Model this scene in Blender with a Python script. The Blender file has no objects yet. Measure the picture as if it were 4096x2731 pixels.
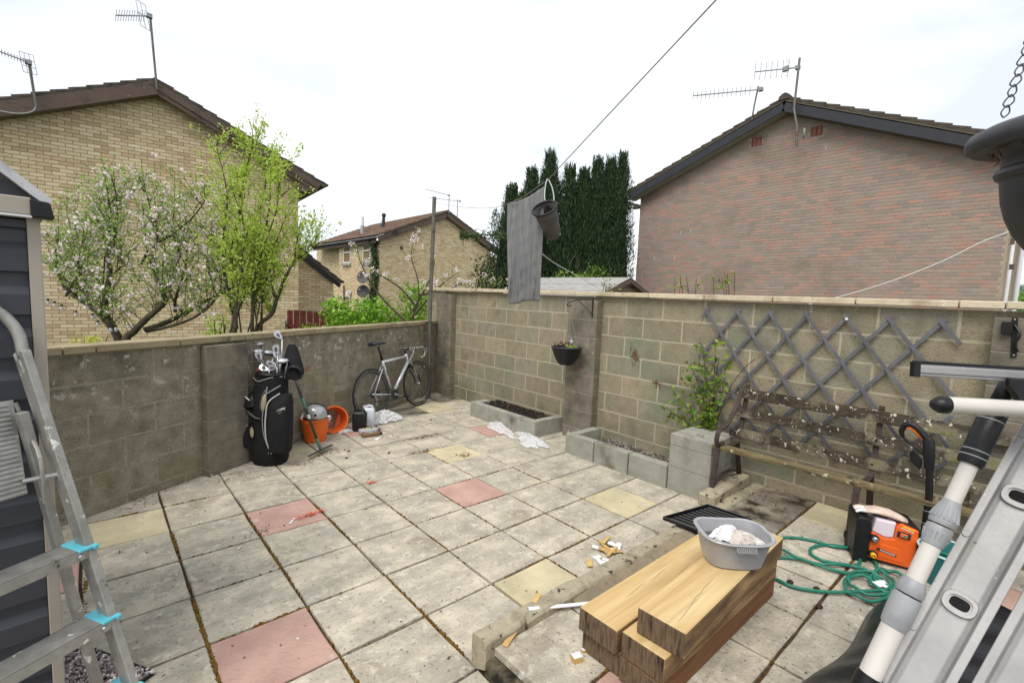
import bpy, bmesh, math, random
from mathutils import Vector, Matrix
random.seed(11)
V3 = Vector
scn = bpy.context.scene
col = scn.collection
R = math.radians

# ------------------------------------------------------------------ camera
CAM = V3((0.0964, -4.252, 1.677))
cam_d = bpy.data.cameras.new('camera'); cam = bpy.data.objects.new('camera', cam_d); col.objects.link(cam)
cam_d.sensor_width = 36; cam_d.lens = 474.0 * 36 / 1024; cam_d.clip_start = 0.05; cam_d.clip_end = 3000
yaw, pitch, roll = 0.7278, 0.0960, 0.0396
fw = V3((math.sin(yaw) * math.cos(pitch), math.cos(yaw) * math.cos(pitch), -math.sin(pitch)))
rt = V3((math.cos(yaw), -math.sin(yaw), 0)); up = rt.cross(fw)
r2 = rt * math.cos(roll) + up * math.sin(roll); u2 = -rt * math.sin(roll) + up * math.cos(roll)
cam.matrix_world = Matrix(((r2.x, u2.x, -fw.x, CAM.x), (r2.y, u2.y, -fw.y, CAM.y), (r2.z, u2.z, -fw.z, CAM.z), (0, 0, 0, 1)))
scn.camera = cam

# ------------------------------------------------------------------ world: overcast daylight with thin bright clouds
W = bpy.data.worlds.new('World'); scn.world = W; W.use_nodes = True
nt = W.node_tree; nt.nodes.clear()
def wn(t, **k):
    n = nt.nodes.new(t)
    for a, b in k.items(): setattr(n, a, b)
    return n
sun_el, sun_az = R(56), R(-112)      # azimuth: direction the light comes from, measured from +Y towards +X
sky = wn('ShaderNodeTexSky', sky_type='NISHITA'); sky.sun_disc = False
sky.sun_elevation = sun_el; sky.sun_rotation = sun_az
bg1 = wn('ShaderNodeBackground'); bg1.inputs[1].default_value = 0.10
nt.links.new(sky.outputs[0], bg1.inputs[0])
tc = wn('ShaderNodeTexCoord')
mp = wn('ShaderNodeMapping'); mp.inputs['Scale'].default_value = (1.0, 1.0, 2.6); mp.inputs['Location'].default_value = (3.1, .4, .2)
nt.links.new(tc.outputs['Generated'], mp.inputs[0])
n1 = wn('ShaderNodeTexNoise'); n1.inputs['Scale'].default_value = 1.5; n1.inputs['Detail'].default_value = 7; n1.inputs['Roughness'].default_value = .52
n1.inputs['Distortion'].default_value = .25
nt.links.new(mp.outputs[0], n1.inputs[0])
cr = wn('ShaderNodeValToRGB')
cr.color_ramp.elements[0].position = .38; cr.color_ramp.elements[0].color = (.71, .75, .80, 1)
cr.color_ramp.elements[1].position = .57; cr.color_ramp.elements[1].color = (1.0, 1.005, 1.01, 1)
e = cr.color_ramp.elements.new(.47); e.color = (.85, .88, .915, 1)
nt.links.new(n1.outputs[0], cr.inputs[0])
bg2 = wn('ShaderNodeBackground'); bg2.inputs[1].default_value = .70
nt.links.new(cr.outputs[0], bg2.inputs[0])
mx = wn('ShaderNodeMixShader'); mx.inputs[0].default_value = .88
nt.links.new(bg1.outputs[0], mx.inputs[1]); nt.links.new(bg2.outputs[0], mx.inputs[2])
wo = wn('ShaderNodeOutputWorld'); nt.links.new(mx.outputs[0], wo.inputs[0])

# ------------------------------------------------------------------ sun through thin cloud
sl = bpy.data.lights.new('sun', 'SUN'); sl.energy = 1.5; sl.angle = R(32); sl.color = (1, .95, .87)
so = bpy.data.objects.new('sun', sl); col.objects.link(so)
sd = V3((math.sin(sun_az) * math.cos(sun_el), math.cos(sun_az) * math.cos(sun_el), math.sin(sun_el)))
so.rotation_euler = sd.to_track_quat('Z', 'Y').to_euler(); so.location = (0, 0, 30)
scn.view_settings.view_transform = 'Standard'; scn.view_settings.look = 'None'
scn.view_settings.exposure = 0.95; scn.view_settings.gamma = 1; scn.view_settings.use_curve_mapping = False
scn.render.engine = 'CYCLES'

# ------------------------------------------------------------------ materials
def lin(c):
    return tuple(((v / 255) / 12.92 if v / 255 <= .04045 else ((v / 255 + .055) / 1.055) ** 2.4) for v in c)
def C(r, g, b, f=1.0):
    l = lin((r, g, b)); return (l[0] * f, l[1] * f, l[2] * f, 1)
class NT:
    def __init__(s, name):
        s.m = bpy.data.materials.new(name); s.m.use_nodes = True; s.t = s.m.node_tree
        s.t.nodes.clear(); s.o = s.n('ShaderNodeOutputMaterial'); s.p = s.n('ShaderNodeBsdfPrincipled')
        s.l(s.p.outputs[0], s.o.inputs[0]); s.pos = s.n('ShaderNodeNewGeometry')
    def n(s, t, **k):
        n = s.t.nodes.new(t)
        for a, b in k.items(): setattr(n, a, b)
        return n
    def l(s, a, b): s.t.links.new(a, b)
    def noise(s, scale, detail=4, rough=.55, stretch=None, dist=0, src=None):
        n = s.n('ShaderNodeTexNoise'); n.inputs['Scale'].default_value = scale
        n.inputs['Detail'].default_value = detail; n.inputs['Roughness'].default_value = rough; n.inputs['Distortion'].default_value = dist
        src = src or s.pos.outputs['Position']
        if stretch:
            m = s.n('ShaderNodeMapping'); m.inputs['Scale'].default_value = stretch; s.l(src, m.inputs[0]); src = m.outputs[0]
        s.l(src, n.inputs['Vector']); return n.outputs[0]
    def ramp(s, fac, stops, interp='LINEAR'):
        r = s.n('ShaderNodeValToRGB'); r.color_ramp.interpolation = interp
        el = r.color_ramp.elements
        while len(el) < len(stops): el.new(.5)
        for e_, (p, c) in zip(el, stops):
            e_.position = p; e_.color = c if len(c) == 4 else (*c, 1)
        s.l(fac, r.inputs[0]); return r.outputs[0]
    def math(s, op, a, b=None, clamp=False):
        n = s.n('ShaderNodeMath', operation=op); n.use_clamp = clamp
        for i, x in enumerate((a, b)):
            if x is None: continue
            if isinstance(x, (int, float)): n.inputs[i].default_value = x
            else: s.l(x, n.inputs[i])
        return n.outputs[0]
    def mix(s, fac, a, b, mode='MIX'):
        n = s.n('ShaderNodeMix', data_type='RGBA', blend_type=mode)
        for i, x in ((0, fac), (6, a), (7, b)):
            if isinstance(x, (int, float)): n.inputs[i].default_value = x
            elif isinstance(x, tuple): n.inputs[i].default_value = x if len(x) == 4 else (*x, 1)
            else: s.l(x, n.inputs[i])
        return n.outputs[2]
    def rnd(s):
        oi = s.n('ShaderNodeObjectInfo')
        a = s.math('MULTIPLY', oi.outputs['Random'], 7.31)
        b = s.math('ADD', a, s.pos.outputs['Random Per Island'])
        return s.math('FRACT', b)
def mat(name, cols, rough=.85, scale=6, detail=5, bump=.15, bscale=60, rand=0, spots=(), metal=0, stretch=None, spec=.35,
        palette=None, zstain=None, coat=0, bstretch=None, dist=0, rspread=.0, bump2=None, blend=.6):
    k = NT(name); N = len(cols)
    if N == 1: c = None; base = cols[0]
    else:
        base = k.ramp(k.noise(scale, detail, .6, stretch, dist), [(.30 + .40 * i / (N - 1), cc) for i, cc in enumerate(cols)])
    rn = None
    if palette:
        rn = k.rnd()
        pal = k.ramp(rn, [(i / len(palette), cc) for i, cc in enumerate(palette)], 'CONSTANT')
        base = k.mix(blend, base, pal) if N > 1 else pal
        if N > 1: pass
    if rand:
        rn = rn or k.rnd()
        r2_ = k.math('FRACT', k.math('MULTIPLY', rn, 13.7))
        v = k.math('ADD', k.math('MULTIPLY', r2_, 2 * rand), 1 - rand)
        cc = k.n('ShaderNodeCombineColor'); 
        for i in range(3): k.l(v, cc.inputs[i])
        base = k.mix(1.0, base, cc.outputs[0], 'MULTIPLY')
    for sp in spots:          # (colour, scale, threshold, softness, [zmin, zmax])
        f = k.noise(sp[1], 5, .6)
        f = k.ramp(f, [(sp[2], (0, 0, 0)), (min(1, sp[2] + sp[3]), (1, 1, 1))])
        if len(sp) > 4:
            z = k.n('ShaderNodeSeparateXYZ'); k.l(k.pos.outputs['Position'], z.inputs[0])
            mr = k.n('ShaderNodeMapRange'); mr.inputs[1].default_value = sp[4]; mr.inputs[2].default_value = sp[5]
            k.l(z.outputs[2], mr.inputs[0]); f = k.math('MULTIPLY', f, mr.outputs[0])
        base = k.mix(f, base, sp[0])
    if isinstance(base, tuple): k.p.inputs['Base Color'].default_value = base if len(base) == 4 else (*base, 1)
    else: k.l(base, k.p.inputs['Base Color'])
    k.p.inputs['Roughness'].default_value = rough; k.p.inputs['Metallic'].default_value = metal
    k.p.inputs['Specular IOR Level'].default_value = spec; k.p.inputs['Coat Weight'].default_value = coat
    if rspread:
        k.l(k.ramp(k.noise(scale * 3, 4), [(.3, (rough - rspread,) * 3), (.7, (rough + rspread,) * 3)]), k.p.inputs['Roughness'])
    if bump:
        b = k.n('ShaderNodeBump'); b.inputs['Strength'].default_value = bump; b.inputs['Distance'].default_value = .01
        k.l(k.noise(bscale, 6, .65, bstretch), b.inputs['Height']); last = b
        if bump2:
            b2 = k.n('ShaderNodeBump'); b2.inputs['Strength'].default_value = bump2[0]; b2.inputs['Distance'].default_value = .02
            k.l(k.noise(bump2[1], 4, .6, bump2[2] if len(bump2) > 2 else None, .6), b2.inputs['Height']); k.l(b.outputs[0], b2.inputs['Normal']); last = b2
        k.l(last.outputs[0], k.p.inputs['Normal'])
    return k.m
def leafmat(name, pal, trans=.35):
    k = NT(name); base = k.ramp(k.rnd(), [(i / (len(pal) - 1), cc) for i, cc in enumerate(pal)])
    k.l(base, k.p.inputs['Base Color']); k.p.inputs['Roughness'].default_value = .55; k.p.inputs['Specular IOR Level'].default_value = .3
    tr = k.n('ShaderNodeBsdfTranslucent'); k.l(base, tr.inputs[0])
    mxs = k.n('ShaderNodeMixShader'); mxs.inputs[0].default_value = trans
    k.l(k.p.outputs[0], mxs.inputs[1]); k.l(tr.outputs[0], mxs.inputs[2]); k.l(mxs.outputs[0], k.o.inputs[0])
    return k.m
def plain(name, c, rough=.5, metal=0, spec=.5, bump=0, coat=0, trans=0, alpha=1):
    m = mat(name, [c], rough, bump=bump, metal=metal, spec=spec, coat=coat)
    p = [n for n in m.node_tree.nodes if n.type == 'BSDF_PRINCIPLED'][0]
    p.inputs['Transmission Weight'].default_value = trans; p.inputs['Alpha'].default_value = alpha
    return m
def worn(name, c1, c2, rough=.5, metal=0, scale=14, bump=.05, **kw):
    return mat(name, [c1, c1, c2], rough, scale=scale, metal=metal, bump=bump, bscale=90, rspread=.12 if rough > .2 else .05, **kw)

# ------------------------------------------------------------------ mesh building
class MB:
    def __init__(s): s.v = []; s.f = []
    def add(s, vs, fs):
        n = len(s.v); s.v += [V3(a) for a in vs]; s.f += [tuple(i + n for i in f) for f in fs]; return s
    def box(s, c, sz, X=(1, 0, 0), Y=(0, 1, 0), Z=(0, 0, 1)):
        c = V3(c); X = V3(X).normalized() * sz[0] / 2; Y = V3(Y).normalized() * sz[1] / 2; Z = V3(Z).normalized() * sz[2] / 2
        vs = [c + X * i + Y * j + Z * k for k in (-1, 1) for j in (-1, 1) for i in (-1, 1)]
        return s.add(vs, [(0, 2, 3, 1), (4, 5, 7, 6), (0, 1, 5, 4), (2, 6, 7, 3), (0, 4, 6, 2), (1, 3, 7, 5)])
    def b2(s, lo, hi):
        return s.box([(a + b) / 2 for a, b in zip(lo, hi)], [abs(b - a) for a, b in zip(lo, hi)])
    def bar(s, p0, p1, w, h, upv=(0, 0, 1)):
        p0 = V3(p0); p1 = V3(p1); d = (p1 - p0); L = d.length; d.normalize(); u = V3(upv)
        sd_ = d.cross(u); 
        if sd_.length < 1e-4: sd_ = d.cross(V3((1, 0, 0)))
        sd_.normalize(); u = sd_.cross(d)
        return s.box((p0 + p1) / 2, (L, w, h), d, sd_, u)
    def loft(s, rings, cap=True, close=True):
        n = len(rings[0]); base = len(s.v); vs = [p for r in rings for p in r]; fs = []
        for i in range(len(rings) - 1):
            for j in range(n if close else n - 1):
                a = i * n + j; b = i * n + (j + 1) % n
                fs.append((a, b, b + n, a + n))
        if cap: fs.append(tuple(reversed(range(n)))); fs.append(tuple(range((len(rings) - 1) * n, len(rings) * n)))
        return s.add(vs, fs)
    def ell(s, rings, seg=20, p=2.0, cap=True):   # rings: (centre, A, B) superellipse
        out = []
        for c, A, B in rings:
            c = V3(c); A = V3(A); B = V3(B); r = []
            for j in range(seg):
                t = 2 * math.pi * j / seg; ct, st = math.cos(t), math.sin(t)
                r.append(c + A * math.copysign(abs(ct) ** (2 / p), ct) + B * math.copysign(abs(st) ** (2 / p), st))
            out.append(r)
        return s.loft(out, cap)
    def tube(s, pts, r, seg=8, cap=True, smooth=0):
        pts = [V3(p) for p in pts]
        if smooth: pts, r = spline(pts, smooth, r)
        rr = r if isinstance(r, (list, tuple)) else [r] * len(pts)
        ref = None; rings = []
        for i, p in enumerate(pts):
            d = (pts[min(i + 1, len(pts) - 1)] - pts[max(i - 1, 0)])
            d = d.normalized() if d.length > 1e-9 else V3((0, 0, 1))
            if ref is None: ref = d.orthogonal().normalized()
            ref = (ref - d * ref.dot(d))
            ref = ref.normalized() if ref.length > 1e-6 else d.orthogonal().normalized()
            b = d.cross(ref)
            rings.append([p + (ref * math.cos(2 * math.pi * j / seg) + b * math.sin(2 * math.pi * j / seg)) * rr[i] for j in range(seg)])
        return s.loft(rings, cap)
    def lathe(s, prof, c, X=(1, 0, 0), Y=(0, 1, 0), Z=(0, 0, 1), seg=24, cap=False):
        c = V3(c); X = V3(X).normalized(); Y = V3(Y).normalized(); Z = V3(Z).normalized()
        return s.loft([[c + (X * math.cos(2 * math.pi * j / seg) + Y * math.sin(2 * math.pi * j / seg)) * max(r, 1e-5) + Z * z for j in range(seg)] for r, z in prof], cap)
    def prism(s, poly, o, X, Y, N, th):
        o = V3(o); X = V3(X); Y = V3(Y); N = V3(N).normalized() * th; n = len(poly)
        a = [o + X * p[0] + Y * p[1] for p in poly]; vs = a + [q + N for q in a]
        fs = [tuple(range(n))[::-1], tuple(range(n, 2 * n))] + [(i, (i + 1) % n, (i + 1) % n + n, i + n) for i in range(n)]
        return s.add(vs, fs)
    def quad(s, a, b, c, d): return s.add([a, b, c, d], [(0, 1, 2, 3)])
    def sphere(s, c, r, seg=10, sc=(1, 1, 1)):
        c = V3(c); rings = []
        for i in range(seg // 2 + 1):
            t = math.pi * i / (seg // 2)
            rings.append([c + V3((math.sin(t) * math.cos(2 * math.pi * j / seg) * sc[0], math.sin(t) * math.sin(2 * math.pi * j / seg) * sc[1], -math.cos(t) * sc[2])) * r for j in range(seg)])
        return s.loft(rings, False)
    def torus(s, c, Rm, r, X, Y, seg=40, s2=8):
        c = V3(c); X = V3(X).normalized(); Y = V3(Y).normalized(); Z = X.cross(Y); vs = []; fs = []
        for i in range(seg):
            t = 2 * math.pi * i / seg; d = X * math.cos(t) + Y * math.sin(t)
            for j in range(s2):
                a = 2 * math.pi * j / s2; vs.append(c + d * (Rm + r * math.cos(a)) + Z * r * math.sin(a))
                fs.append((i * s2 + j, ((i + 1) % seg) * s2 + j, ((i + 1) % seg) * s2 + (j + 1) % s2, i * s2 + (j + 1) % s2))
        return s.add(vs, fs)
    def leaf(s, c, d, n, L, w):   # folded leaf: two quads sharing a midrib
        c = V3(c); d = V3(d).normalized(); n = V3(n); sdv = d.cross(n)
        sdv = sdv.normalized() if sdv.length > 1e-5 else d.orthogonal().normalized()
        nn = sdv.cross(d)
        return s.add([c, c + d * L * .5 + sdv * w * .5 + nn * w * .12, c + d * L, c + d * L * .5 - sdv * w * .5 + nn * w * .12], [(0, 1, 2), (0, 2, 3)])
    def build(s, name, m, parent=None, smooth=False, bevel=0, seg=1, origin=None, kind=None, fix=True):
        if parent is not None: o0 = parent['_w'] if '_w' in parent else (0, 0, 0); o0 = V3(o0)
        elif origin is not None: o0 = V3(origin)
        else:
            if s.v:
                xs = [p.x for p in s.v]; ys = [p.y for p in s.v]; zs = [p.z for p in s.v]
                o0 = V3(((min(xs) + max(xs)) / 2, (min(ys) + max(ys)) / 2, min(zs)))
            else: o0 = V3((0, 0, 0))
        me = bpy.data.meshes.new(name); me.from_pydata([tuple(p - o0) for p in s.v], [], s.f); me.update()
        if bevel or fix:
            bm = bmesh.new(); bm.from_mesh(me)
            if fix: bmesh.ops.recalc_face_normals(bm, faces=bm.faces)
            if bevel: bmesh.ops.bevel(bm, geom=list(bm.edges), offset=bevel, segments=seg, profile=.5, affect='EDGES', clamp_overlap=True)
            bm.to_mesh(me); bm.free()
        if smooth:
            for p in me.polygons: p.use_smooth = True
            if smooth == 'auto': me.set_sharp_from_angle(angle=R(35))
        me.materials.append(m)
        ob = bpy.data.objects.new(name, me); col.objects.link(ob)
        if parent is not None: ob.parent = parent; ob['_w'] = tuple(o0)
        else: ob.location = o0; ob['_w'] = tuple(o0)
        if kind: ob['kind'] = kind
        return ob
def spline(pts, n, r=None):
    out = []; ro = []; rl = r if isinstance(r, (list, tuple)) else None
    for i in range(len(pts) - 1):
        p0 = pts[max(i - 1, 0)]; p1 = pts[i]; p2 = pts[i + 1]; p3 = pts[min(i + 2, len(pts) - 1)]
        for k in range(n):
            t = k / n
            out.append(.5 * ((2 * p1) + (-p0 + p2) * t + (2 * p0 - 5 * p1 + 4 * p2 - p3) * t * t + (-p0 + 3 * p1 - 3 * p2 + p3) * t ** 3))
            if rl: ro.append(rl[i] * (1 - t) + rl[i + 1] * t)
    out.append(pts[-1]); 
    if rl: ro.append(rl[-1])
    return out, (ro if rl else r)
def thing(name, label, cat, loc=(0, 0, 0), group=None, kind=None):
    o = bpy.data.objects.new(name, None); col.objects.link(o); o.location = loc; o['_w'] = tuple(loc); o.empty_display_size = .1
    if label: o['label'] = label
    if cat: o['category'] = cat
    if group: o['group'] = group
    if kind: o['kind'] = kind
    return o
def tag(o, label, cat, group=None):
    o['label'] = label; o['category'] = cat
    if group: o['group'] = group
    return o
def place(name, mesh, parent, loc, M3=None):     # a piece that shares mesh data
    o = bpy.data.objects.new(name, mesh); col.objects.link(o); o.parent = parent
    l = V3(loc) - V3(parent['_w'])
    if M3 is None: o.location = l
    else:
        X, Y, Z = [V3(q).normalized() for q in M3]
        o.matrix_basis = Matrix(((X.x, Y.x, Z.x, l.x), (X.y, Y.y, Z.y, l.y), (X.z, Y.z, Z.z, l.z), (0, 0, 0, 1)))
    return o
_mesh_cache = {}
def box_mesh(name, sz, m, bevel=.004):
    key = (name, tuple(round(a, 3) for a in sz), m.name)
    if key not in _mesh_cache:
        b = MB().box((0, 0, 0), sz); me = bpy.data.meshes.new(name); me.from_pydata([tuple(p) for p in b.v], [], b.f)
        if bevel:
            bm = bmesh.new(); bm.from_mesh(me); bmesh.ops.bevel(bm, geom=list(bm.edges), offset=bevel, segments=1, affect='EDGES'); bm.to_mesh(me); bm.free()
        me.materials.append(m); _mesh_cache[key] = me
    return _mesh_cache[key]
def text(s_, size, o, X, Y, m, parent, name='lettering', extr=.0006, align='CENTER', shear=0):
    cu = bpy.data.curves.new(name, 'FONT'); cu.body = s_; cu.size = size; cu.extrude = extr; cu.align_x = align; cu.align_y = 'CENTER'; cu.shear = shear
    ob = bpy.data.objects.new('t', cu); col.objects.link(ob); bpy.context.view_layer.update()
    me = bpy.data.meshes.new_from_object(ob.evaluated_get(bpy.context.evaluated_depsgraph_get())); bpy.data.objects.remove(ob)
    X = V3(X).normalized(); Y = V3(Y).normalized(); Z = X.cross(Y); Y = Z.cross(X); p0 = V3(parent['_w']) if parent else V3((0, 0, 0)); o = V3(o)
    for v in me.vertices: v.co = o + X * v.co.x + Y * v.co.y + Z * v.co.z - p0
    me.materials.clear(); me.materials.append(m)
    q = bpy.data.objects.new(name, me); col.objects.link(q)
    if parent: q.parent = parent
    return q
rr = random.random
def ru(a, b): return a + (b - a) * random.random()
def rv(): 
    while True:
        q = V3((ru(-1, 1), ru(-1, 1), ru(-1, 1)))
        if .05 < q.length < 1: return q.normalized()
# ================================================================== materials used across the scene
M = {}
C0 = C
def C(r, g, b, f=1.0): return C0(r, g, b, f * 1.22)
M['soil'] = mat('soil', [C(66, 52, 40, .5), C(104, 82, 60, .6)], .95, 30, bump=.6, bscale=80)
slab_sp = [(C(160, 150, 130, .62), 2.2, .56, .18), (C(222, 218, 206, .72), 9, .62, .1), (C(112, 102, 84, .6), 24, .70, .05), (C(212, 204, 186, .74), 15, .53, .2), (C(132, 126, 114, .58), 48, .57, .14)]
M['slab'] = mat('riven_slab_grey', [C(166, 160, 147, .64), C(188, 180, 163, .67), C(212, 202, 180, .72)], .9, 3.6, 9, .7, 60, rand=.06, spots=slab_sp, stretch=(1, 1.6, 1), bump2=(.9, 6, (1, 2.4, 1)))
M['slab_pink'] = mat('riven_slab_pink', [C(184, 148, 136, .64), C(206, 170, 156, .68)], .9, 4, 9, .7, 60, rand=.06, spots=[(C(205, 190, 176, .7), 6, .62, .1), (C(120, 96, 84, .6), 20, .70, .05)], bump2=(.5, 7, (1, 2.2, 1)))
M['slab_yellow'] = mat('riven_slab_yellow', [C(190, 178, 146, .64), C(218, 206, 170, .70)], .9, 4, 9, .7, 60, rand=.06, spots=[(C(190, 184, 166, .7), 5, .6, .1), (C(120, 104, 72, .6), 18, .68, .05)], bump2=(.5, 7, (1, 2.2, 1)))
M['slab_dirty'] = mat('riven_slab_stained', [C(120, 112, 96, .55), C(176, 168, 150, .66)], .9, 3, 7, .5, 45, rand=.1, spots=[(C(60, 50, 38, .5), 4, .5, .15), (C(165, 150, 100, .6), 6, .6, .1)], bump2=(.5, 7))
wl_sp = [(C(150, 140, 100, .56), 1.7, .47, .2, .95, .25), (C(96, 90, 78, .55), 3.1, .50, .22, .55, 1.15), (C(200, 194, 184, .66), 13, .60, .03, .5, 1.05), (C(190, 184, 174, .64), 38, .66, .04), (C(78, 72, 62, .5), 110, .60, .06)]
M['block_left'] = mat('weathered_block', [C(124, 117, 100, .64), C(148, 141, 122, .66), C(166, 159, 140, .66)], .95, 9, 9, 1.0, 70, rand=.07, spots=wl_sp)
M['mortar_left'] = mat('pale_mortar', [C(178, 171, 154, .62), C(142, 134, 116, .6)], .95, 20, bump=.5, bscale=80)
wr_sp = [(C(140, 146, 122, .6), 1.4, .52, .2), (C(124, 116, 100, .6), 2.1, .58, .2), (C(128, 130, 104, .56), 1.9, .46, .24, .75, .1), (C(104, 96, 78, .5), 105, .60, .07)]
M['block_right'] = mat('concrete_block', [C(140, 131, 112, .64), C(166, 157, 136, .66), C(182, 173, 152, .66)], .95, 10, 9, 1.0, 75, palette=[C(150, 138, 112, .66), C(160, 150, 124, .66), C(142, 142, 120, .62), C(168, 152, 122, .68), C(150, 148, 130, .62), C(156, 142, 114, .66)], rand=.06, spots=wr_sp, blend=.5)
M['block_pier'] = mat('pier_block', [C(120, 112, 98, .6), C(150, 142, 126, .62)], .95, 9, 7, .8, 70, rand=.08, spots=[(C(104, 98, 88, .56), 3, .52, .2), (C(216, 212, 202, .7), 14, .68, .03)])
M['mortar_right'] = mat('buff_mortar', [C(200, 190, 166, .64), C(180, 170, 148, .6)], .95, 20, bump=.5, bscale=80)
M['coping'] = mat('coping_stone', [C(200, 184, 154, .66), C(216, 202, 176, .7), C(184, 168, 140, .62)], .88, 4, 6, .35, 60, rand=.06, spots=[(C(96, 84, 62, .55), 3.5, .60, .12), (C(232, 224, 206, .76), 12, .66, .06)])
M['coping_old'] = mat('old_coping_stone', [C(150, 138, 110, .6), C(178, 164, 132, .64)], .9, 5, 6, .45, 60, rand=.08, spots=[(C(92, 82, 64, .5), 3.5, .55, .14), (C(214, 206, 188, .7), 10, .66, .05)])
M['new_block'] = mat('new_concrete_block', [C(150, 150, 140, .66), C(176, 174, 162, .68)], .93, 8, 7, .7, 80, rand=.05, spots=[(C(128, 122, 108, .6), 3, .55, .16), (C(212, 206, 192, .7), 8, .68, .08)])
M['yb_mortar'] = mat('brick_mortar_brown', [C(142, 118, 86, .56), C(160, 136, 102, .56)], .95, 10, bump=0)
M['ybrick'] = mat('buff_brick', [C(196, 170, 118, .72), C(214, 190, 140, .72)], .9, 30, 3, .3, 120, rand=.05, palette=[C(218, 199, 162, .72), C(222, 205, 170, .74), C(212, 190, 152, .70), C(228, 212, 180, .74), C(208, 184, 148, .69), C(218, 199, 164, .72), C(224, 207, 172, .74), C(200, 176, 142, .66), C(215, 195, 160, .71)], blend=.85)
M['rb_mortar'] = mat('brick_mortar_pale', [C(190, 178, 162, .68), C(172, 160, 144, .64)], .95, 10, bump=0)
M['rbrick'] = mat('multi_red_brick', [C(158, 140, 126, .64), C(174, 154, 138, .66)], .9, 3, 4, .3, 120, rand=.06, palette=[C(174, 154, 143, .68), C(164, 153, 143, .66), C(178, 152, 141, .68), C(160, 148, 138, .65), C(190, 146, 132, .69), C(168, 156, 144, .67), C(176, 150, 139, .68), C(158, 149, 142, .64), C(186, 150, 136, .68), C(168, 155, 141, .67)], blend=.75,
    spots=[(C(140, 126, 112, .6), .6, .52, .2)])
C = C0
M['tile_dark'] = mat('dark_roof_tile', [C(86, 78, 70, .58), C(120, 110, 98, .6)], .95, 8, bump=.5, bscale=50, rand=.12, spots=[(C(150, 146, 136, .6), 9, .66, .05)])
M['tile_brown'] = mat('brown_roof_tile', [C(120, 92, 76, .6), C(158, 132, 112, .64)], .95, 6, bump=.4, bscale=40, rand=.14, spots=[(C(190, 182, 170, .66), 5, .58, .1)])
M['wood_red'] = mat('red_stained_board', [C(96, 82, 74, .56), C(126, 106, 96, .58), C(108, 80, 72, .56)], .75, 5, bump=.3, bscale=40, stretch=(.4, 5, 9), spots=[(C(66, 62, 60, .5), 2, .56, .16), (C(150, 140, 132, .58), 12, .66, .05)])
M['soffit'] = mat('soffit_board', [C(150, 140, 122, .6), C(128, 116, 98, .55)], .8, 4, bump=0)
M['fascia_slate'] = mat('slate_blue_board', [C(54, 56, 64, .6), C(64, 66, 74, .62)], .5, 5, bump=.05)
M['white'] = plain('white_plastic', C(230, 232, 236, .85), .35)
M['glass'] = mat('window_glass', [C(90, 100, 108, .5), C(140, 148, 152, .55)], .08, 1.5, 2, bump=0, spec=.9)
M['black'] = mat('black_plastic', [C(22, 22, 24, .8), C(34, 34, 37, .8)], .42, 12, bump=.04, bscale=150)
M['black_matte'] = mat('black_fabric', [C(14, 14, 16, .8), C(27, 27, 30, .8)], .85, 30, bump=.25, bscale=220)
M['iron'] = mat('dark_iron', [C(46, 40, 38, .8), C(72, 62, 56, .8)], .6, 20, bump=.3, bscale=80, metal=.3)
M['galv'] = mat('galvanised_steel', [C(150, 150, 146, .6), C(128, 118, 108, .55)], .55, 8, bump=.1, metal=.6, stretch=(3, 3, .6), spots=[(C(122, 84, 64, .5), 5, .58, .1)])
M['alu'] = mat('brushed_aluminium', [C(196, 196, 196, .8), C(176, 176, 178, .78)], .42, 30, bump=.05, bscale=60, metal=.75, spots=[(C(232, 230, 226, .85), 22, .68, .03), (C(90, 86, 82, .6), 12, .70, .03)])
M['alu_dirty'] = mat('paint_splashed_aluminium', [C(190, 188, 182, .78), C(160, 158, 152, .7)], .5, 14, bump=.1, bscale=60, metal=.45, spots=[(C(240, 238, 232, .85), 16, .62, .03), (C(70, 64, 58, .5), 9, .66, .05)])
M['greypl'] = worn('grey_plastic', C(168, 170, 174, .75), C(150, 152, 156, .7), .45)
M['bark'] = mat('bark', [C(74, 66, 52, .6), C(104, 96, 78, .62)], .95, 14, bump=.8, bscale=40, stretch=(3, 3, 1), spots=[(C(130, 136, 104, .6), 6, .58, .1)])
M['twig'] = mat('twig_bark', [C(92, 76, 60, .6), C(78, 60, 48, .6)], .9, 14, bump=0)
# ================================================================== ground, paving, garden walls
gnd = MB().b2((-400, -400, -1.2), (400, 400, -0.8))
g = gnd.build('ground', mat('garden_ground', [C(70, 84, 44, .5), C(96, 104, 60, .5)], .95, 1.2, bump=.5, bscale=12)); g['kind'] = 'structure'
U = .45
WA = V3((.344, .281, 0)); WB = V3((4.398, 2.493, 0)); WD = (WB - WA).normalized(); WN = V3((WD.y, -WD.x, 0))   # left wall base line, WN faces the yard
def wl(s, off=0, z=0): return WA + WD * s + WN * off + V3((0, 0, z))
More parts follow.
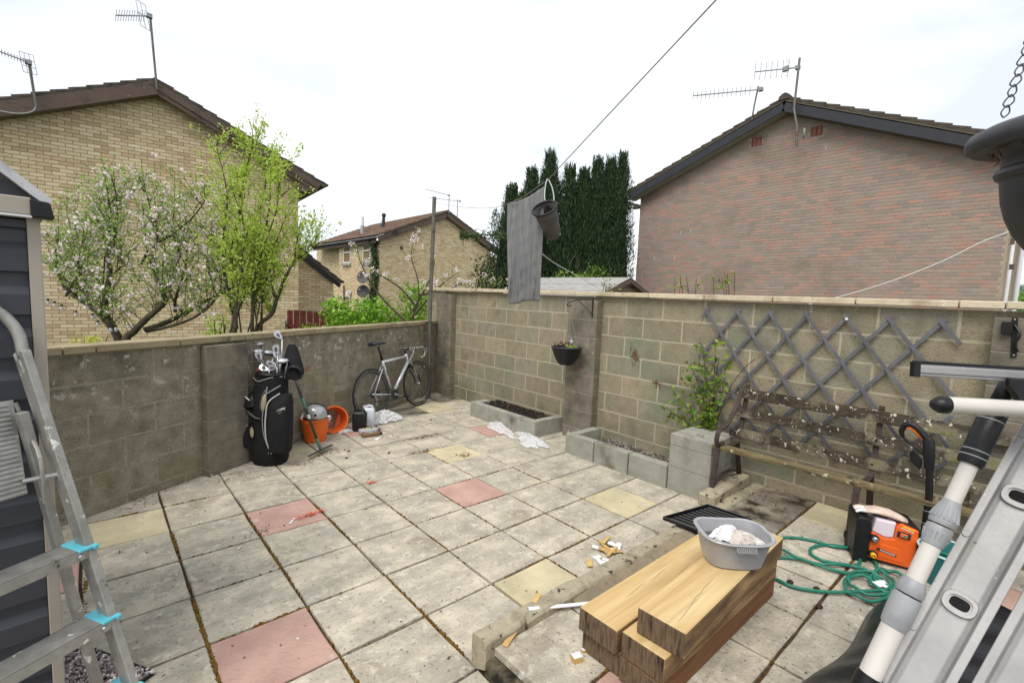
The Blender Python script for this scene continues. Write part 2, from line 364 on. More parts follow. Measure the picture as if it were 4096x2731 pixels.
# patio bed
pat = MB().prism([(-2.6, -1.45), (.344, .2), (4.398, 2.42), (4.55, 2.42), (4.55, -4.9), (-2.6, -4.9)], (0, 0, -.8), (1, 0, 0), (0, 1, 0), (0, 0, 1), .780)
patio = pat.build('patio', M['soil'], origin=(0, 0, 0)); patio['kind'] = 'structure'
def clip(poly, a, n):     # keep the side where (p-a).n >= 0
    out = []
    for i in range(len(poly)):
        p, q = poly[i], poly[(i + 1) % len(poly)]; dp, dq = (p - a).dot(n), (q - a).dot(n)
        if dp >= 0: out.append(p)
        if dp * dq < 0: out.append(p + (q - p) * (dp / (dp - dq)))
    return out
def slab(x0, x1, y0, y1, z, m, parent, g_=.0065, clips=()):
    j = lambda: ru(-.0025, .0025)
    poly = [V3((x0 + g_ + j(), y0 + g_ + j(), 0)), V3((x1 - g_ + j(), y0 + g_ + j(), 0)), V3((x1 - g_ + j(), y1 - g_ + j(), 0)), V3((x0 + g_ + j(), y1 - g_ + j(), 0))]
    for a, n in clips: poly = clip(poly, a, n)
    if len(poly) < 3: return
    A = sum((poly[i].cross(poly[(i + 1) % len(poly)])).z for i in range(len(poly))) / 2
    if abs(A) < .004: return
    c = sum(poly, V3((0, 0, 0))) / len(poly); pts = []
    for i in range(len(poly)):      # slightly wandering riven edges
        p, q = poly[i], poly[(i + 1) % len(poly)]; L = (q - p).length; n = max(1, int(L / .09))
        for k in range(n):
            w = p + (q - p) * (k / n)
            if k: w = w + (c - w).normalized() * ru(0, .004)
            pts.append(w)
    zt = z + ru(-.002, .002); tx, ty = ru(-.006, .006), ru(-.006, .006)
    b = MB(); n = len(pts)
    top = [p + (c - p).normalized() * .006 + V3((0, 0, zt + (p.x - c.x) * tx + (p.y - c.y) * ty)) for p in pts]
    mid = [p + V3((0, 0, zt - .005 + (p.x - c.x) * tx + (p.y - c.y) * ty)) for p in pts]
    bot = [p + V3((0, 0, zt - .04)) for p in pts]
    b.add(top + mid + bot, [tuple(range(n))] + [(i, i + n, (i + 1) % n + n, (i + 1) % n) for i in range(n)] + [(i + n, i + 2 * n, (i + 1) % n + 2 * n, (i + 1) % n + n) for i in range(n)])
    return b.build('paving_slab', m, parent)
special = {(0, 0): 'slab_yellow', (1, 2): 'slab_pink', (4, 1): 'slab_pink', (1, -1): 'slab_pink', (2, 5): 'slab_pink', (4, 7): 'slab_yellow', (5, 4): 'slab_yellow', (0, 6): 'slab_yellow',
           (-1, 8): 'slab_pink', (-3, 5): 'slab_pink', (-4, 8): 'slab_yellow', (-2, 3): 'slab_yellow', (-4, 7): 'slab_dirty', (-5, 9): 'slab_dirty', (7, 1): 'slab_yellow', (-1, 3): 'slab'}
for s_ in range(-6, 10):
    for l_ in range(-5, 10):
        x0, x1, y1, y0 = l_ * U, (l_ + 1) * U, -s_ * U, -(s_ + 1) * U
        cl = [(WA + WN * .0, WN)]
        if y1 <= -2.65 and x0 >= 1.3: continue
        if x0 < -2.2: continue
        if x1 > 4.45: x1 = 4.5
        m = M[special.get((s_, l_), 'slab')]
        s = slab(x0, x1, y0, y1, 0, m, patio, clips=cl)
# ---- raised patio to the right, held by a stone edging
ZP = .10
rp = MB().b2((1.42, -4.95, -.78), (4.56, -2.74, ZP - .012)).build('raised_patio', M['soil'], origin=(0, 0, 0)); rp['kind'] = 'structure'
xs = [1.40] + [1.454 + .434 * k for k in range(1, 7)] + [4.50]
ys = [-2.745, -3.147, -3.587, -4.02, -4.46, -4.9]
for i in range(len(xs) - 1):
    for j in range(len(ys) - 1):
        m = 'slab_pink' if (i, j) in ((3, 0), (0, 1), (5, 3)) else ('slab_yellow' if (i, j) in ((6, 1),) else ('slab_dirty' if i >= 5 and j == 0 else 'slab'))
        slab(xs[i], xs[i + 1], ys[j + 1], ys[j], ZP, M[m], rp)
M['edging'] = mat('lichened_edging_stone', [C(172, 162, 136, .62), C(196, 186, 160, .66), C(154, 144, 122, .6)], .95, 10, 6, .8, 60, rand=.05, spots=[(C(96, 84, 76, .5), 17, .60, .04), (C(222, 216, 200, .72), 8, .70, .03)])
M['riser'] = mat('mossy_riser_stone', [C(92, 84, 66, .5), C(140, 130, 106, .58)], .95, 9, 6, .9, 50, rand=.1, spots=[(C(46, 42, 34, .5), 5, .5, .12)])
ex = [1.345, 1.60, 2.04, 2.47, 2.80, 3.10, 3.52, 3.93, 4.30, 4.49]
for i in range(len(ex) - 1):
    a, b = ex[i] + .003, ex[i + 1] - .003; w = ru(.082, .095); zt = .150 - .045 * (a - 1.3) / 3.2
    pts = 6; e_ = MB(); rings = []
    for k in range(pts + 1):
        x = a + (b - a) * k / pts; dy = ru(-.006, .006); h = zt + ru(-.004, .004); dw = ru(-.007, .007)
        rings.append([V3((x, -2.66 + dy, -.03)), V3((x, -2.655 + dy, h - .02)), V3((x, -2.665 + dy, h)), V3((x, -2.665 - w + .012 + dw, h)), V3((x, -2.665 - w + dw, h - .014)), V3((x, -2.665 - w + dw * .5, .02))])
    e_.loft(rings).build('edging_stone', M['edging'], rp, bevel=.002)
for i, (y0, y1) in enumerate([(-2.76, -3.13), (-3.14, -3.52), (-3.53, -3.95), (-3.96, -4.4), (-4.41, -4.85)]):
    b = MB(); rings = []
    for k in range(6):
        y = y0 + (y1 - y0) * k / 5
        rings.append([V3((1.350 + ru(-.008, .008), y, -.03)), V3((1.352 + ru(-.008, .008), y, .06)), V3((1.360 + ru(-.004, .004), y, ZP - .044)), V3((1.43, y, ZP - .044)), V3((1.43, y, -.03))])
    b.loft(rings).build('riser_stone', M['riser'], rp)
mf = MB(); rings = []     # mortar haunch along the inside of the edging
for k in range(24):
    x = 1.92 + 1.2 * k / 23; w = .035 + .045 * abs(math.sin(k * .9)) * (1 if x > 2.05 else .5) + ru(0, .02)
    rings.append([V3((x, -2.735, ZP + .030)), V3((x, -2.745 - w * .4, ZP + .022)), V3((x, -2.75 - w, ZP + .004)), V3((x, -2.75 - w, ZP - .01)), V3((x, -2.735, ZP - .01))])
mf.loft(rings).build('mortar_haunch', mat('mortar_haunch', [C(150, 136, 114, .6), C(176, 160, 134, .62)], .95, 12, bump=.5, bscale=60, spots=[(C(96, 86, 70, .5), 8, .6, .1)]), rp)

# ---- wall builder: real blocks over a recessed mortar core
def blockwall(root, A, D, N, L, z0, z1, ch, blen, th, m_block, m_core, phase=0, top_off=0, zbase=-.3, skip=None, gap=.010, rec=.0015, x_extra=None):
    A = V3(A)
    MB().prism([(0, zbase), (L, zbase), (L, z1), (0, z1)], A - N * rec, D, (0, 0, 1), -N, th - rec).build('mortar_core', m_core, root)
    rows = int(math.ceil((z1 - z0) / ch)) + 1
    for r in range(rows):
        zt = z1 - r * ch if r == 0 else z1 - top_off - r * ch
        zt = z1 - top_off - (r - 1) * ch if top_off and r > 0 else z1 - r * ch
        zb = z1 - top_off - r * ch if top_off else z1 - (r + 1) * ch
        zb = max(zb, z0)
        if zt - zb < .03: continue
        s0 = -((r % 2) * blen / 2) + phase
        while s0 > 0: s0 -= blen
        while s0 < L:
            a, b = max(s0, 0), min(s0 + blen, L)
            if b - a > .03 and not (skip and skip((a + b) / 2, (zt + zb) / 2)):
                w, h = round(b - a - gap, 3), round(zt - zb - gap, 3)
                c = A + D * ((a + b) / 2) + V3((0, 0, (zt + zb) / 2)) - N * (.03 + ru(-.0015, .0015))
                me = box_mesh('block', (w, .06, h), m_block, .0045)
                place('block', me, root, c, (D, -N, (ru(-.002, .002), ru(-.002, .002), 1)))
            s0 += blen
def coping(root, A, D, N, cuts, z0, z1, w0, w1, m):
    for a, b in zip(cuts[:-1], cuts[1:]):
        L = b - a - .008; dz = ru(-.003, .003)
        me = box_mesh('coping_stone', (round(L, 3), round(w1 - w0, 3), round(z1 - z0, 3)), m, .005)
        place('coping_stone', me, root, V3(A) + D * ((a + b) / 2) + N * ((w0 + w1) / 2) + V3((0, 0, (z0 + z1) / 2 + dz)), (D + V3((0, 0, ru(-.003, .003))), N, (0, 0, 1)))

# left wall (low, diagonal)
lw = thing('garden_wall', 'low weathered block wall with white lichen spots behind the golf bag and bicycle', 'wall', wl(0, 0, 0))
Llen = 4.62
A = wl(0) + WD * (-2.9)
blockwall(lw, A, WD, WN, 2.9 + Llen, -.06, 1.165, .218, .45, .1, M['block_left'], M['mortar_left'], phase=.32, top_off=.215)
coping(lw, A, WD, WN, [0.05, .6, 1.2, 1.82, 2.43, 2.62 + .0, 3.21, 3.82, 4.42, 5.05, 5.7, 6.3, 6.9, 2.9 + Llen], 1.168, 1.222, -.13, .035, M['coping_old'])
# left pillar
p0 = .50; p1 = .90
MB().prism([(p0, -.1), (p1, -.1), (p1, 1.135), (p0, 1.135)], wl(0, .072), WD, (0, 0, 1), -WN, .07).build('pier_core', M['mortar_left'], lw)
for r in range(6):
    zt = 1.150 - .218 * r; zb = max(zt - .218, -.05); zt2 = min(zt, 1.15)
    b = MB().prism([(p0 - .003, zb + .004), (p1 + .003, zb + .004), (p1 + .003, zt2 - .004), (p0 - .003, zt2 - .004)], wl(0, .078), WD, (0, 0, 1), -WN, .074)
    b.build('pier_block', M['block_pier'], lw, bevel=.004)
# right wall (tall, straight)
rw = thing('garden_wall', 'tall buff concrete block wall with pale coping behind the bench and trellis', 'wall', (4.5, -1, 0))
DY = V3((0, -1, 0)); NX = V3((-1, 0, 0))
blockwall(rw, (4.5, 2.95, 0), DY, NX, 8.2, -.06, 1.705, .2175, .447, .1, M['block_right'], M['mortar_right'], phase=.0 + .105, top_off=.215)
coping(rw, (4.5, 2.95, 0), DY, NX, [-.02, .55, 1.02, 1.62, 2.22, 2.83, 3.43, 4.428, 5.03, 5.635, 6.223, 6.80, 7.018, 7.62, 8.2], 1.714, 1.762, -.13, .065, M['coping'])
def pier(y0, y1, xf, z1, rows=8, th=.1):
    MB().b2((xf + .004, y1, -.1), (4.499, y0, z1 - .01)).build('pier_core', M['mortar_left'], rw)
    for r in range(rows):
        zt = z1 - .2175 * r; zb = max(zt - .2175, -.05)
        if zt < 0: break
        MB().b2((xf, y1 - .002, zb + .004), (4.4985, y0 + .002, zt - .004)).build('pier_block', M['block_pier'], rw, bevel=.004)
pier(2.50, 2.07, 4.40, 1.66)
pier(-.43, -.86, 4.39, 1.66)
pier(-4.03, -4.45, 4.39, 1.665)

# ---- planters
def planter(name, label, segs, z1, root_loc, grp, mm='new_block'):
    t = thing(name, label, 'planter', root_loc, grp)
    for (a, b) in segs:
        MB().b2((a[0] + .003, a[1] + .003, -.02), (b[0] - .003, b[1] - .003, z1)).build('block', M[mm], t, bevel=.004)
    return t
t = planter('block_planter', 'low grey block planter filled with dark soil under the hanging basket', [((3.985, .52), (4.08, .935)), ((3.985, .07), (4.08, .52)), ((3.985, -.35), (4.08, .07)), ((4.08, -.35), (4.499, -.25)), ((4.08, .835), (4.26, .935))], .20, (4.2, .3, 0), 'block planters against the tall wall')
def heap(x0, x1, y0, y1, z0, amp, n, name, m, parent, kind='stuff'):
    b = MB(); nx, ny = n; vs = []
    for j in range(ny + 1):
        for i in range(nx + 1):
            ed = min(i, nx - i, j, ny - j) > 0
            vs.append(V3((x0 + (x1 - x0) * i / nx, y0 + (y1 - y0) * j / ny, z0 + (ru(-amp, amp) if ed else -amp))))
    fs = [(j * (nx + 1) + i, j * (nx + 1) + i + 1, (j + 1) * (nx + 1) + i + 1, (j + 1) * (nx + 1) + i) for j in range(ny) for i in range(nx)]
    return b.add(vs, fs).build(name, m, parent, kind=kind)
M['compost'] = mat('dark_compost', [C(26, 22, 20, .6), C(46, 38, 32, .6)], .98, 60, bump=1, bscale=120, spots=[(C(236, 234, 226, .8), 60, .70, .02), (C(140, 96, 70, .6), 24, .66, .04)])
heap(4.08, 4.5, -.25, .93, .165, .014, (16, 44), 'soil', M['compost'], t)
b = MB()
for _ in range(70):
    c = V3((ru(4.1, 4.46), ru(-.2, .85), .18)); b.leaf(c, (ru(-1, 1), ru(-1, 1), ru(0, .3)), (0, 0, 1), ru(.02, .05), ru(.01, .02))
M['litter'] = leafmat('dry_leaf', [C(120, 74, 50, .6), C(160, 110, 76, .65), C(90, 60, 44, .55), C(176, 140, 104, .66)], .1)
b.build('dry_leaf_scraps', M['litter'], t, kind='stuff')
t2 = planter('block_planter', 'long grey block planter with gravel between pillar and bench', [((3.92, -1.28), (4.02, -.895)), ((3.92, -1.70), (4.02, -1.29)), ((3.92, -2.115), (4.02, -1.71)), ((4.02, -.995), (4.389, -.895))], .212, (4.2, -1.5, 0), 'block planters against the tall wall')
M['gravel'] = mat('gravel_bed', [C(110, 104, 100, .6), C(140, 132, 126, .6)], .95, 80, bump=1, bscale=90)
heap(4.02, 4.5, -2.12, -.99, .085, .006, (10, 24), 'gravel_base', M['gravel'], t2)
M['stone_mix'] = mat('gravel_stone', [C(140, 132, 126, .6)], .9, 5, bump=.2, palette=[C(150, 140, 134, .66), C(110, 104, 102, .6), C(176, 164, 152, .68), C(132, 116, 110, .6), C(96, 90, 88, .55), C(190, 184, 176, .7)], rand=.1)
def pebbles(x0, x1, y0, y1, z, n, r0, r1, name, parent, test=None):
    b = MB()
    for _ in range(n):
        x, y = ru(x0, x1), ru(y0, y1)
        if test and not test(x, y): continue
        r = ru(r0, r1); ax = rv(); bx = ax.orthogonal().normalized(); cx = ax.cross(bx); c = V3((x, y, z + ru(0, r * .6)))
        s1, s2, s3 = r, r * ru(.55, .85), r * ru(.4, .7)
        vs = [c + ax * s1, c - ax * s1, c + bx * s2, c - bx * s2, c + cx * s3, c - cx * s3]
        b.add(vs, [(0, 2, 4), (2, 1, 4), (1, 3, 4), (3, 0, 4), (2, 0, 5), (1, 2, 5), (3, 1, 5), (0, 3, 5)])
    return b.build(name, M['stone_mix'], parent, kind='stuff')
pebbles(4.03, 4.48, -2.1, -1.0, .09, 1500, .008, .016, 'gravel', t2)
t3 = thing('block_stack', 'square stack of grey blocks beside the bench arm with a rose behind it', 'block stack', (4.2, -2.3, 0))
for z0, z1, sp in ((-.02, .214, [(3.94, -2.50, 4.165, -2.12)]), (.216, .408, [(3.94, -2.50, 4.165, -2.12)]), (.410, .512, [(3.94, -2.50, 4.095, -2.12), (4.099, -2.50, 4.40, -2.12)])):
    for x0, y0, x1, y1 in sp: MB().b2((x0, y0, z0), (x1, y1, z1)).build('block', M['new_block'], t3, bevel=.004)
for z0, z1 in ((-.02, .214), (.216, .408)): MB().b2((4.168, -2.50, z0), (4.40, -2.12, z1)).build('block', M['new_block'], t3, bevel=.004)
tag(MB().leaf((4.05, -2.3, .522), (1, -.5, 0), (0, 0, 1), .05, .03).leaf((4.07, -2.33, .524), (-.4, -1, .1), (0, 0, 1), .05, .03).build('dead_leaf', M['litter']), 'curled brown dead leaf on top of the block stack', 'leaf')
# rusty bricks showing / red clip on walls
M['redpl'] = plain('red_plastic', C(196, 60, 64, .8), .4)
def sclip(c, X, s, lab):
    c = V3(c); X = V3(X); pts = [c + X * a + V3((0, 0, b)) for a, b in ((-.03, .018), (-.042, 0), (-.03, -.018), (-.005, -.02), (.012, .0), (.05, .004))]
    o = MB().tube([p for p in pts], .0035, 6, smooth=4).build('wall_hook', M['redpl'], smooth=True); return tag(o, lab, 'hook', 'red hooks on the garden walls')
sclip(wl(1.70, .012, .80), WD * -1, 1, 'small red hook on the lichened wall between golf bag and bicycle')
sclip((4.378, -.62, .86), (0, -1, 0), 1, 'small red hook on the pillar below the hanging basket')

# ---- moss and litter in the joints
moss = MB(); M['moss'] = mat('moss', [C(120, 78, 34, .55), C(150, 112, 40, .55), C(104, 108, 44, .5)], .98, 40, bump=.8, bscale=160, rand=.2)
def clump(b, c, r):
    c = V3(c); n = 6
    rings = [[c + V3((math.cos(6.283 * j / n) * r * ru(.8, 1.2), math.sin(6.283 * j / n) * r * ru(.8, 1.2), -.006)) for j in range(n)], [c + V3((math.cos(6.283 * j / n) * r * .6, math.sin(6.283 * j / n) * r * .6, r * .45)) for j in range(n)]]
    b.loft(rings)
def mossline(p, q, dens, r0=.005, r1=.011, z=.0):
    p = V3(p); q = V3(q); L = (q - p).length
    r0 *= 1.25; r1 *= 1.35
    for _ in range(int(L * dens * 1.3)):
        t = rr(); c = p + (q - p) * t; dens_here = .5 + .5 * math.sin(t * 9 + p.x * 5)
        if rr() > dens_here: continue
        clump(moss, (c.x + ru(-.005, .005), c.y + ru(-.005, .005), z - .004), ru(r0, r1))
mossline((.45, -.5, 0), (.45, -2.6, 0), 110, .006, .012); mossline((.90, -.2, 0), (.90, -2.7, 0), 80, .005, .010)
mossline((1.35, -.6, 0), (1.35, -2.6, 0), 70, .005, .010); mossline((0.02, -.6, 0), (0.02, -2, 0), 50)
mossline((.2, 0, 0), (.75, 0, 0), 120, .005, .012); mossline((.5, -1.8, 0), (.95, -1.8, 0), 100, .005, .012)
for k in range(9): mossline((ru(.5, 4), -.45 * random.randint(-1, 5), 0), (ru(.5, 4), -.45 * random.randint(-1, 5), 0), 0)
for yy in (-.9, -1.35, -1.8, -2.25): mossline((.5, yy, 0), (3.8, yy, 0), 36, .004, .008)
for xx in (1.8, 2.25, 2.7, 3.15): mossline((xx, 0, 0), (xx, -2.6, 0), 40, .004, .008)
mossline((1.5, -3.147, 0), (4.3, -3.147, 0), 30, .004, .008, ZP); mossline((1.5, -3.587, 0), (4.3, -3.587, 0), 30, .004, .008, ZP); mossline((3.19, -3.3, 0), (3.19, -4.2, 0), 40, .004, .008, ZP); mossline((2.756, -3.4, 0), (2.756, -4.2, 0), 40, .004, .008, ZP)
moss.build('moss', M['moss'], kind='stuff')
lit = MB()
def litter(cx, cy, n, sx, sy, z=.004, s0=.006, s1=.018):
    for _ in range(n):
        x, y = random.gauss(cx, sx), random.gauss(cy, sy)
        if (V3((x, y, 0)) - WA).dot(WN) < .02: continue
        lit.leaf((x, y, z + ru(0, .005)), (ru(-1, 1), ru(-1, 1), ru(-.1, .3)), (ru(-.3, .3), ru(-.3, .3), 1), ru(s0, s1) * 1.35, ru(.004, .012))
litter(2.93, .42, 260, .13, .035); litter(2.66, -.02, 170, .09, .035); litter(2.95, -.36, 120, .05, .04); litter(1.86, .52, 160, .1, .06)
litter(1.02, .30, 80, .12, .05); litter(1.55, .33, 90, .06, .05); litter(2.6, .65, 60, .12, .06); litter(3.3, .7, 60, .2, .15)
litter(.93, -.83, 40, .05, .03); litter(.35, .12, 40, .1, .03); litter(4.25, -2.9, 260, .16, .14, ZP + .004); litter(3.6, -3.2, 60, .3, .2, ZP + .004)
for _ in range(260):
    x, y = ru(0, 4.4), ru(-2.6, 2.2)
    if (V3((x, y, 0)) - WA).dot(WN) > .03: litter(x, y, 1, .01, .01, .003, .004, .013)
for _ in range(200):          # along the foot of the walls
    s = ru(-.4, 4.5); q = wl(s, ru(.01, .06)); litter(q.x, q.y, 1, .01, .01)
for _ in range(60): litter(ru(1.5, 4.4), ru(-4, -2.8), 1, .01, .01, ZP + .003)
lit.build('leaf_litter', M['litter'], kind='stuff')
grit = MB()
for _ in range(420):
    x, y = ru(0, 4.4), ru(-2.6, 2.2)
    if (V3((x, y, 0)) - WA).dot(WN) < .03: continue
    r = ru(.002, .0055) * (1.5 if rr() < .1 else 1); grit.box((x, y, r * .6), (r * 2, r * 1.5, r * 1.2), (ru(-1, 1), ru(-1, 1), .2), (ru(-1, 1), ru(-1, 1), .1))
grit.build('grit', mat('grit', [C(190, 184, 172, .7)], .9, 5, bump=0, palette=[C(210, 204, 192, .75), C(120, 106, 94, .6), C(170, 120, 96, .6), C(224, 220, 212, .78)]), kind='stuff')
M['redweed'] = leafmat('red_blossom_scrap', [C(206, 76, 40, .9), C(226, 104, 60, .9), C(190, 60, 34, .9)], .1)
for (cx, cy, n, sx, ax, lab) in ((1.27, -.78, 70, .055, V3((1, .15, 0)), 'streak of red petals on the cracked pink slab'), (1.86, -.49, 34, .02, V3((1, 0, 0)), 'small tuft of red petals in a joint of grey slabs')):
    b = MB()
    for _ in range(n):
        t_ = random.gauss(0, sx); c = V3((cx, cy, .006)) + ax * t_ + V3((ru(-.012, .012), ru(-.012, .012), ru(0, .006)))
        b.leaf(c, (ru(-1, 1), ru(-1, 1), .2), (0, 0, 1), ru(.016, .036), .008)
    tag(b.build('petal_scrap', M['redweed']), lab, 'petals')['kind'] = 'stuff'
# ================================================================== houses
def wall_core(root, A, D, N, poly, m, rec=.006, th=.25, name='wall'):
    return MB().prism(poly, V3(A) - V3(N) * rec, D, (0, 0, 1), -V3(N), th).build(name, m, root)
def bricks(root, A, D, N, topline, z0, mb, n_ind=300, pitch=.225, ch=.075, openings=(), vis_z=1.1, phase=0, single=True, jit=.0015, skipf=None):
    """topline: list of (s, z); bricks laid in half bond below it"""
    A = V3(A); D = V3(D).normalized(); N = V3(N).normalized()
    L0, L1 = topline[0][0], topline[-1][0]
    def top(s):
        for (a, za), (b, zb) in zip(topline[:-1], topline[1:]):
            if a <= s <= b: return za + (zb - za) * (s - a) / (b - a)
        return topline[0][1] if s < L0 else topline[-1][1]
    items = []; zmax = max(z for _, z in topline); r = 0; z = z0
    while z < zmax:
        s0 = L0 + phase - (pitch / 2 if r % 2 else 0)
        while s0 < L1:
            a, b = max(s0, L0), min(s0 + pitch, L1)
            if b - a > .04 and z + ch * .3 < max(top(a), top(b)) and not any(o[0] < (a + b) / 2 < o[1] and o[2] < z + ch / 2 < o[3] for o in openings) and not (skipf and skipf((a + b) / 2, z)):
                full = abs(b - a - pitch) < 1e-6
                c = A + D * ((a + b) / 2) + V3((0, 0, z + ch / 2)); items.append((c, b - a - .010, full))
            s0 += pitch
        z += ch; r += 1
    ind = set()
    if single:
        cand = sorted([i for i, q in enumerate(items) if q[2] and q[0].z > vis_z], key=lambda i: (items[i][0] - CAM).length)
        ind = set(cand[:n_ind])
        me = box_mesh('brick', (pitch - .010, .03, ch - .010), mb, .002)
    b_ = MB(); Z = V3((0, 0, 1))
    for i, (c, w, full) in enumerate(items):
        c = c - N * (.015 + ru(-jit, jit))
        if i in ind: place('brick', me, root, c, (D, -N, (0, 0, 1)))
        else:
            X = D * (w / 2); Y = N * .015; H = Z * ((ch - .010) / 2); n = len(b_.v)
            b_.v += [c - X - Y - H, c + X - Y - H, c + X - Y + H, c - X - Y + H, c - X + Y - H, c + X + Y - H, c + X + Y + H, c - X + Y + H]
            b_.f += [tuple(q + n for q in f) for f in ((4, 5, 6, 7), (0, 1, 5, 4), (3, 7, 6, 2), (0, 4, 7, 3), (1, 2, 6, 5))]
    if b_.v: b_.build('brickwork', mb, root, kind='stuff')
def tile_mesh(name, w, l, m, th=.024, roll=.022):
    b = MB(); n = 8; rings = []; th = .042
    for y in (-l / 2, l / 2):
        topv = [V3((-w / 2 + w * i / n, y, th / 2 + roll * max(0, math.sin(2 * math.pi * (i / n) * 2)) * .6)) for i in range(n + 1)]
        rings.append(topv + [V3((w / 2, y, -th / 2)), V3((-w / 2, y, -th / 2))])
    b.loft(rings); me = bpy.data.meshes.new(name); me.from_pydata([tuple(p) for p in b.v], [], b.f); me.materials.append(m); return me
def roof_side(root, P, e, c, span, drop, Lr, m, gauge=.30, tl=.38, w=.31, first=0, n_ind=0, over=0, verge_only=True, thick=.028, base=True):
    """P ridge point at the gable, e along the ridge, c horizontal across (downhill); slope span/drop"""
    P = V3(P); e = V3(e).normalized(); c = V3(c).normalized(); s = (c * span - V3((0, 0, drop))); SL = s.length; s.normalize(); n = e.cross(s); n = n if n.z > 0 else -n
    rows = int(SL / gauge) + 1
    P = P + V3((0, 0, .045))
    if base: MB().box(P + s * (SL / 2) + e * .03 - n * .018, (SL - .02, .05, .04), s, e, n).build('verge_mortar', M['tile_dark'], root)
    if base: MB().box(P + s * (SL / 2) + e * (Lr / 2) - n * .05, (SL - .02, Lr - .02, .02), s, e, n).build('roof_deck', M['soffit'], root)
    me = tile_mesh('roof_tile', w, tl, m); cnt = 0; stuff = MB()
    tlt = s * math.cos(.10) + n * math.sin(.10); nn = n * math.cos(.10) - s * math.sin(.10)
    for r in range(rows):
        t = min(r * gauge + tl / 2 - .04, SL + .05 - tl / 2)
        k = 0; x = w / 2
        ncol = int(Lr / w)
        for k in range(ncol):
            cc = P + s * t + e * (w / 2 + k * w) + n * (.018 + ru(-.002, .002))
            if (verge_only and k == 0) or (not verge_only and cnt < n_ind):
                place('roof_tile', me, root, cc, (e, -tlt, nn) if e.cross(-tlt).dot(nn) > 0 else (-e, -tlt, nn)); cnt += 1
            else:
                if verge_only and k > 0:
                    q = Lr - w; stuff.box(P + s * t + e * (w + q / 2) + n * .018, (q, tl, thick), e, tlt, nn); break
                XX = e; n0 = len(stuff.v)
                for v in me.vertices: stuff.v.append(cc + e * v.co.x + tlt * v.co.y + nn * v.co.z)
                stuff.f += [tuple(i + n0 for i in p.vertices) for p in me.polygons]
    if stuff.v: stuff.build('tile_courses', m, root, kind='stuff')
def ridge_tiles(root, P, e, Lr, m, n_ind=2):
    P = V3(P); e = V3(e).normalized(); sd_ = e.cross(V3((0, 0, 1)))
    b0 = MB(); L = .45; rings = []
    for y in (0, L - .01): rings.append([V3((x, y, z)) for x, z in ((-.13, -.05), (-.12, .03), (-.05, .085), (0, .10), (.05, .085), (.12, .03), (.13, -.05))])
    b0.loft(rings); me = bpy.data.meshes.new('ridge_tile'); me.from_pydata([tuple(p) for p in b0.v], [], b0.f); me.materials.append(m)
    for k in range(int(Lr / L)): place('ridge_tile', me, root, P + e * (k * L), (sd_, e, (0, 0, 1)))
def barge(root, P, Q, N, h, m, th=.03, soff=None, wallgap=.3, name='barge_board', off=0):
    P = V3(P); Q = V3(Q); d = (Q - P).normalized(); N = V3(N); u = N.cross(d); u = u if u.z > 0 else -u
    MB().box((P + Q) / 2 + N * off, ((Q - P).length, th, h), d, N, u).build(name, m, root, bevel=.004)
    if soff: MB().box((P + Q) / 2 - N * (wallgap / 2 - off) - u * (h / 2 - .02), ((Q - P).length, wallgap, .02), d, N, u).build('soffit', soff, root)

# ---- left house (buff brick, red stained barge boards)
hl = thing('brick_house', 'large buff brick gable house behind the blossoming apple tree, at the left', 'house', (1.3, 9.6, -.8))
HD = V3((.997, -.0736, 0)); HN = V3((-.0736, -.997, 0)); HA = V3((-1.073, 9.629, 0))
def hp(s, z, off=0): return HA + HD * s + HN * off + V3((0, 0, z))
topl = [(-2.6, 3.62), (2.42, 5.86), (5.40, 4.46)]
wall_core(hl, HA, HD, HN, [(-2.6, -.8), (5.40, -.8), (5.40, 4.46), (2.42, 5.86), (-2.6, 3.62)], M['yb_mortar'])
bricks(hl, HA, HD, HN, topl, .10, M['ybrick'], 300, phase=.0)
# side wall facing the middle house
HE = -HN
wall_core(hl, hp(5.394, 0), HE, HD, [(.25, -.8), (7.5, -.8), (7.5, 4.3), (.25, 4.3)], M['yb_mortar'], rec=.006)
bricks(hl, hp(5.40, 0), HE, HD, [(0, 4.3), (7.5, 4.3)], .10, M['ybrick'], single=False)
ridge = hp(2.42, 6.03, .28)
roof_side(hl, ridge, -HN, HD, 3.62, 1.66, 7.5, M['tile_dark'])
roof_side(hl, ridge, -HN, -HD, 5.3, 2.36, 7.5, M['tile_dark'])
ridge_tiles(hl, ridge - V3((0, 0, .05)), -HN, 7.0, M['tile_dark'])
PW = M['wood_red']
barge(hl, hp(2.42, 5.95, .26), hp(2.42 + 3.45, 5.95 - 1.58, .26), HN, .15, PW, soff=M['soffit'])
barge(hl, hp(2.42, 5.95 - .13, .24), hp(2.42 + 3.40, 5.82 - 1.56, .24), HN, .10, PW, name='barge_board')
barge(hl, hp(2.42, 5.90, .26), hp(2.42 - 5.2, 5.90 - 2.32, .26), HN, .26, PW, soff=M['soffit'])
MB().prism([(5.36, 4.16), (5.82, 4.24), (5.82, 4.34), (5.36, 4.50)], hp(0, 0, .24), HD, (0, 0, 1), -HN, .5).build('eave_box', PW, hl)
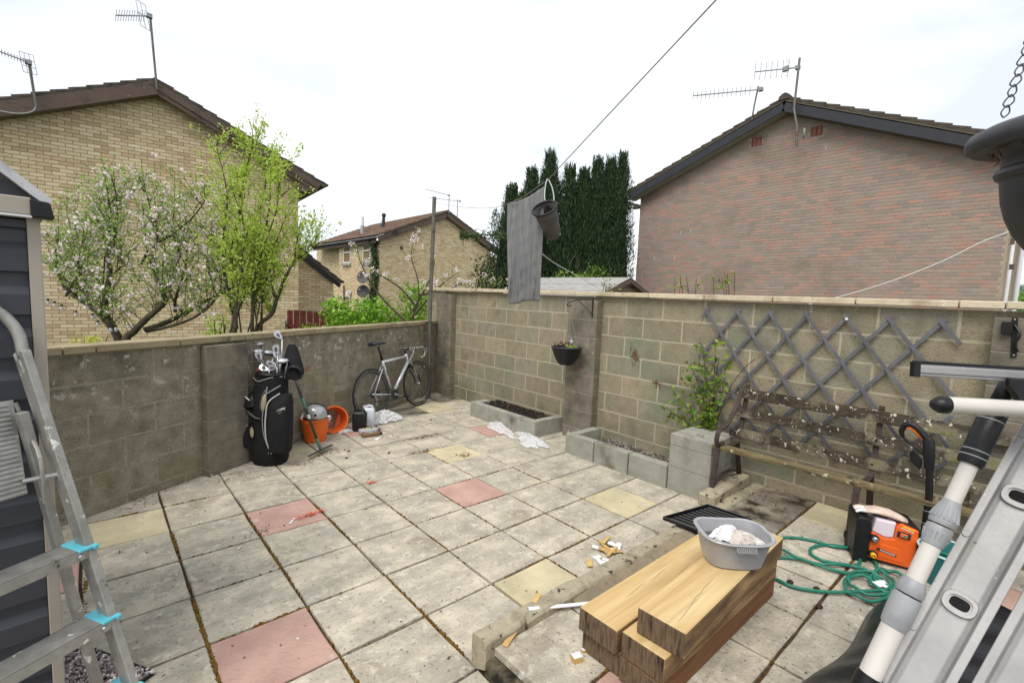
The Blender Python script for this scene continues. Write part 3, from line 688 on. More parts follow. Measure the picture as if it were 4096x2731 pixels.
# single storey wing seen between the houses
he = thing('brick_extension', 'single storey buff brick wing with dark verge between the two buff houses', 'house', (5.0, 10.3, -.8))
ex0 = V3((4.2, 10.2, 0)); EX = V3((1, 0, 0)); EN = V3((0, -1, 0))
wall_core(he, ex0, EX, EN, [(0, -.8), (1.43, -.8), (1.43, 1.78), (.75, 2.33), (0, 2.93)], M['yb_mortar'])
bricks(he, ex0, EX, EN, [(0, 2.93), (1.43, 1.78)], -.2, M['ybrick'], 150, vis_z=.6)
wall_core(he, (5.624, 10.2, 0), (0, 1, 0), (1, 0, 0), [(.25, -.8), (3, -.8), (3, 1.78), (.25, 1.78)], M['yb_mortar'])
bricks(he, (5.63, 10.2, 0), (0, 1, 0), (1, 0, 0), [(0, 1.78), (3, 1.78)], -.2, M['ybrick'], single=False)
roof_side(he, (4.2, 10.1, 3.05), (0, 1, 0), (1, 0, 0), 1.66, 1.22, 3.0, M['tile_dark'])
barge(he, (4.2, 10.12, 2.92), (5.80, 10.12, 1.76), (0, -1, 0), .11, M['black'])

# ---- right house (multi red brick, slate blue barge boards)
hr = thing('brick_house', 'large multi red brick gable house with slate blue barge boards, at the right', 'house', (13, .4, -.8))
RX = V3((0, -1, 0)); RN = V3((-1, 0, 0)); RA = V3((12.9, 4.42, 0))
def rp_(s, z, off=0): return RA + RX * s + RN * off + V3((0, 0, z))
rt_top = [(0, 4.88), (4.02, 6.38), (8.02, 4.62)]
wall_core(hr, RA, RX, RN, [(0, -.8), (8.02, -.8), (8.02, 4.62), (4.02, 6.38), (0, 4.88)], M['rb_mortar'])
ab = [(3.22, 3.46, 5.70, 5.925), (4.56, 4.80, 5.66, 5.885)]
bricks(hr, RA, RX, RN, rt_top, .30, M['rbrick'], 300, openings=ab, vis_z=1.8)
M['terracotta'] = mat('terracotta', [C(184, 92, 66, .6), C(160, 78, 58, .55)], .85, 12, bump=.1)
for i, o_ in enumerate(ab):
    v = thing('air_brick', ['terracotta air brick left of the bracketed aerial pole on the red gable', 'terracotta air brick right of the bracketed aerial pole on the red gable'][i], 'air brick', rp_((o_[0] + o_[1]) / 2, o_[2], .01))
    b = MB(); s0, s1, z0, z1 = o_; f = lambda a, c: (0, 0, 0)
    X, Y = RX, V3((0, 0, 1))
    def fr(b, s0, s1, z0, z1, off, th): b.prism([(s0, z0), (s1, z0), (s1, z1), (s0, z1)], RA + RN * off, X, Y, -RN, th)
    for k in range(5): zz = z0 + .01 + (z1 - z0 - .036) * k / 4; fr(b, s0 + .004, s1 - .004, zz, zz + .018, .012, .03)
    for a in (s0 + .004, (s0 + s1) / 2 - .012, s1 - .026): fr(b, a, a + .022, z0 + .01, z1 - .008, .0135, .03)
    b.build('grille', M['terracotta'], v); b = MB(); fr(b, s0, s1, z0, z1, -.03, .02); b.build('void', M['black_matte'], v)
rR = V3((12.60, .40, 6.56))
ridge2 = rR
roof_side(hr, ridge2, (1, 0, 0), (0, 1, 0), 4.40, 1.64, 8, M['tile_dark'])
roof_side(hr, ridge2, (1, 0, 0), (0, -1, 0), 4.45, 1.98, 8, M['tile_dark'])
ridge_tiles(hr, ridge2 + V3((-.02, 0, .06)), (1, 0, 0), 7, M['tile_dark'])
barge(hr, (12.61, .40, 6.40), (12.61, 4.64, 4.83), (-1, 0, 0), .20, M['fascia_slate'], soff=plain('pale_soffit', C(214, 210, 202, .6), .7))
barge(hr, (12.61, .40, 6.40), (12.61, -3.98, 4.45), (-1, 0, 0), .20, M['fascia_slate'], soff=M['soffit'])
MB().b2((12.62, 4.40, 4.50), (12.9, 4.60, 4.53)).build('eave_soffit', M['soffit'], hr)
MB().tube([(12.50, 4.74, 4.68), (20, 4.74, 4.68)], .055, 8).build('gutter', M['white'], hr)
MB().b2((12.56, 4.69, 4.50), (12.62, 4.75, 4.66)).build('gutter_end', M['white'], hr)
M['render_cream'] = mat('cream_render', [C(206, 186, 160, .66), C(190, 170, 146, .62)], .9, 2, bump=.3, bscale=60)
MB().b2((12.905, -3.63, -.8), (20, -3.60, 4.55)).build('side_wall', M['render_cream'], hr)
MB().tube([(13.6, -3.66, -.7), (13.6, -3.66, 4.4)], .035, 10).build('downpipe', M['white'], hr, smooth=True)
MB().tube([(16.3, -3.70, -.7), (16.3, -3.70, 4.4)], .05, 10).build('downpipe', M['white'], hr, smooth=True)
b = MB(); b.box((12.98, -3.68, 3.05), (.04, .06, .12)); b.box((13.3, -3.70, 2.6), (.05, .07, .10)); b.build('pipe_bracket', M['wood_red'], hr)
M['whitemark'] = plain('white_paint_mark', C(226, 226, 222, .75), .7)
b = MB()
for s_, z_ in ((1.42, 3.62), (1.72, 3.66), (.62, 2.92), (1.28, 2.90), (4.9, 5.30)): b.prism([(s_, z_), (s_ + .012, z_), (s_ + .012, z_ + .10), (s_, z_ + .10)], RA + RN * .004, RX, (0, 0, 1), -RN, .006)
b.build('scratch_mark', M['whitemark'], hr)

# ---- middle house
hm = thing('brick_house', 'distant buff gable house with brown tiled roof and an ivy covered corner', 'house', (15, 21, -.8))
MAo = V3((11.15, 18.5, 0))
mtop = [(0, 4.16), (3.95, 5.82), (7.22, 4.16)]
wall_core(hm, MAo, (1, 0, 0), (0, -1, 0), [(0, -.8), (7.22, -.8), (7.22, 4.16), (3.95, 5.82), (0, 4.16)], M['yb_mortar'])
bricks(hm, MAo, (1, 0, 0), (0, -1, 0), mtop, .3, M['ybrick'], 300, vis_z=1.5)
# side wall facing us (x = 11.15)
wins = [(3.62, 4.62, 3.16, 4.08), (1.06, 1.98, 3.14, 4.08), (3.68, 4.64, .34, 1.30), (1.1, 2.0, .3, 1.25)]
wall_core(hm, (11.15, 18.5, 0), (0, 1, 0), (-1, 0, 0), [(.26, -.8), (5.3, -.8), (5.3, 4.2), (.26, 4.2)], M['yb_mortar'])
bricks(hm, (11.15, 18.5, 0), (0, 1, 0), (-1, 0, 0), [(0, 4.2), (5.3, 4.2)], .0, M['ybrick'], single=False, openings=wins)
wall_core(hm, (11.6, 23.8, 0), (0, 1, 0), (-1, 0, 0), [(0, -.8), (5, -.8), (5, 4.3), (0, 4.3)], M['yb_mortar'])
bricks(hm, (11.6, 23.8, 0), (0, 1, 0), (-1, 0, 0), [(0, 4.3), (5, 4.3)], .2, M['ybrick'], single=False)
MB().b2((11.15, 23.79, -.8), (11.6, 23.82, 4.2)).build('wall_return', M['yb_mortar'], hm)
for i, (a, b_, z0, z1) in enumerate(wins):
    w = MB(); xx = 11.13; y0, y1 = 18.5 + a, 18.5 + b_; t = .06
    w.b2((xx, y0, z0), (xx + .06, y1, z0 + t)); w.b2((xx, y0, z1 - t), (xx + .06, y1, z1)); w.b2((xx, y0, z0 + t), (xx + .06, y0 + t, z1 - t)); w.b2((xx, y1 - t, z0 + t), (xx + .06, y1, z1 - t)); zm = z0 + (z1 - z0) * .62; w.b2((xx - .01, y0 + t, zm), (xx + .05, y1 - t, zm + t))
    w = w.build('window', M['white'], hm)
    MB().b2((xx + .03, y0 + t, z0 + t), (xx + .04, y1 - t, z1 - t)).build('pane', M['glass'], w)
    MB().b2((xx - .07, y0 - .08, z0 - .16), (xx + .03, y1 + .08, z0 - .005)).build('sill', M['new_block'], w)
RP = V3((15.05, 18.26, 6.16))
roof_side(hm, RP, (0, 1, 0), (-1, 0, 0), 4.20, 1.80, 9.5, M['tile_brown'], verge_only=False, n_ind=300, gauge=.33, tl=.40)
roof_side(hm, RP, (0, 1, 0), (1, 0, 0), 3.80, 1.80, 9.5, M['tile_brown'])
ridge_tiles(hm, RP, (0, 1, 0), 9.3, M['tile_brown'])
barge(hm, (15.05, 18.30, 5.98), (10.95, 18.30, 4.24), (0, -1, 0), .24, M['wood_red'], soff=M['soffit'], wallgap=.2)
barge(hm, (15.05, 18.30, 5.98), (18.85, 18.30, 4.20), (0, -1, 0), .24, M['wood_red'], soff=M['soffit'], wallgap=.2)
MB().tube([(10.86, 18.3, 4.28), (10.86, 27.5, 4.28)], .06, 8).build('gutter', M['black'], hm)
MB().b2((10.92, 18.5, 4.06), (10.96, 27.5, 4.26)).build('eave_fascia', M['wood_red'], hm)
MB().tube([(10.88, 19.2, 4.26), (10.9, 19.2, 4.1), (11.09, 19.1, 4.0), (11.09, 19.1, 3.7)], .035, 8).build('downpipe', M['black'], hm)
MB().tube([(11.09, 22.9, 1.9), (11.09, 22.9, -.5)], .04, 8).build('downpipe', M['wood_red'], hm)
MB().sphere((12.35, 18.47, 3.95), .09, 10).build('wall_vent', M['wood_red'], hm)
f = thing('flue_pipe', 'short white and grey flue standing on the brown tiled roof', 'flue', (12.0, 22.5, 4.85))
MB().tube([(12.0, 22.5, 4.75), (12.0, 22.5, 5.35)], .11, 10).build('flue_base', M['alu'], f); MB().tube([(12.0, 22.5, 5.35), (12.0, 22.5, 5.86)], .085, 10).build('flue_pipe', M['white'], f); MB().box((12.0, 22.45, 4.86), (.6, .5, .04), (.92, 0, .39), (0, 1, 0), (-.39, 0, .92)).build('flashing', M['alu'], f)
f = thing('flue_pipe', 'dark cowled flue leaning on the brown tiled roof near its ridge', 'flue', (13.0, 21.8, 5.3))
MB().tube([(12.8, 21.8, 5.15), (12.95, 21.8, 5.55), (12.98, 21.8, 6.0)], [.14, .10, .08], 10).build('flue_pipe', M['fascia_slate'], f); MB().sphere((12.98, 21.8, 6.02), .13, 10).build('cowl', M['fascia_slate'], f); MB().box((12.75, 21.8, 5.22), (.5, .4, .04), (.92, 0, .39), (0, 1, 0), (-.39, 0, .92)).build('flashing', M['alu'], f)
def dish(c, r, m, lab):
    t = thing('satellite_dish', lab, 'satellite dish', (11.1, c[1], c[2])); c = V3(c); Z = V3((-.75, -.62, .22)).normalized(); X = Z.orthogonal().normalized(); Y = Z.cross(X)
    MB().lathe([(0.001, 0), (r * .4, .02), (r * .75, .06), (r, .12), (r * 1.01, .115), (r * .75, .045), (r * .4, .005), (.001, -.015)], c, X, Y, Z, 24).build('reflector', m, t, smooth=True)
    MB().tube([c - V3((0, 0, r * .8)), c + Z * .42, ], .015, 6).box(c + Z * .44, (.12, .06, .06), Z, X, Y).build('feed_arm', M['greypl'], t)
    MB().tube([c, c + V3((.35, .1, -.1))], .025, 6).build('mount', M['greypl'], t)
dish((10.75, 19.45, 2.30), .33, mat('dish_grey', [C(126, 124, 122, .6), C(110, 104, 100, .55)], .7, 3), 'upper pale grey satellite dish beside the ivy column')
dish((10.75, 19.45, 1.58), .33, mat('dish_dark', [C(70, 72, 76, .6), C(84, 82, 82, .6)], .6, 3), 'lower dark satellite dish beside the ivy column')
lt = thing('security_light', 'white security light above the lower window of the distant house', 'lamp', (11.0, 22.0, 1.45))
MB().box((11.0, 22.0, 1.48), (.25, .22, .16), (.9, 0, .3), (0, 1, 0)).build('lamp_head', M['white'], lt); MB().tube([(11.14, 22, 1.42), (11.0, 22, 1.42)], .04, 6).build('arm', M['white'], lt)
# brown roofed house farther back
hf = thing('brick_house', 'far buff house with striped brown roof glimpsed beside the dark conifers', 'house', (26, 27, -.8))
wall_core(hf, (22.2, 25.2, 0), (1, 0, 0), (0, -1, 0), [(0, -.8), (7, -.8), (7, 3.40), (0, 3.40)], M['yb_mortar'])
bricks(hf, (22.2, 25.2, 0), (1, 0, 0), (0, -1, 0), [(0, 3.4), (7, 3.4)], 1.0, M['ybrick'], single=False)
roof_side(hf, (22.0, 28.0, 4.85), (1, 0, 0), (0, -1, 0), 3.1, 1.32, 7, M['tile_brown'], verge_only=False, n_ind=0, gauge=.33, tl=.40)
MB().b2((21.95, 24.85, 3.30), (29, 24.9, 3.50)).build('eave_fascia', M['white'], hf)

# ---- felt roofed shed just behind the tall wall
sh = thing('garden_shed', 'low shed with pale grey felt roof peeping over the tall wall under the conifers', 'shed', (7.3, 1.6, -.8))
M['felt'] = mat('weathered_felt', [C(150, 148, 146, .5), C(200, 198, 194, .6), C(170, 168, 164, .54)], .95, 5, bump=.3, bscale=40, stretch=(6, .7, 1))
M['shed_wood'] = mat('shed_boards', [C(150, 132, 100, .58), C(176, 158, 124, .6)], .9, 8, bump=.2, stretch=(1, .5, 6))
zr = 2.07; xr = 7.5
MB().prism([(-.95, -.8), (.95, -.8), (.95, 1.72), (0, zr - .05), (-.95, 1.72)], (xr, .98, 0), (1, 0, 0), (0, 0, 1), (0, 1, 0), 2.1).build('shed_body', M['shed_wood'], sh)
for k in range(6):
    z0 = 1.42 + k * .1; hw = min(.95, (zr - .06 - z0) / .35 * .95)
    if hw > .08: MB().b2((xr - hw, .955, z0), (xr + hw, .977, z0 + .092)).build('board', M['shed_wood'], sh)
for sgn in (-1, 1):
    P = V3((xr, .86, zr)); s = V3((sgn * 1.08, 0, -.40)); SL = s.length; s.normalize(); n = V3((0, 1, 0)).cross(s); n = n if n.z > 0 else -n
    for k in range(3): MB().box(P + s * (SL * (k + .5) / 3) + V3((0, 1.22, 0)) + n * (.006 * (3 - k)), (SL / 3 + .03, 2.44, .012), s, (0, 1, 0), n).build('felt_sheet', M['felt'], sh)
    barge(sh, (xr, .86, zr - .05), (xr + sgn * 1.06, .86, zr - .44), (0, -1, 0), .07, M['wood_red'])

# ---- red slatted fence
fc = thing('wooden_fence', 'dark red slatted fence in front of the brick wing, below the leafy trees', 'fence', (4.5, 6.5, -.8))
M['redboard'] = mat('red_fence_board', [C(116, 42, 34, .6), C(88, 30, 26, .55), C(138, 58, 46, .62)], .8, 7, bump=.2, bscale=50, stretch=(2, 2, .5), rand=.12)
F0 = V3((3.55, 7.40, 0)); FD = V3((.747, -.665, 0)); FNn = V3((-.665, -.747, 0))
for k in range(13):
    h = 1.135 + ru(-.015, .015) + (.02 if k > 8 else 0)
    p = F0 + FD * (k * .152)
    MB().box(p + V3((0, 0, (h - .6) / 2)), (.125, .02, h + .6), FD, FNn, (ru(-.01, .01), 0, 1)).build('board', M['redboard'], fc, bevel=.003)
for z in (.05, .78): MB().bar(F0 + FD * -.1 + FNn * .03 + V3((0, 0, z)), F0 + FD * 2.0 + FNn * .03 + V3((0, 0, z)), .03, .07).build('rail', M['redboard'], fc)
MB().box(F0 + FD * -.12 + V3((0, 0, .1)) + FNn * .06, (.10, .10, 1.6), FD, FNn).build('post', M['edging'], fc, bevel=.006)
pk = thing('picket_fence', 'short pale picket fence at the foot of the distant ivy covered house', 'fence', (9.9, 17.6, -.8))
M['palewood'] = mat('pale_wood', [C(206, 200, 184, .6), C(180, 172, 154, .58)], .85, 5, bump=0)
MB().b2((9.2, 17.59, -.8), (10.0, 17.62, .42)).build('panel', M['palewood'], pk)
for k in range(7): MB().b2((10.05 + k * .11, 17.58, -.8), (10.10 + k * .11, 17.60, .42)).build('picket', M['palewood'], pk)

# ---- aerials
def yagi(name, lab, mast, boom, boom_back, nel, el_len, elv, r=.015, refl=None, loc=None, thick=.006, grid=None):
    t = thing(name, lab, 'aerial', mast[0]); MB().tube(mast, r, 8).build('mast', M['galv'], t)
    b0, b1 = V3(boom[0]), V3(boom[1]); MB().tube([b0, b1], .014, 6).build('boom', M['alu'], t)
    e_ = MB(); elv = V3(elv).normalized()
    for k in range(nel):
        c = b1 + (b0 - b1) * (k / nel * .9); L = el_len * (1 - .0 * k); e_.tube([c - elv * L / 2, c + elv * L / 2], thick * 1.0, 4)
    e_.build('element', M['galv'], t)
    cl = MB().box(b0 + (b1 - b0) * .02, (.10, .09, .08)); cl.build('clamp', M['greypl'], t)
    if refl:
        g_ = MB(); c, X, Y, w, h, nx, ny = refl; c = V3(c); X = V3(X).normalized(); Y = V3(Y).normalized()
        for i in range(nx + 1): p = c + X * (w * (i / nx - .5)); g_.tube([p - Y * h / 2, p + Y * h / 2], .008, 4)
        for j in range(ny + 1): p = c + Y * (h * (j / ny - .5)); g_.tube([p - X * w / 2, p + X * w / 2], .007, 4)
        g_.build('reflector', M['alu'], t)
    return t
yagi('tv_aerial', 'tall aerial on the peak of the large buff house at the left', [hp(2.44, 5.85, .34), hp(2.40, 6.6, .34), hp(2.36, 7.36, .34)], (hp(2.36, 7.33, .34), hp(1.80, 7.02, .62)), 0, 12, .24, (.15, 0, 1), .022, refl=(hp(2.24, 7.30, .34), (.7, .1, -.2), (-.15, 0, 1), .17, .50, 2, 2))
t = yagi('tv_aerial', 'short aerial with square grid reflector above the far left barge board', [hp(.53, 4.98, .36), hp(.50, 5.3, .36), hp(.46, 5.80, .36)], (hp(.46, 5.78, .36), hp(.16, 5.66, 1.0)), 0, 9, .1, (0, 0, 1), .022, refl=(hp(.45, 5.76, .36), (1, 0, -.05), (-.12, 0, 1), .19, .36, 3, 3))
MB().tube([hp(.53, 4.99, .36), hp(.45, 4.86, .36), hp(.2, 4.78, .34), (hp(-.3, 4.80, .32)), hp(-.8, 4.85, .32)], .014, 6, smooth=5).build('cable', M['greypl'], t)
AX = 12.5
t = yagi('tv_aerial', 'tall bent aerial pole bracketed to the peak of the red brick gable', [(AX - .03, -.005, 5.39), (AX - .03, .017, 5.80), (AX - .03, .123, 6.25), (AX - .03, .10, 7.36)], ((AX, .115, 7.17), (AX - .25, .99, 7.26)), 0, 7, .42, (.1, 0, 1), .026)
b = MB(); X = V3((0, 1, 0))
for i in range(9): b.tube([(AX - .12, .36 + .0 * i, 6.98 + i * .055), (AX - .02, .20 + .04 * abs(i - 4), 6.98 + i * .055)], .003, 4)
b.build('reflector', M['alu'], t); MB().box((AX - .05, .37, 7.20), (.08, .12, .1)).build('junction', M['greypl'], t)
MB().torus((AX + .1, -.10, 5.68), .10, .02, (1, .3, 0), (0, 0, 1), 20, 6).build('bracket', M['greypl'], t)
yagi('tv_aerial', 'long thin aerial on the left roof slope of the red brick house', [(AX + .1, 1.117, 6.27), (AX + .1, 1.09, 6.6), (AX + .1, 1.03, 7.05)], ((AX + .1, .93, 6.95), (AX - .25, 2.55, 7.14)), 0, 14, .22, (.1, 0, 1), .02)
yagi('tv_aerial', 'small aerial at the peak of the distant buff house', [(15.05, 18.2, 5.9), (15.05, 18.2, 7.05)], ((15.05, 18.2, 7.03), (13.6, 18.3, 7.12)), 0, 8, .14, (0, .3, 1), .02)
yagi('tv_aerial', 'second small aerial behind the peak of the distant buff house', [(15.9, 18.6, 5.75), (15.9, 18.6, 7.0)], ((16.1, 18.6, 6.92), (14.2, 18.9, 6.85)), 0, 8, .14, (0, .3, 1), .02)
# ---- far hill and trees beyond the right house
hill = MB(); rings = []
for k in range(24):
    x = 200 + 26 * k; 
hv = []
for i in range(30):
    y = -260 + 18 * i
    hv.append([V3((150, y, -3)), V3((190, y, 2 + 3 * math.sin(i * .7))), V3((240, y, 9 + 3 * math.sin(i * .5 + 1))), V3((330, y, 13 + 4 * math.sin(i * .33)))])
hill.loft(hv, False, False); h = hill.build('hill', mat('wooded_hill', [C(96, 122, 84, .6), C(126, 150, 110, .66), C(110, 134, 110, .62)], 1, .08, bump=0)); h['kind'] = 'structure'
# ================================================================== trees and shrubs
RRv, UUv = r2, u2                      # local tracing frame for the trees: right and up as first measured
class Tree:
    """a frame at one distance: u to the right, v up, w towards the yard, metres"""
    def __init__(s, O, k, x0, y0): s.O = V3(O); s.k = k; s.x0 = x0; s.y0 = y0; s.ff = V3((-.665, -.747, 0))
    def P(s, x, y, w=0): return s.O + RRv * ((x - s.x0) * s.k) + UUv * ((s.y0 - y) * s.k) + s.ff * w
def limb_mesh(b, T, pts, r0, r1, w0=0, w1=None, n=4):
    w1 = w0 if w1 is None else w1; m = len(pts)
    P = [T.P(x, y, w0 + (w1 - w0) * i / (m - 1) + (ru(-.04, .04) if 0 < i < m - 1 else 0)) for i, (x, y) in enumerate(pts)]
    rads = [r0 + (r1 - r0) * i / (m - 1) for i in range(m)]
    P, rads = spline(P, n, rads); b.tube(P, rads, 8); return P
def grow(tw, p, d, L, r, leaf_cb, depth=0, bend=.5, upw=.25, maxz=None):
    n = max(4, int(L / .07)); pts = [p]; d = d.normalized()
    for i in range(n):
        d = (d + rv() * .16 * bend + V3((0, 0, upw * .12))).normalized(); p = p + d * (L / n); pts.append(p)
    tw.tube(pts, [r * (1 - .75 * i / n) for i in range(n + 1)], 5)
    for i in range(1, n + 1): leaf_cb(pts[i], (pts[i] - pts[i - 1]).normalized(), i / n)
    if depth > 0:
        for _ in range(random.randint(1, 3)):
            i = random.randint(1, n - 1); s = rv(); grow(tw, pts[i], (d * .8 + s * .8 + V3((0, 0, .2))), L * ru(.3, .55), r * .6, leaf_cb, depth - 1, bend, upw)
# ---- apple tree in blossom
TO = CAM + fw * 6.0 + r2 * ((100 + 740 / 1.845) / 4 - 512) / 474 * 6.0 + u2 * ((341.4 - (550 + 1510 / 1.845) / 4) / 474 * 6.0)
T1 = Tree(TO, 1 / 583.0, 740, 1510)
ap = thing('apple_tree', 'spreading apple tree in pink and white blossom behind the low wall', 'tree', (TO.x, TO.y, -.8))
tb = MB(); limbs = []
def LB(pts, r0, r1, w0=0, w1=None): limbs.append(limb_mesh(tb, T1, pts, r0, r1, w0, w1))
LB([(720, 2500), (700, 1900), (690, 1520), (655, 1380), (632, 1250), (640, 1000), (655, 850), (655, 600), (640, 260)], .062, .008, 0, .1)
LB([(655, 1385), (560, 1310), (420, 1240), (300, 1170), (215, 1120), (150, 1000), (118, 850), (108, 700)], .040, .010, 0, -.25)
LB([(320, 1165), (325, 1000), (332, 780)], .018, .014, -.1); LB([(215, 1120), (250, 1040), (230, 900), (130, 830)], .016, .006, -.2, -.4)
LB([(780, 2500), (770, 1900), (790, 1510), (850, 1430), (960, 1330), (1080, 1220), (1110, 1150), (1060, 1050), (1010, 860)], .058, .014, 0, .25)
LB([(880, 1420), (1000, 1370), (1130, 1300), (1290, 1200), (1400, 1130), (1540, 1020)], .034, .012, 0, -.3)
LB([(1110, 1290), (1120, 1200), (1170, 1080), (1215, 900), (1218, 740)], .020, .009, 0, .1)
LB([(900, 1430), (1100, 1390), (1250, 1340), (1400, 1260), (1500, 1150), (1560, 1100)], .024, .008, 0, .2)
LB([(655, 1010), (750, 960), (850, 950)], .014, .006, 0, .2); LB([(860, 930), (960, 820), (1100, 730), (1300, 620), (1400, 500)], .018, .006, 0, .2)
LB([(645, 850), (590, 720), (540, 600), (480, 430)], .018, .006, 0, -.2); LB([(650, 830), (710, 700), (745, 500), (760, 320)], .018, .005, 0, .25)
LB([(960, 820), (975, 700), (940, 560), (890, 430), (830, 330)], .018, .005); LB([(1400, 1130), (1330, 960), (1300, 800), (1400, 600), (1430, 420)], .016, .005, 0, -.2)
LB([(300, 1170), (400, 1110), (520, 1140), (600, 1100)], .014, .006, 0, .2); LB([(1130, 1300), (1000, 1150), (980, 900), (1040, 700), (1100, 480)], .016, .005, -.1, -.4)
LB([(420, 1240), (440, 1080), (420, 980), (450, 900)], .014, .01, -.1, .1); LB([(560, 1310), (480, 1150), (440, 800), (340, 480), (300, 260)], .014, .004, -.1, -.5)
tb.build('trunk', M['bark'], ap, smooth=True)
env = [(0, 330), (100, 230), (230, 120), (330, 330), (480, 330), (600, 160), (660, 110), (760, 260), (840, 110), (930, 170), (1000, 260), (1180, 180), (1280, 290), (1380, 230), (1480, 260), (1560, 350), (1640, 520)]
def envy(x):
    for (a, ya), (b_, yb) in zip(env[:-1], env[1:]):
        if a <= x <= b_: return ya + (yb - ya) * (x - a) / (b_ - a)
    return 400
lf = MB(); bl = MB(); tw = MB()
def apple_leaf(p, d, t):
    for _ in range(5):
        if rr() < .50:
            q = p + rv() * .045; lf.leaf(q, rv() + V3((0, 0, .4)), rv() + V3((0, 0, .8)), ru(.026, .05), ru(.016, .028))
    if rr() < .17:
        c = p + rv() * .05
        for f_ in range(random.randint(3, 7)):
            q = c + rv() * .034; nn = rv()
            for a in range(4):
                dd = (nn.orthogonal().normalized() * math.cos(a * 1.57 + f_) + nn.cross(nn.orthogonal().normalized()) * math.sin(a * 1.57 + f_)); bl.leaf(q, dd + nn * .4, nn, ru(.018, .026), ru(.014, .020))
for P in limbs:
    L = sum((P[i + 1] - P[i]).length for i in range(len(P) - 1))
    for _ in range(int(L * 10) + 4):
        i = int(len(P) * (.25 + .75 * rr())); i = min(i, len(P) - 1); p = P[i]
        rel = p - T1.O; x = T1.x0 + rel.dot(RRv) / T1.k; y = T1.y0 - rel.dot(UUv) / T1.k
        if y > 1500: continue
        room = (y - envy(min(max(x, 0), 1640))) * T1.k
        if room < .1: room = .12
        d = UUv * 1 + RRv * ru(-1.1, 1.1) + T1.ff * ru(-.7, .7)
        grow(tw, p, d, min(room * ru(.5, 1.0), ru(.3, .95)), ru(.0035, .006), apple_leaf, 1 if room > .4 else 0, .55, .3)
for _ in range(26):
    i = random.choice(limbs); p = random.choice(i[len(i) // 3:])
    if p.z > 1.2: grow(tw, p, rv() + V3((0, 0, -.2)), ru(.15, .35), .004, apple_leaf, 0)
tw.build('twigs', M['twig'], ap)
M['leaf_apple'] = leafmat('apple_leaf', [C(104, 136, 58, .85), C(140, 176, 80, .95), C(176, 204, 104, 1), C(122, 158, 70, .9), C(192, 216, 128, 1)], .45)
M['blossom'] = leafmat('blossom_petal', [C(246, 240, 240, .98), C(244, 222, 226, .95), C(250, 246, 244, .98), C(240, 206, 214, .95), C(248, 238, 240, .98)], .3)
lf.build('foliage', M['leaf_apple'], ap, fix=False); bl.build('blossom', M['blossom'], ap, fix=False)
# jar lights strung on the apple tree
jl = thing('string_lights', 'string of small glass jar lights with black caps hanging on the left apple branch', 'lights', T1.P(200, 1160, .12))
js = [(190, 1170), (238, 1205), (285, 1222), (337, 1245), (470, 1172), (505, 1170), (530, 1240), (440, 1290), (560, 1310), (597, 1360), (690, 1400), (730, 1395)]
MB().tube([T1.P(x, y - 18, .12) for x, y in sorted(js)], .0025, 5, smooth=3).build('cord', M['black'], jl)
M['jar'] = plain('jar_glass', C(226, 232, 234, .8), .1, alpha=.55)
for x, y in js:
    c = T1.P(x, y, .12); j = MB().lathe([(.001, -.055), (.017, -.05), (.02, -.02), (.012, 0)], c, seg=10).build('jar', M['jar'], jl, smooth=True); MB().tube([c, c + V3((0, 0, .022))], .013, 8).build('cap', M['black'], j)
# ---- leafy pear tree with many upright stems
pr = thing('pear_tree', 'bright yellow green tree with many upright stems rising behind the golf bag', 'tree', T1.P(1640, 2300))
tb = MB(); limbs = []
def LB2(pts, r0, r1, w0=.2, w1=None): limbs.append(limb_mesh(tb, T1, pts, r0, r1, w0, w1))
LB2([(1600, 2500), (1598, 1900), (1600, 1440), (1605, 1250), (1600, 1050), (1600, 850), (1650, 600), (1690, 350), (1740, 120)], .042, .006)
LB2([(1660, 1400), (1660, 1300), (1700, 1180), (1770, 1080), (1790, 900), (1830, 700), (1850, 500), (1840, 300)], .026, .006, .3, .1)
LB2([(1750, 2500), (1740, 1800), (1740, 1430), (1850, 1300), (1900, 1180), (1970, 1000), (2010, 920), (2080, 860), (2170, 780)], .036, .006, .2, 0)
LB2([(1740, 1430), (1760, 1200), (1800, 1000), (1880, 800), (1960, 560), (1990, 330)], .022, .005, .2, .4)
LB2([(1600, 1300), (1560, 1100), (1540, 900), (1580, 650), (1600, 450), (1520, 120)], .020, .004, .2, .3)
LB2([(1600, 1050), (1640, 850), (1720, 640), (1780, 420), (1770, 220)], .018, .004, .2, 0); LB2([(1900, 1180), (1870, 950), (1920, 750), (1980, 600)], .015, .005, .2, .2)
LB2([(2010, 920), (2030, 760), (2060, 640)], .010, .004, .1); LB2([(1600, 1200), (1500, 1050), (1440, 960)], .012, .005, .2, 0); LB2([(1700, 1180), (1690, 950), (1740, 700), (1700, 450)], .014, .004, .2, .5)
for _ in range(7): x = ru(1620, 1850); LB2([(x, 1440), (x + ru(-40, 60), 1150), (x + ru(-60, 110), 850)], .010, .004, ru(0, .5))
tb.build('trunk', M['bark'], pr, smooth=True)
lf = MB(); tw = MB()
def pear_leaf(p, d, t):
    for _ in range(5):
        if rr() < .8:
            q = p + rv() * .04; lf.leaf(q, rv() + d * .5 + V3((0, 0, .3)), rv() + V3((0, 0, .8)), ru(.034, .064), ru(.015, .026))
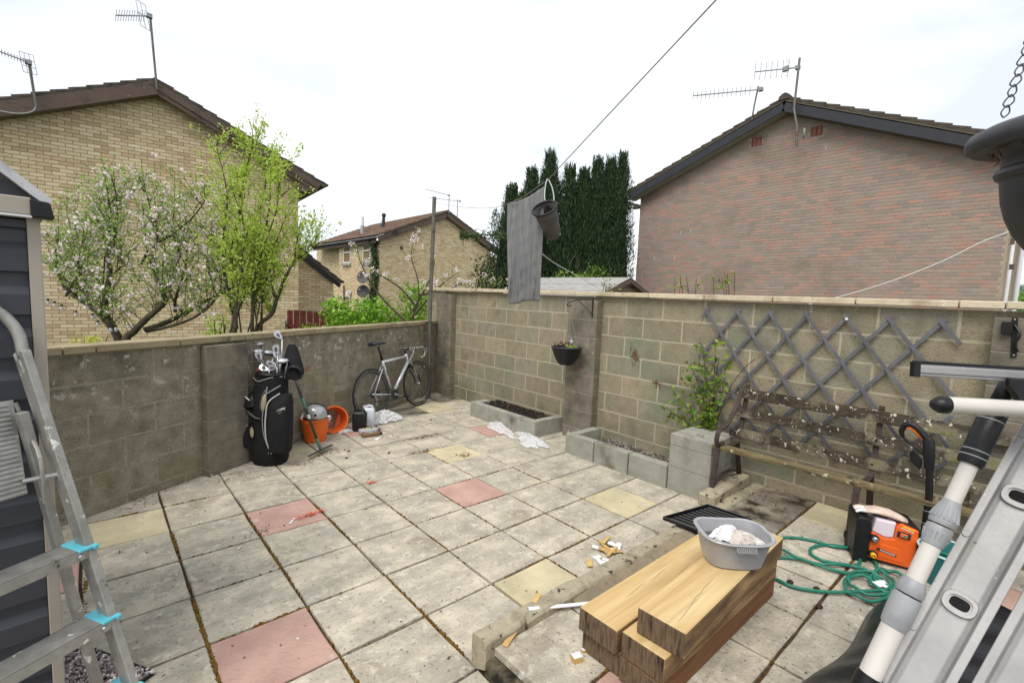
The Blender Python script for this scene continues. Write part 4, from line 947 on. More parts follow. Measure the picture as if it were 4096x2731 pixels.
for P in limbs:
    L = sum((P[i + 1] - P[i]).length for i in range(len(P) - 1))
    for _ in range(int(L * 12) + 3):
        i = min(int(len(P) * (.3 + .7 * rr())), len(P) - 1); p = P[i]
        if p.z < 1.15: continue
        grow(tw, p, UUv + RRv * ru(-1.1, 1.1) + T1.ff * ru(-.8, .8), ru(.15, .55), ru(.003, .0045), pear_leaf, 0 if rr() < .6 else 1, .5, .2)
    for p in P[len(P) // 2:]:
        if p.z > 1.4: pear_leaf(p, UUv, 1)
tw.build('twigs', M['twig'], pr)
M['leaf_pear'] = leafmat('young_leaf', [C(150, 174, 66, .95), C(184, 206, 84, 1), C(200, 220, 104, 1), C(166, 192, 78, .95), C(214, 228, 134, 1)], .5)
lf.build('foliage', M['leaf_pear'], pr, fix=False)
def shrub(name, lab, cat, c, rad, n, lsz, pal, stems=8, group=None, flowers=0, upright=.4, shape=None, leafw=.5):
    c = V3(c); t = thing(name, lab, cat, (c.x, c.y, c.z), group); tw = MB(); lf = MB(); bl = MB()
    for _ in range(stems):
        a = ru(0, 6.28); q = c + V3((math.cos(a) * rad[0] * .25, math.sin(a) * rad[1] * .25, 0)); e_ = c + V3((math.cos(a) * rad[0] * ru(.2, .95), math.sin(a) * rad[1] * ru(.2, .95), rad[2] * ru(.5, 1.05)))
        m = (q + e_) / 2 + rv() * rad[0] * .15; tw.tube([q, m, e_], [.012, .008, .003], 5, smooth=3)
    for _ in range(n):
        while True:
            d = V3((ru(-1, 1), ru(-1, 1), ru(0, 1)))
            if V3((d.x, d.y, d.z * .9)).length < 1 + .12 * math.sin(d.x * 9 + d.z * 7) and rr() < .25 + .75 * V3((d.x, d.y, d.z)).length: break
        p = c + V3((d.x * rad[0], d.y * rad[1], d.z * rad[2]))
        for _ in range(3): lf.leaf(p + rv() * lsz, rv() + V3((0, 0, upright)), rv() + V3((0, 0, .7)), lsz * ru(.7, 1.2), lsz * leafw)
    for _ in range(flowers):
        a = ru(0, 6.28); p = c + V3((math.cos(a) * rad[0] * ru(.3, 1), math.sin(a) * rad[1] * ru(.3, 1), rad[2] * ru(.5, 1)))
        for _ in range(14): q = p + rv() * .045; bl.leaf(q, rv(), rv(), .04, .035)
    tw.build('stems', M['twig'], t); lf.build('foliage', leafmat('leaf_' + name, pal, .35), t, fix=False)
    if flowers: bl.build('blossom', M['blossom'], t, fix=False)
    return t
GREEN = [C(96, 148, 32, .8), C(140, 190, 50, .9), C(170, 212, 74, .95), C(80, 126, 30, .75), C(120, 170, 44, .9)]
shrub('leafy_shrub', 'bright green broadleaf shrub bulging over the low wall left of the steel pole', 'shrub', (4.25, 4.9, .1), (1.25, .55, 1.38), 2300, .085, GREEN)
shrub('leafy_shrub', 'taller tuft of green shrub against the corner pillar behind the steel pole', 'shrub', (5.15, 4.3, .1), (.55, .5, 1.72), 1000, .085, GREEN)
# small blossoming apple behind the pole
def thin_tree(lab, base, stems, pal, nl, flw, lsz=.045, name='young_apple_tree'):
    t = thing(name, lab, 'tree', base); tb = MB(); lf = MB(); bl = MB(); base = V3(base)
    def cb(p, d, q):
        for _ in range(nl):
            if rr() < .6: lf.leaf(p + rv() * .05, rv() + V3((0, 0, .3)), rv() + V3((0, 0, .8)), ru(.6, 1.1) * lsz, lsz * .5)
        if rr() < flw:
            c = p + rv() * .03
            for _ in range(16): bl.leaf(c + rv() * .04, rv(), rv(), .035, .03)
    for st in stems:
        pts = [base + RRv * a + UUv * b for a, b in st]; P, _ = spline(pts, 4); tb.tube(P, [.022 * (1 - .8 * i / len(P)) for i in range(len(P))], 6)
        for k in range(9):
            p = random.choice(P[len(P) // 3:]); grow(tb, p, rv() + V3((0, 0, .6)), ru(.15, .4), .004, cb, 0)
        for p in P[len(P) * 2 // 3:]: cb(p, UUv, 1)
    tb.build('trunk', M['bark'], t); lf.build('foliage', leafmat('leaf_' + name, pal, .4), t, fix=False); bl.build('blossom', M['blossom'], t, fix=False)
pal2 = [C(130, 164, 70, .85), C(168, 196, 100, .95), C(150, 184, 84, .9), C(110, 140, 60, .8)]
b0 = CAM + fw * 8.5 + r2 * ((1650 / 4 - 512) / 474 * 8.5) + u2 * ((341.4 - 1290 / 4) / 474 * 8.5)
thin_tree('thin young tree with white blossom behind the steel pole', b0, [[(0, -1.4), (0, 0), (.1, .35), (.1, .75), (-.02, 1.15), (.0, 1.35)], [(0, .1), (.35, .5), (.55, .7), (.75, .85)], [(.05, .3), (-.2, .6), (-.5, .8), (-.75, .95)], [(0, .2), (.3, .75), (.4, 1.1)], [(.1, .5), (.6, .55), (.85, .7), (1.0, .6)], [(-.1, 0), (-.6, .5), (-.9, 1.0), (-1.0, 1.35)]], pal2, 3, .16)
thin_tree('leggy rose stems standing over the tall wall left of the towel', CAM + fw * 8.2 + r2 * ((1930 / 4 - 512) / 474 * 8.2) + u2 * ((341.4 - 1180 / 4) / 474 * 8.2), [[(0, -1.5), (0, 0), (.08, .3)], [(.1, -1.5), (.15, .1), (.3, .15)], [(.2, -1.4), (.5, .0), (.55, .05)]], pal2, 2, .05)
for i, (y, h, lab) in enumerate(((-.25, .12, 'wispy rose tip over the coping left of the red leaved one'), (-1.03, .14, 'rose shoot over the coping with three small leaf sprays'), (-1.5, .2, 'reddish rose shoot peeping over the pale coping before the red brick gable'))):
    t = thing('rose_shoot', lab, 'plant', (4.9, y - 1.1 * .3, 1.2)); b = MB(); l = MB()
    for k in range(5):
        p = V3((4.85, -.62 - [0, 1.05, 1.45][i] + ru(-.13, .13) , 1.6)); e_ = p + V3((ru(-.05, .05), ru(-.05, .05), h + .12 * rr() + .1)); b.tube([p, (p + e_) / 2 + rv() * .02, e_], .003, 5)
        for _ in range(10): l.leaf(e_ + V3((ru(-.05, .05), ru(-.05, .05), ru(-.12, .02))), rv(), rv() + V3((0, 0, .7)), ru(.03, .05), .022)
    b.build('stem', M['twig'], t); l.build('foliage', leafmat('leaf_rose', [C(120, 150, 60, .8), C(160, 180, 80, .9), C(140, 110, 60, .8)]), t, fix=False)
# rose climbing by the bench
rs = thing('rose_bush', 'young rose with green and bronze leaves growing behind the block stack', 'plant', (4.44, -2.28, .1)); b = MB(); l = MB()
def bush_cb(p, d, t):
    if p.x > 4.47: return
    for _ in range(3):
        if rr() < .7: l.leaf(p + V3((ru(-.08, .0), ru(-.06, .06), ru(-.05, .05))), rv() + V3((-.4, 0, .1)), rv() + V3((-.6, 0, .6)), ru(.045, .075), ru(.028, .042))
for (y, z, n) in ((-2.12, 1.30, 1), (-2.2, 1.12, 1), (-2.27, 1.32, 1), (-2.33, 1.2, 1), (-2.0, .95, 1), (-1.86, .78, 1), (-1.80, .62, 1), (-2.4, 1.05, 1), (-2.05, 1.1, 1), (-1.95, .6, 1), (-2.3, .95, 1), (-2.16, .85, 1), (-2.1, .7, 1), (-2.25, .72, 1), (-2.42, 1.18, 1)):
    p = V3((4.44, -2.24 + ru(-.04, .04), .35)); e_ = V3((4.40 + ru(-.1, .03), y, z)); m = (p + e_) / 2 + V3((ru(-.04, .02), ru(-.04, .04), .04)); P, _ = spline([p, m, e_], 8)
    b.tube(P, .0035, 5)
    for q in P[4:]: bush_cb(q, UUv, 1)
b.tube([(4.44, -2.3, .6), (4.40, -2.42, .95), (4.38, -2.55, 1.15), (4.37, -2.62, 1.22)], .003, 5, smooth=3)
b.build('stems', M['twig'], rs); l.build('foliage', leafmat('leaf_rose_bush', [C(70, 110, 34, .8), C(104, 148, 48, .9), C(150, 176, 64, .9), C(150, 170, 70, .85), C(84, 126, 44, .85), C(130, 120, 60, .8), C(120, 160, 56, .9)], .35), rs, fix=False)
# ivy on the middle house corner
iv = thing('ivy', 'dark ivy column climbing the corner of the distant buff house', 'climber', (11.1, 19, -.8)); l = MB(); b = MB()
b.tube([(11.08, 19.0, -.8), (11.08, 18.9, 1.5), (11.08, 18.95, 4.1)], .05, 6)
for _ in range(4600):
    z = ru(-.6, 4.18); w = .42 + .12 * math.sin(z * 3.1) + (.35 if z < 1.0 else 0); y = 18.95 + random.gauss(0, .42) * w + .15 * math.sin(z * 1.7)
    if y < 18.46: y = 18.46 + rr() * .1
    l.leaf((11.10 - abs(random.gauss(0, .09)), y, z), rv(), V3((-1, -.4, .6)) + rv() * .7, ru(.06, .10), ru(.05, .08))
b.build('stem', M['bark'], iv); l.build('foliage', leafmat('leaf_ivy', [C(40, 56, 30, .6), C(62, 82, 44, .7), C(86, 104, 60, .75), C(50, 68, 38, .65)], .1), iv, fix=False)
# ---- conifers
M['leaf_con'] = leafmat('cypress_spray', [C(36, 56, 34, .6), C(50, 76, 44, .64), C(64, 92, 52, .68), C(84, 112, 64, .74), C(40, 62, 38, .6), C(58, 84, 50, .64)], .2)
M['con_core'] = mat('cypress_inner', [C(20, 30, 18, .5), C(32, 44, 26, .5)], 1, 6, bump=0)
def conifer(lab, P, R0, top, dense=1.0, lean=0, zb=-.8):
    P = V3(P); t = thing('cypress_tree', lab, 'tree', P, 'dark cypress trees behind the tall wall'); t['_w'] = tuple(P)
    MB().tube([P, P + V3((0, 0, (top - P.z) * .6))], [.12, .05], 7).build('trunk', M['bark'], t)
    H = top - P.z
    def rad(f): return R0 * (min(1, (f / .18) ** .5 if f < .18 else 1)) * (1 - max(0, (f - .50) / .50) ** 1.5 * .95)
    cr = MB(); seg = 10
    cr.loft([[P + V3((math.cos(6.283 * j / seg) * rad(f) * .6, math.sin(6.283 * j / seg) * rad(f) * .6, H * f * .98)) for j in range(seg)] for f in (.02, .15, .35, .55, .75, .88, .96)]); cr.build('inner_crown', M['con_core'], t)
    l = MB(); n = int(20000 * R0 * H / 5 * dense)
    for _ in range(n // 5):
        f = rr() ** .85; a = ru(0, 6.283); r_ = rad(f) * (ru(.55, 1.05) + .05 * math.sin(a * 5 + f * 11)); c = P + V3((math.cos(a) * r_, math.sin(a) * r_, H * f)); up_ = V3((math.cos(a) * .25, math.sin(a) * .25, 1)).normalized()
        for _ in range(5):        # a feathery upright plume
            q = c + rv() * .08 + up_ * ru(-.1, .12); l.leaf(q, up_ + rv() * .35, V3((math.cos(a), math.sin(a), .1)) + rv() * .6, ru(.06, .15), ru(.014, .026))
    for _ in range(5):
        a = ru(0, 6.283); rb = R0 * ru(0, .7); hb = P + V3((math.cos(a) * rb, math.sin(a) * rb, 0)); z0 = H * ru(.74, .86); z1 = z0 + ru(.45, .8)
        for _ in range(260):
            f = rr(); w = .13 * (1 - f) + .015; l.leaf(hb + V3((random.gauss(0, w), random.gauss(0, w), z0 + (z1 - z0) * f)), V3((0, 0, 1)) + rv() * .35, rv(), ru(.07, .13), ru(.014, .024))
    for _ in range(int(40 * dense)):
        a = ru(0, 6.283); c = P + V3((math.cos(a) * R0 * .2, math.sin(a) * R0 * .2, H * ru(.95, 1.01)))
        l.leaf(c, V3((0, 0, 1)) + rv() * .25, rv(), ru(.14, .26), .04)
    l.build('foliage', M['leaf_con'], t, fix=False)
for (x, y, R0, top, lab) in ((8.75, 5.7, .62, 4.95, 'leftmost dark cypress, cut off at its left by the hanging towel'), (9.15, 5.35, .6, 5.35, 'dark cypress just behind the top of the towel'), (9.68, 5.2, .62, 6.0, 'tallest dark cypress, right behind the line hook'), (10.0, 4.75, .6, 5.45, 'dark cypress second right of the tallest one'),
    (10.35, 4.55, .62, 5.58, 'dark cypress in the middle of the row with a flat top'), (10.62, 4.3, .6, 5.68, 'dark cypress left of the two thin topped ones'), (10.88, 4.05, .58, 5.85, 'narrow topped dark cypress second from the brick gable'), (11.05, 3.80, .42, 6.0, 'dark cypress nearest the red brick gable with a thin brown tip')):
    conifer(lab, (x, y, -.8), R0 * 1.15, top - .42 + .1 * math.sin(x * 9))
b = MB()      # drooping branch on the left and dead twigs below
cb_ = thing('dead_branches', 'tangle of bare twigs in front of the dark cypress trees above the grey shed', 'branches', (9.8, 3.6, -.8))
for _ in range(46):
    p = V3((9.0 + rr() * 1.6, 4.0 - rr() * .9, .6 + rr() * .5)); d = V3((ru(-.8, .8), ru(-.8, .3), ru(.3, 1))); pts = [p]
    for k in range(7): d = (d + rv() * .5).normalized(); p = p + d * .28; pts.append(p)
    b.tube(pts, [.012 * (1 - .1 * k) for k in range(8)], 4)
b.build('twig', mat('dead_twig', [C(150, 130, 108, .6), C(120, 104, 88, .55)], .9, 5, bump=0), cb_)
bx = CAM + fw * 12.3 + r2 * ((1945 / 4 - 512) / 474 * 12.3) + u2 * ((341.4 - 945 / 4) / 474 * 12.3)
hb = thing('drooping_branch', 'lone cypress branch reaching left across the gap before the distant house', 'branch', bx); l = MB(); P = [bx + RRv * a + UUv * b_ for a, b_ in ((.95, -.02), (.4, .02), (0, .03), (-.3, .05))]
MB().tube(P, [.02, .014, .01, .005], 5, smooth=3).build('twig', M['twig'], hb)
for _ in range(420): a = -.62 + rr() ** 1.6 * 1.3; q = bx + RRv * a + UUv * (.03 + random.gauss(0, .06)); l.leaf(q, RRv * -.6 + UUv * -.3 + rv() * .6, rv(), .11, .035)
l.build('foliage', leafmat('leaf_branch', [C(70, 96, 56, .7), C(94, 118, 74, .75), C(110, 128, 90, .8)]), hb, fix=False)
shrub('light_green_cypress', 'lighter green bushy cypress shoot before the dark trees beside the brick gable', 'shrub', (9.9, 3.5, .6), (.55, .45, 1.9), 1100, .09, [C(84, 116, 44, .7), C(110, 142, 56, .8), C(64, 92, 40, .65)])
shrub('bramble', 'leafy bramble spilling over the ridge of the grey felt roofed shed', 'shrub', (8.3, 2.8, .6), (.75, .9, 1.62), 1500, .075, [C(104, 140, 50, .8), C(140, 172, 70, .9), C(84, 116, 44, .75)])
shrub('ground_shrub', 'dark leafy shrub between the distant house and the hanging towel', 'shrub', (8.7, 6.6, -.8), (.6, .6, 3.55), 1500, .085, [C(54, 72, 40, .6), C(72, 92, 52, .65), C(44, 60, 36, .6)])
shrub('golden_shrub', 'small golden leaved shrub at the foot of the apple tree', 'shrub', T1.P(590, 1600, .2), (.2, .15, .24), 160, .045, [C(208, 214, 96, .95), C(226, 228, 120, 1), C(190, 200, 84, .9)])
shrub('young_shoots', 'leafy shoots low between the two trees behind the low wall', 'shrub', T1.P(1510, 1560, .2), (.15, .15, .42), 130, .045, [C(150, 180, 60, .9), C(180, 206, 84, .95)])
for (x, y, r_, h, lab) in ((52, -2.4, 2.6, 3.9, 'bright green tree beyond the end of the red brick house'), (40, -4.3, 1.2, 2.6, 'smaller green tree low at the right edge beyond the brick house'), (100, -3.2, 5, 6.5, 'hazy far tree on the hillside at the right edge')):
    P = V3((x, y, -.8)); t = thing('round_tree', lab, 'tree', P); MB().tube([P, P + V3((0, 0, h * .6))], [.25, .1], 7).build('trunk', M['bark'], t); l = MB()
    for _ in range(2600):
        d = rv(); q = P + V3((d.x * r_ * .8, d.y * r_ * .8, h * .55 + d.z * h * .48)) * 1 + rv() * r_ * .12; l.leaf(q, rv(), d + rv() * .5, r_ * .10, r_ * .07)
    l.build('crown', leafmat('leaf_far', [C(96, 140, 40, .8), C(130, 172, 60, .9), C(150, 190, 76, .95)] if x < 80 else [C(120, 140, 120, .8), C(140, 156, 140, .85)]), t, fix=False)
# ================================================================== things standing in the yard
UP = V3((0, 0, 1)); RH = V3((.747, -.665, 0)); FH = V3((-.665, -.747, 0))     # right and front of things that face the house
# ---- steel post and washing line
po = thing('washing_line_post', 'tall rusty galvanised steel post strapped to the low wall in the corner', 'post', (4.09, 2.17, 0))
MB().tube([(4.085, 2.17, 0), (4.07, 2.17, 1.2), (4.095, 2.155, 3.135)], .030, 12).build('pole', M['galv'], po, smooth='auto')
b = MB(); b.torus((4.072, 2.17, 1.215), .034, .008, (1, 0, 0), (0, 1, 0), 20, 6); b.bar((4.06, 2.15, 1.215), (3.97, 2.19, 1.215), .02, .006); b.build('clamp', M['iron'], po)
MB().torus((4.072, 2.17, 1.20), .033, .004, (1, 0, 0), (0, 1, 0), 20, 6).build('cord_tie', plain('teal_cord', C(30, 170, 140, .8), .6), po)
MB().torus((4.092, 2.158, 2.62), .034, .004, (1, .2, .15), (0, 1, .2), 20, 6).build('wire_tie', M['iron'], po)
T0 = V3((2.356, -1.606, 2.332)); HK = V3((2.285, -2.071, 2.41)); TR = V3((2.275, -2.05, 2.375))
ln = thing('washing_line', 'thin grey washing line running from the steel post up over the towel', 'line', (4.09, 2.17, 3.08))
b = MB(); b.tube([(4.092, 2.157, 3.06), (3.4, .6, 2.72), (2.75, -.85, 2.44), T0, (2.33, -1.8, 2.35), (2.295, -2.0, 2.395), HK], .0022, 6, smooth=4); b.tube([HK, (1.99, -2.75, 2.555), (1.711, -3.407, 2.697), (1.2, -4.6, 2.96)], .0028, 6); b.build('line', mat('line_cord', [C(170, 168, 164, .6)], .7, bump=0), ln)
tag(MB().tube([(2.6, -1.6, 2.1), (3.676, -.655, 2.13), (4.534, -.08, 2.087), (5.387, .22, 1.959), (6.191, .424, 1.786)], .004, 5, smooth=4).build('slack_cord', M['white']), 'slack white cord hanging behind the towel and dropping toward the grey shed', 'cord')
M['cable'] = plain('white_cable', C(220, 216, 210, .8), .6)
tag(MB().tube([(8.0, -4.6, 3.0), (8.0, -3.849, 2.622), (8.0, -3.647, 2.524), (8.0, -3.404, 2.359), (8.0, -3.14, 2.209), (8.0, -2.769, 2.03), (8.0, -2.229, 1.824), (8.0, -1.9, 1.72)], .009, 5, smooth=5).build('cable', M['cable']), 'thin white cable sloping down across the red brick gable to the tall wall', 'cable')
# towel: a long gauze cloth draped over the line
tw_ = MB(); nx, nz = 42, 56; rows = []
rng = random.Random(4)
for j in range(nz + 1):
    v = j / nz; row = []
    for i in range(nx + 1):
        u = i / nx; top = T0.lerp(TR, u) + V3((0, 0, -.020 * math.sin(u * 3.14)))
        sh_ = 1 - .10 * v + .03 * math.sin(v * 5)
        c = T0.lerp(TR, .5 + (u - .5) * sh_); c.z = top.z
        d = FH * (.012 * math.sin(u * 17 + v * 2.2) * (.5 + v) + .007 * math.sin(u * 37 + v * 6 + 1) * math.sin(v * 9 + u * 3) + .002 * math.sin(v * 44 + u * 7)) + FH * .04 * math.sin(v * 2.6)
        edge = .04 * (u - .3) * v
        row.append(c + d + V3((0, 0, -.70 * v - edge * .6 - .015 * math.sin(u * 6 + 1) * v)) + RH * (.02 * v))
    rows.append(row)
tw_.loft(rows, False, False)
k = NT('crinkle_shaded_gauze'); f1 = k.n('ShaderNodeTexWave', wave_type='BANDS', bands_direction='Z'); f1.inputs['Scale'].default_value = 20; f1.inputs['Distortion'].default_value = 1.5; k.l(k.pos.outputs['Position'], f1.inputs[0])
f2 = k.n('ShaderNodeTexWave', wave_type='BANDS', bands_direction='Y'); f2.inputs['Scale'].default_value = 22; f2.inputs['Distortion'].default_value = 1.5; k.l(k.pos.outputs['Position'], f2.inputs[0])
mm_ = k.math('MULTIPLY', k.ramp(f1.outputs[1], [(0, (.6,) * 3), (.15, (1,) * 3)]), k.ramp(f2.outputs[1], [(0, (.6,) * 3), (.15, (1,) * 3)]))
cc_ = k.ramp(k.noise(13, 5, .65, (3, 3, .35)), [(.3, C(124, 130, 136, .72)), (.5, C(152, 154, 156, .76)), (.62, C(164, 158, 150, .76)), (.75, C(134, 140, 148, .72))])  # vertical streaks paint the light and shade of the crinkles into the colour
k.l(k.mix(.6, cc_, k.mix(1.0, cc_, mm_, 'MULTIPLY')), k.p.inputs['Base Color']); k.p.inputs['Roughness'].default_value = .8
bb = k.n('ShaderNodeBump'); bb.inputs['Strength'].default_value = .5; bb.inputs['Distance'].default_value = .004; k.l(mm_, bb.inputs['Height']); k.l(bb.outputs[0], k.p.inputs['Normal'])
tr_ = k.n('ShaderNodeBsdfTranslucent'); k.l(cc_, tr_.inputs[0]); mxs = k.n('ShaderNodeMixShader'); mxs.inputs[0].default_value = .2; k.l(k.p.outputs[0], mxs.inputs[1]); k.l(tr_.outputs[0], mxs.inputs[2]); k.l(mxs.outputs[0], k.o.inputs[0])
tow = tw_.build('towel', k.m, smooth=True); tag(tow, 'long crinkled grey gauze towel draped over the washing line', 'towel')
sm = tow.modifiers.new('th', 'SOLIDIFY'); sm.thickness = .003
# peg bag: an open mouthed fabric bucket hanging from a wire loop
pb = thing('peg_bag', 'grey fabric peg bag with open round mouth hanging from a white hook on the line', 'peg bag', HK)
MB().tube([HK + V3((0, 0, .012)), HK + RH * -.012 + UP * -.04, HK + RH * -.008 + UP * -.125, HK + RH * .045 + UP * -.125, HK + RH * .035 + UP * -.05, HK + RH * .006 + UP * .008], .0035, 6, smooth=4).build('hook', M['white'], pb)
MB().bar(HK + RH * .02 + UP * -.12, HK + RH * .02 + UP * -.20, .035, .004, FH).build('strap', M['black_matte'], pb)
mc = HK + RH * -.015 + UP * -.185 + FH * .07
Zb = (RH * .36 + UP * -.72 + FH * -.62).normalized(); Xb = (RH * .8 + UP * .6 - Zb * (RH * .8 + UP * .6).dot(Zb)).normalized(); Yb = Zb.cross(Xb)
M['pegcloth'] = mat('grey_mesh_cloth', [C(128, 122, 114, .6), C(96, 94, 92, .55)], .9, 12, bump=.3, bscale=120)
MB().ell([(mc, Xb * .074, Yb * .080), (mc + Zb * .05, Xb * .068, Yb * .074), (mc + Zb * .12, Xb * .060, Yb * .068), (mc + Zb * .18, Xb * .056, Yb * .06), (mc + Zb * .215, Xb * .04, Yb * .045), (mc + Zb * .225, Xb * .015, Yb * .02)], 24, cap=False).build('bag', M['pegcloth'], pb, smooth=True).modifiers.new('t', 'SOLIDIFY').thickness = .003
MB().torus(mc, .077, .007, Xb, Yb, 32, 8).build('rim', M['black'], pb, smooth=True)
for q in range(4): a = MB(); p = mc + Zb * (.13 + .015 * q) + Xb * ru(-.03, .03) + Yb * ru(-.03, .03); a.bar(p, p + rv() * .06, .012, .01); a.build('peg', M['white'], pb)

# ---- golf bag with clubs
gb0 = V3((1.335, .565, 0)); kx = .00107
def gp(x, y, f=0): return gb0 + RH * ((x - 500) * kx) + UP * ((1372 - y) * kx * .985) + FH * f - FH * .06 * (1372 - y) / 800
gb = thing('golf_bag', 'black golf bag with white trim packed with clubs, leaning on the low wall pillar', 'golf bag', gb0)
B_ = lambda xs: MB().ell([(gp((a + c) / 2, y), RH * ((c - a) / 2 * kx), FH * d) for y, a, c, d in xs], 28, 2.5)
B_([(1372, 380, 640, .13), (1340, 362, 648, .15), (1250, 350, 640, .15), (1100, 350, 640, .145), (900, 345, 640, .14), (740, 345, 632, .13), (650, 362, 628, .125), (600, 366, 628, .125), (560, 368, 628, .125)]).build('body', M['black_matte'], gb, smooth='auto')
tm = MB(); 
def rim(y, a, c, d, r): return MB().tube([gp((a + c) / 2, y) + RH * ((c - a) / 2 * kx * math.cos(t * math.pi / 16)) + FH * (d * math.sin(t * math.pi / 16)) for t in range(33)], r, 8)
rim(566, 366, 630, .127, .012).build('collar', M['black'], gb, smooth=True)
MB().ell([(gp(497, 556), RH * .14, FH * .115), (gp(497, 553), RH * .14, FH * .115)], 24).build('divider', M['black'], gb)
M['wtrim'] = plain('pale_piping', C(190, 188, 184, .75), .6)
pk_ = MB().ell([(gp(632, 1250, .10), RH * .085, FH * .06), (gp(632, 1225, .11), RH * .10, FH * .085), (gp(634, 1100, .115), RH * .103, FH * .095), (gp(634, 900, .11), RH * .098, FH * .095), (gp(640, 790, .10), RH * .085, FH * .085), (gp(650, 735, .09), RH * .06, FH * .06)], 24, 3.2).build('side_pocket', M['black_matte'], gb, smooth='auto')
MB().tube([gp(625, 722, .12), gp(575, 765, .17), gp(551, 810, .19), gp(545, 900, .20), (gp(545, 1000, .205)), gp(558, 1130, .20), gp(590, 1245, .17)], .007, 8, smooth=6).build('piping', M['wtrim'], pk_, smooth=True)
MB().tube([gp(620, 655, .10), gp(570, 690, .14), gp(524, 722, .15)], .0035, 6, smooth=5).build('piping', M['wtrim'], gb)
MB().tube([gp(522, 662, .14), gp(520, 730, .15), gp(503, 850, .155), gp(497, 950, .16), gp(512, 1080, .16), gp(540, 1180, .15), gp(552, 1265, .14)], .003, 6, smooth=5).build('piping', M['wtrim'], gb)
MB().tube([gp(372, 600, .08), gp(430, 622, .12), gp(500, 600, .13), gp(550, 585, .12), gp(622, 580, .07)], .003, 6, smooth=5).build('piping', M['wtrim'], gb)
M['beige_panel'] = mat('beige_vinyl', [C(176, 160, 128, .66), C(200, 190, 164, .7)], .5, 10, bump=.02)
def vane(x0, y0, h, w, tilt, name='trim_panel', m='beige_panel', f=.15):
    c = gp(x0, y0, f); U_ = (UP + RH * tilt).normalized(); S_ = U_.cross(FH)
    MB().ell([(c - U_ * h / 2, S_ * .003, FH * .004), (c - U_ * h * .3, S_ * w * .42, FH * .008), (c, S_ * w * .5, FH * .010), (c + U_ * h * .3, S_ * w * .4, FH * .008), (c + U_ * h / 2, S_ * .003, FH * .004)], 14).build(name, M[m], gb, smooth=True)
M['dkgrey'] = mat('charcoal_vinyl', [C(66, 62, 64, .7), C(84, 80, 80, .7)], .5, 10, bump=.02)
vane(490, 790, .22, .07, .22, m='dkgrey', f=.138); vane(500, 808, .175, .05, .12); vane(405, 1070, .105, .038, -.05, f=.15)
# left pockets and hood
MB().ell([(gp(322, 880, .02), RH * .08, FH * .09), (gp(345, 850, .04), RH * .08, FH * .10), (gp(355, 790, .05), RH * .06, FH * .085), (gp(360, 745, .03), RH * .04, FH * .05)], 20, 2.6).build('ball_pocket', M['black'], gb, smooth='auto')
MB().ell([(gp(370, 1230, .03), RH * .05, FH * .08), (gp(320, 1200, .03), RH * .085, FH * .09), (gp(305, 1140, .03), RH * .085, FH * .10), (gp(330, 1080, .03), RH * .07, FH * .09), (gp(350, 1030, .03), RH * .03, FH * .06)], 20, 2.6).build('lower_pocket', M['black_matte'], gb, smooth='auto')
MB().tube([gp(250, 888, .05), gp(310, 885, .10), gp(370, 905, .13), gp(430, 938, .15), gp(480, 950, .15)], [.006, .012, .013, .012, .006], 8, smooth=5).build('carry_strap', M['dkgrey'], gb, smooth=True)
MB().tube([gp(240, 1128, .04), gp(275, 1132, .10), gp(330, 1150, .12)], .004, 6, smooth=5).tube([gp(290, 1070, .08), gp(345, 1015, .11)], .004, 6).build('piping', M['wtrim'], gb)
MB().tube([gp(330, 760, .13), gp(370, 790, .14)], .004, 5).build('zip_pull', M['alu'], gb)
# rain hood draped over the right of the clubs
MB().ell([(gp(668, 610, -.02), RH * .085, FH * .06), (gp(668, 560, -.03), RH * .105, FH * .08), (gp(662, 500, -.03), RH * .10, FH * .075), (gp(652, 420, -.05), RH * .075, FH * .055), (gp(645, 350, -.06), RH * .055, FH * .04), (gp(640, 305, -.06), RH * .03, FH * .02)], 22, 2.3).build('rain_hood', M['black_matte'], gb, smooth='auto')
MB().torus(gp(712, 548, .04), .062, .016, (RH + UP * .3), (UP - RH * .3 + FH * .3), 24, 8).build('hood_opening', M['black'], gb, smooth=True)
lt_ = plain('white_print', C(226, 226, 224, .8), .6)
for i, ch in enumerate('Callaway'):
    a = i / 7; c = gp(618 + 84 * a, 893 - 62 * a - 14 * math.sin(a * 3.14), .198); text(ch, .046 if i == 0 else .038, c, (RH + UP * (.75 - .5 * a)), UP, lt_, gb, shear=.1)
for i, ch in enumerate('GOLF'): c = gp(645 + 12 * i, 890 - 9.5 * i, .2); text(ch, .014, c, (RH + UP * .6), UP, lt_, gb)
M['chrome'] = mat('polished_club_steel', [C(196, 198, 202, .8), C(160, 162, 168, .75)], .28, 20, bump=0, metal=.8)
M['chrome2'] = worn('satin_club_steel', C(222, 222, 226, .85), C(188, 188, 192, .8), .35, .6)
M['grip'] = M['black']
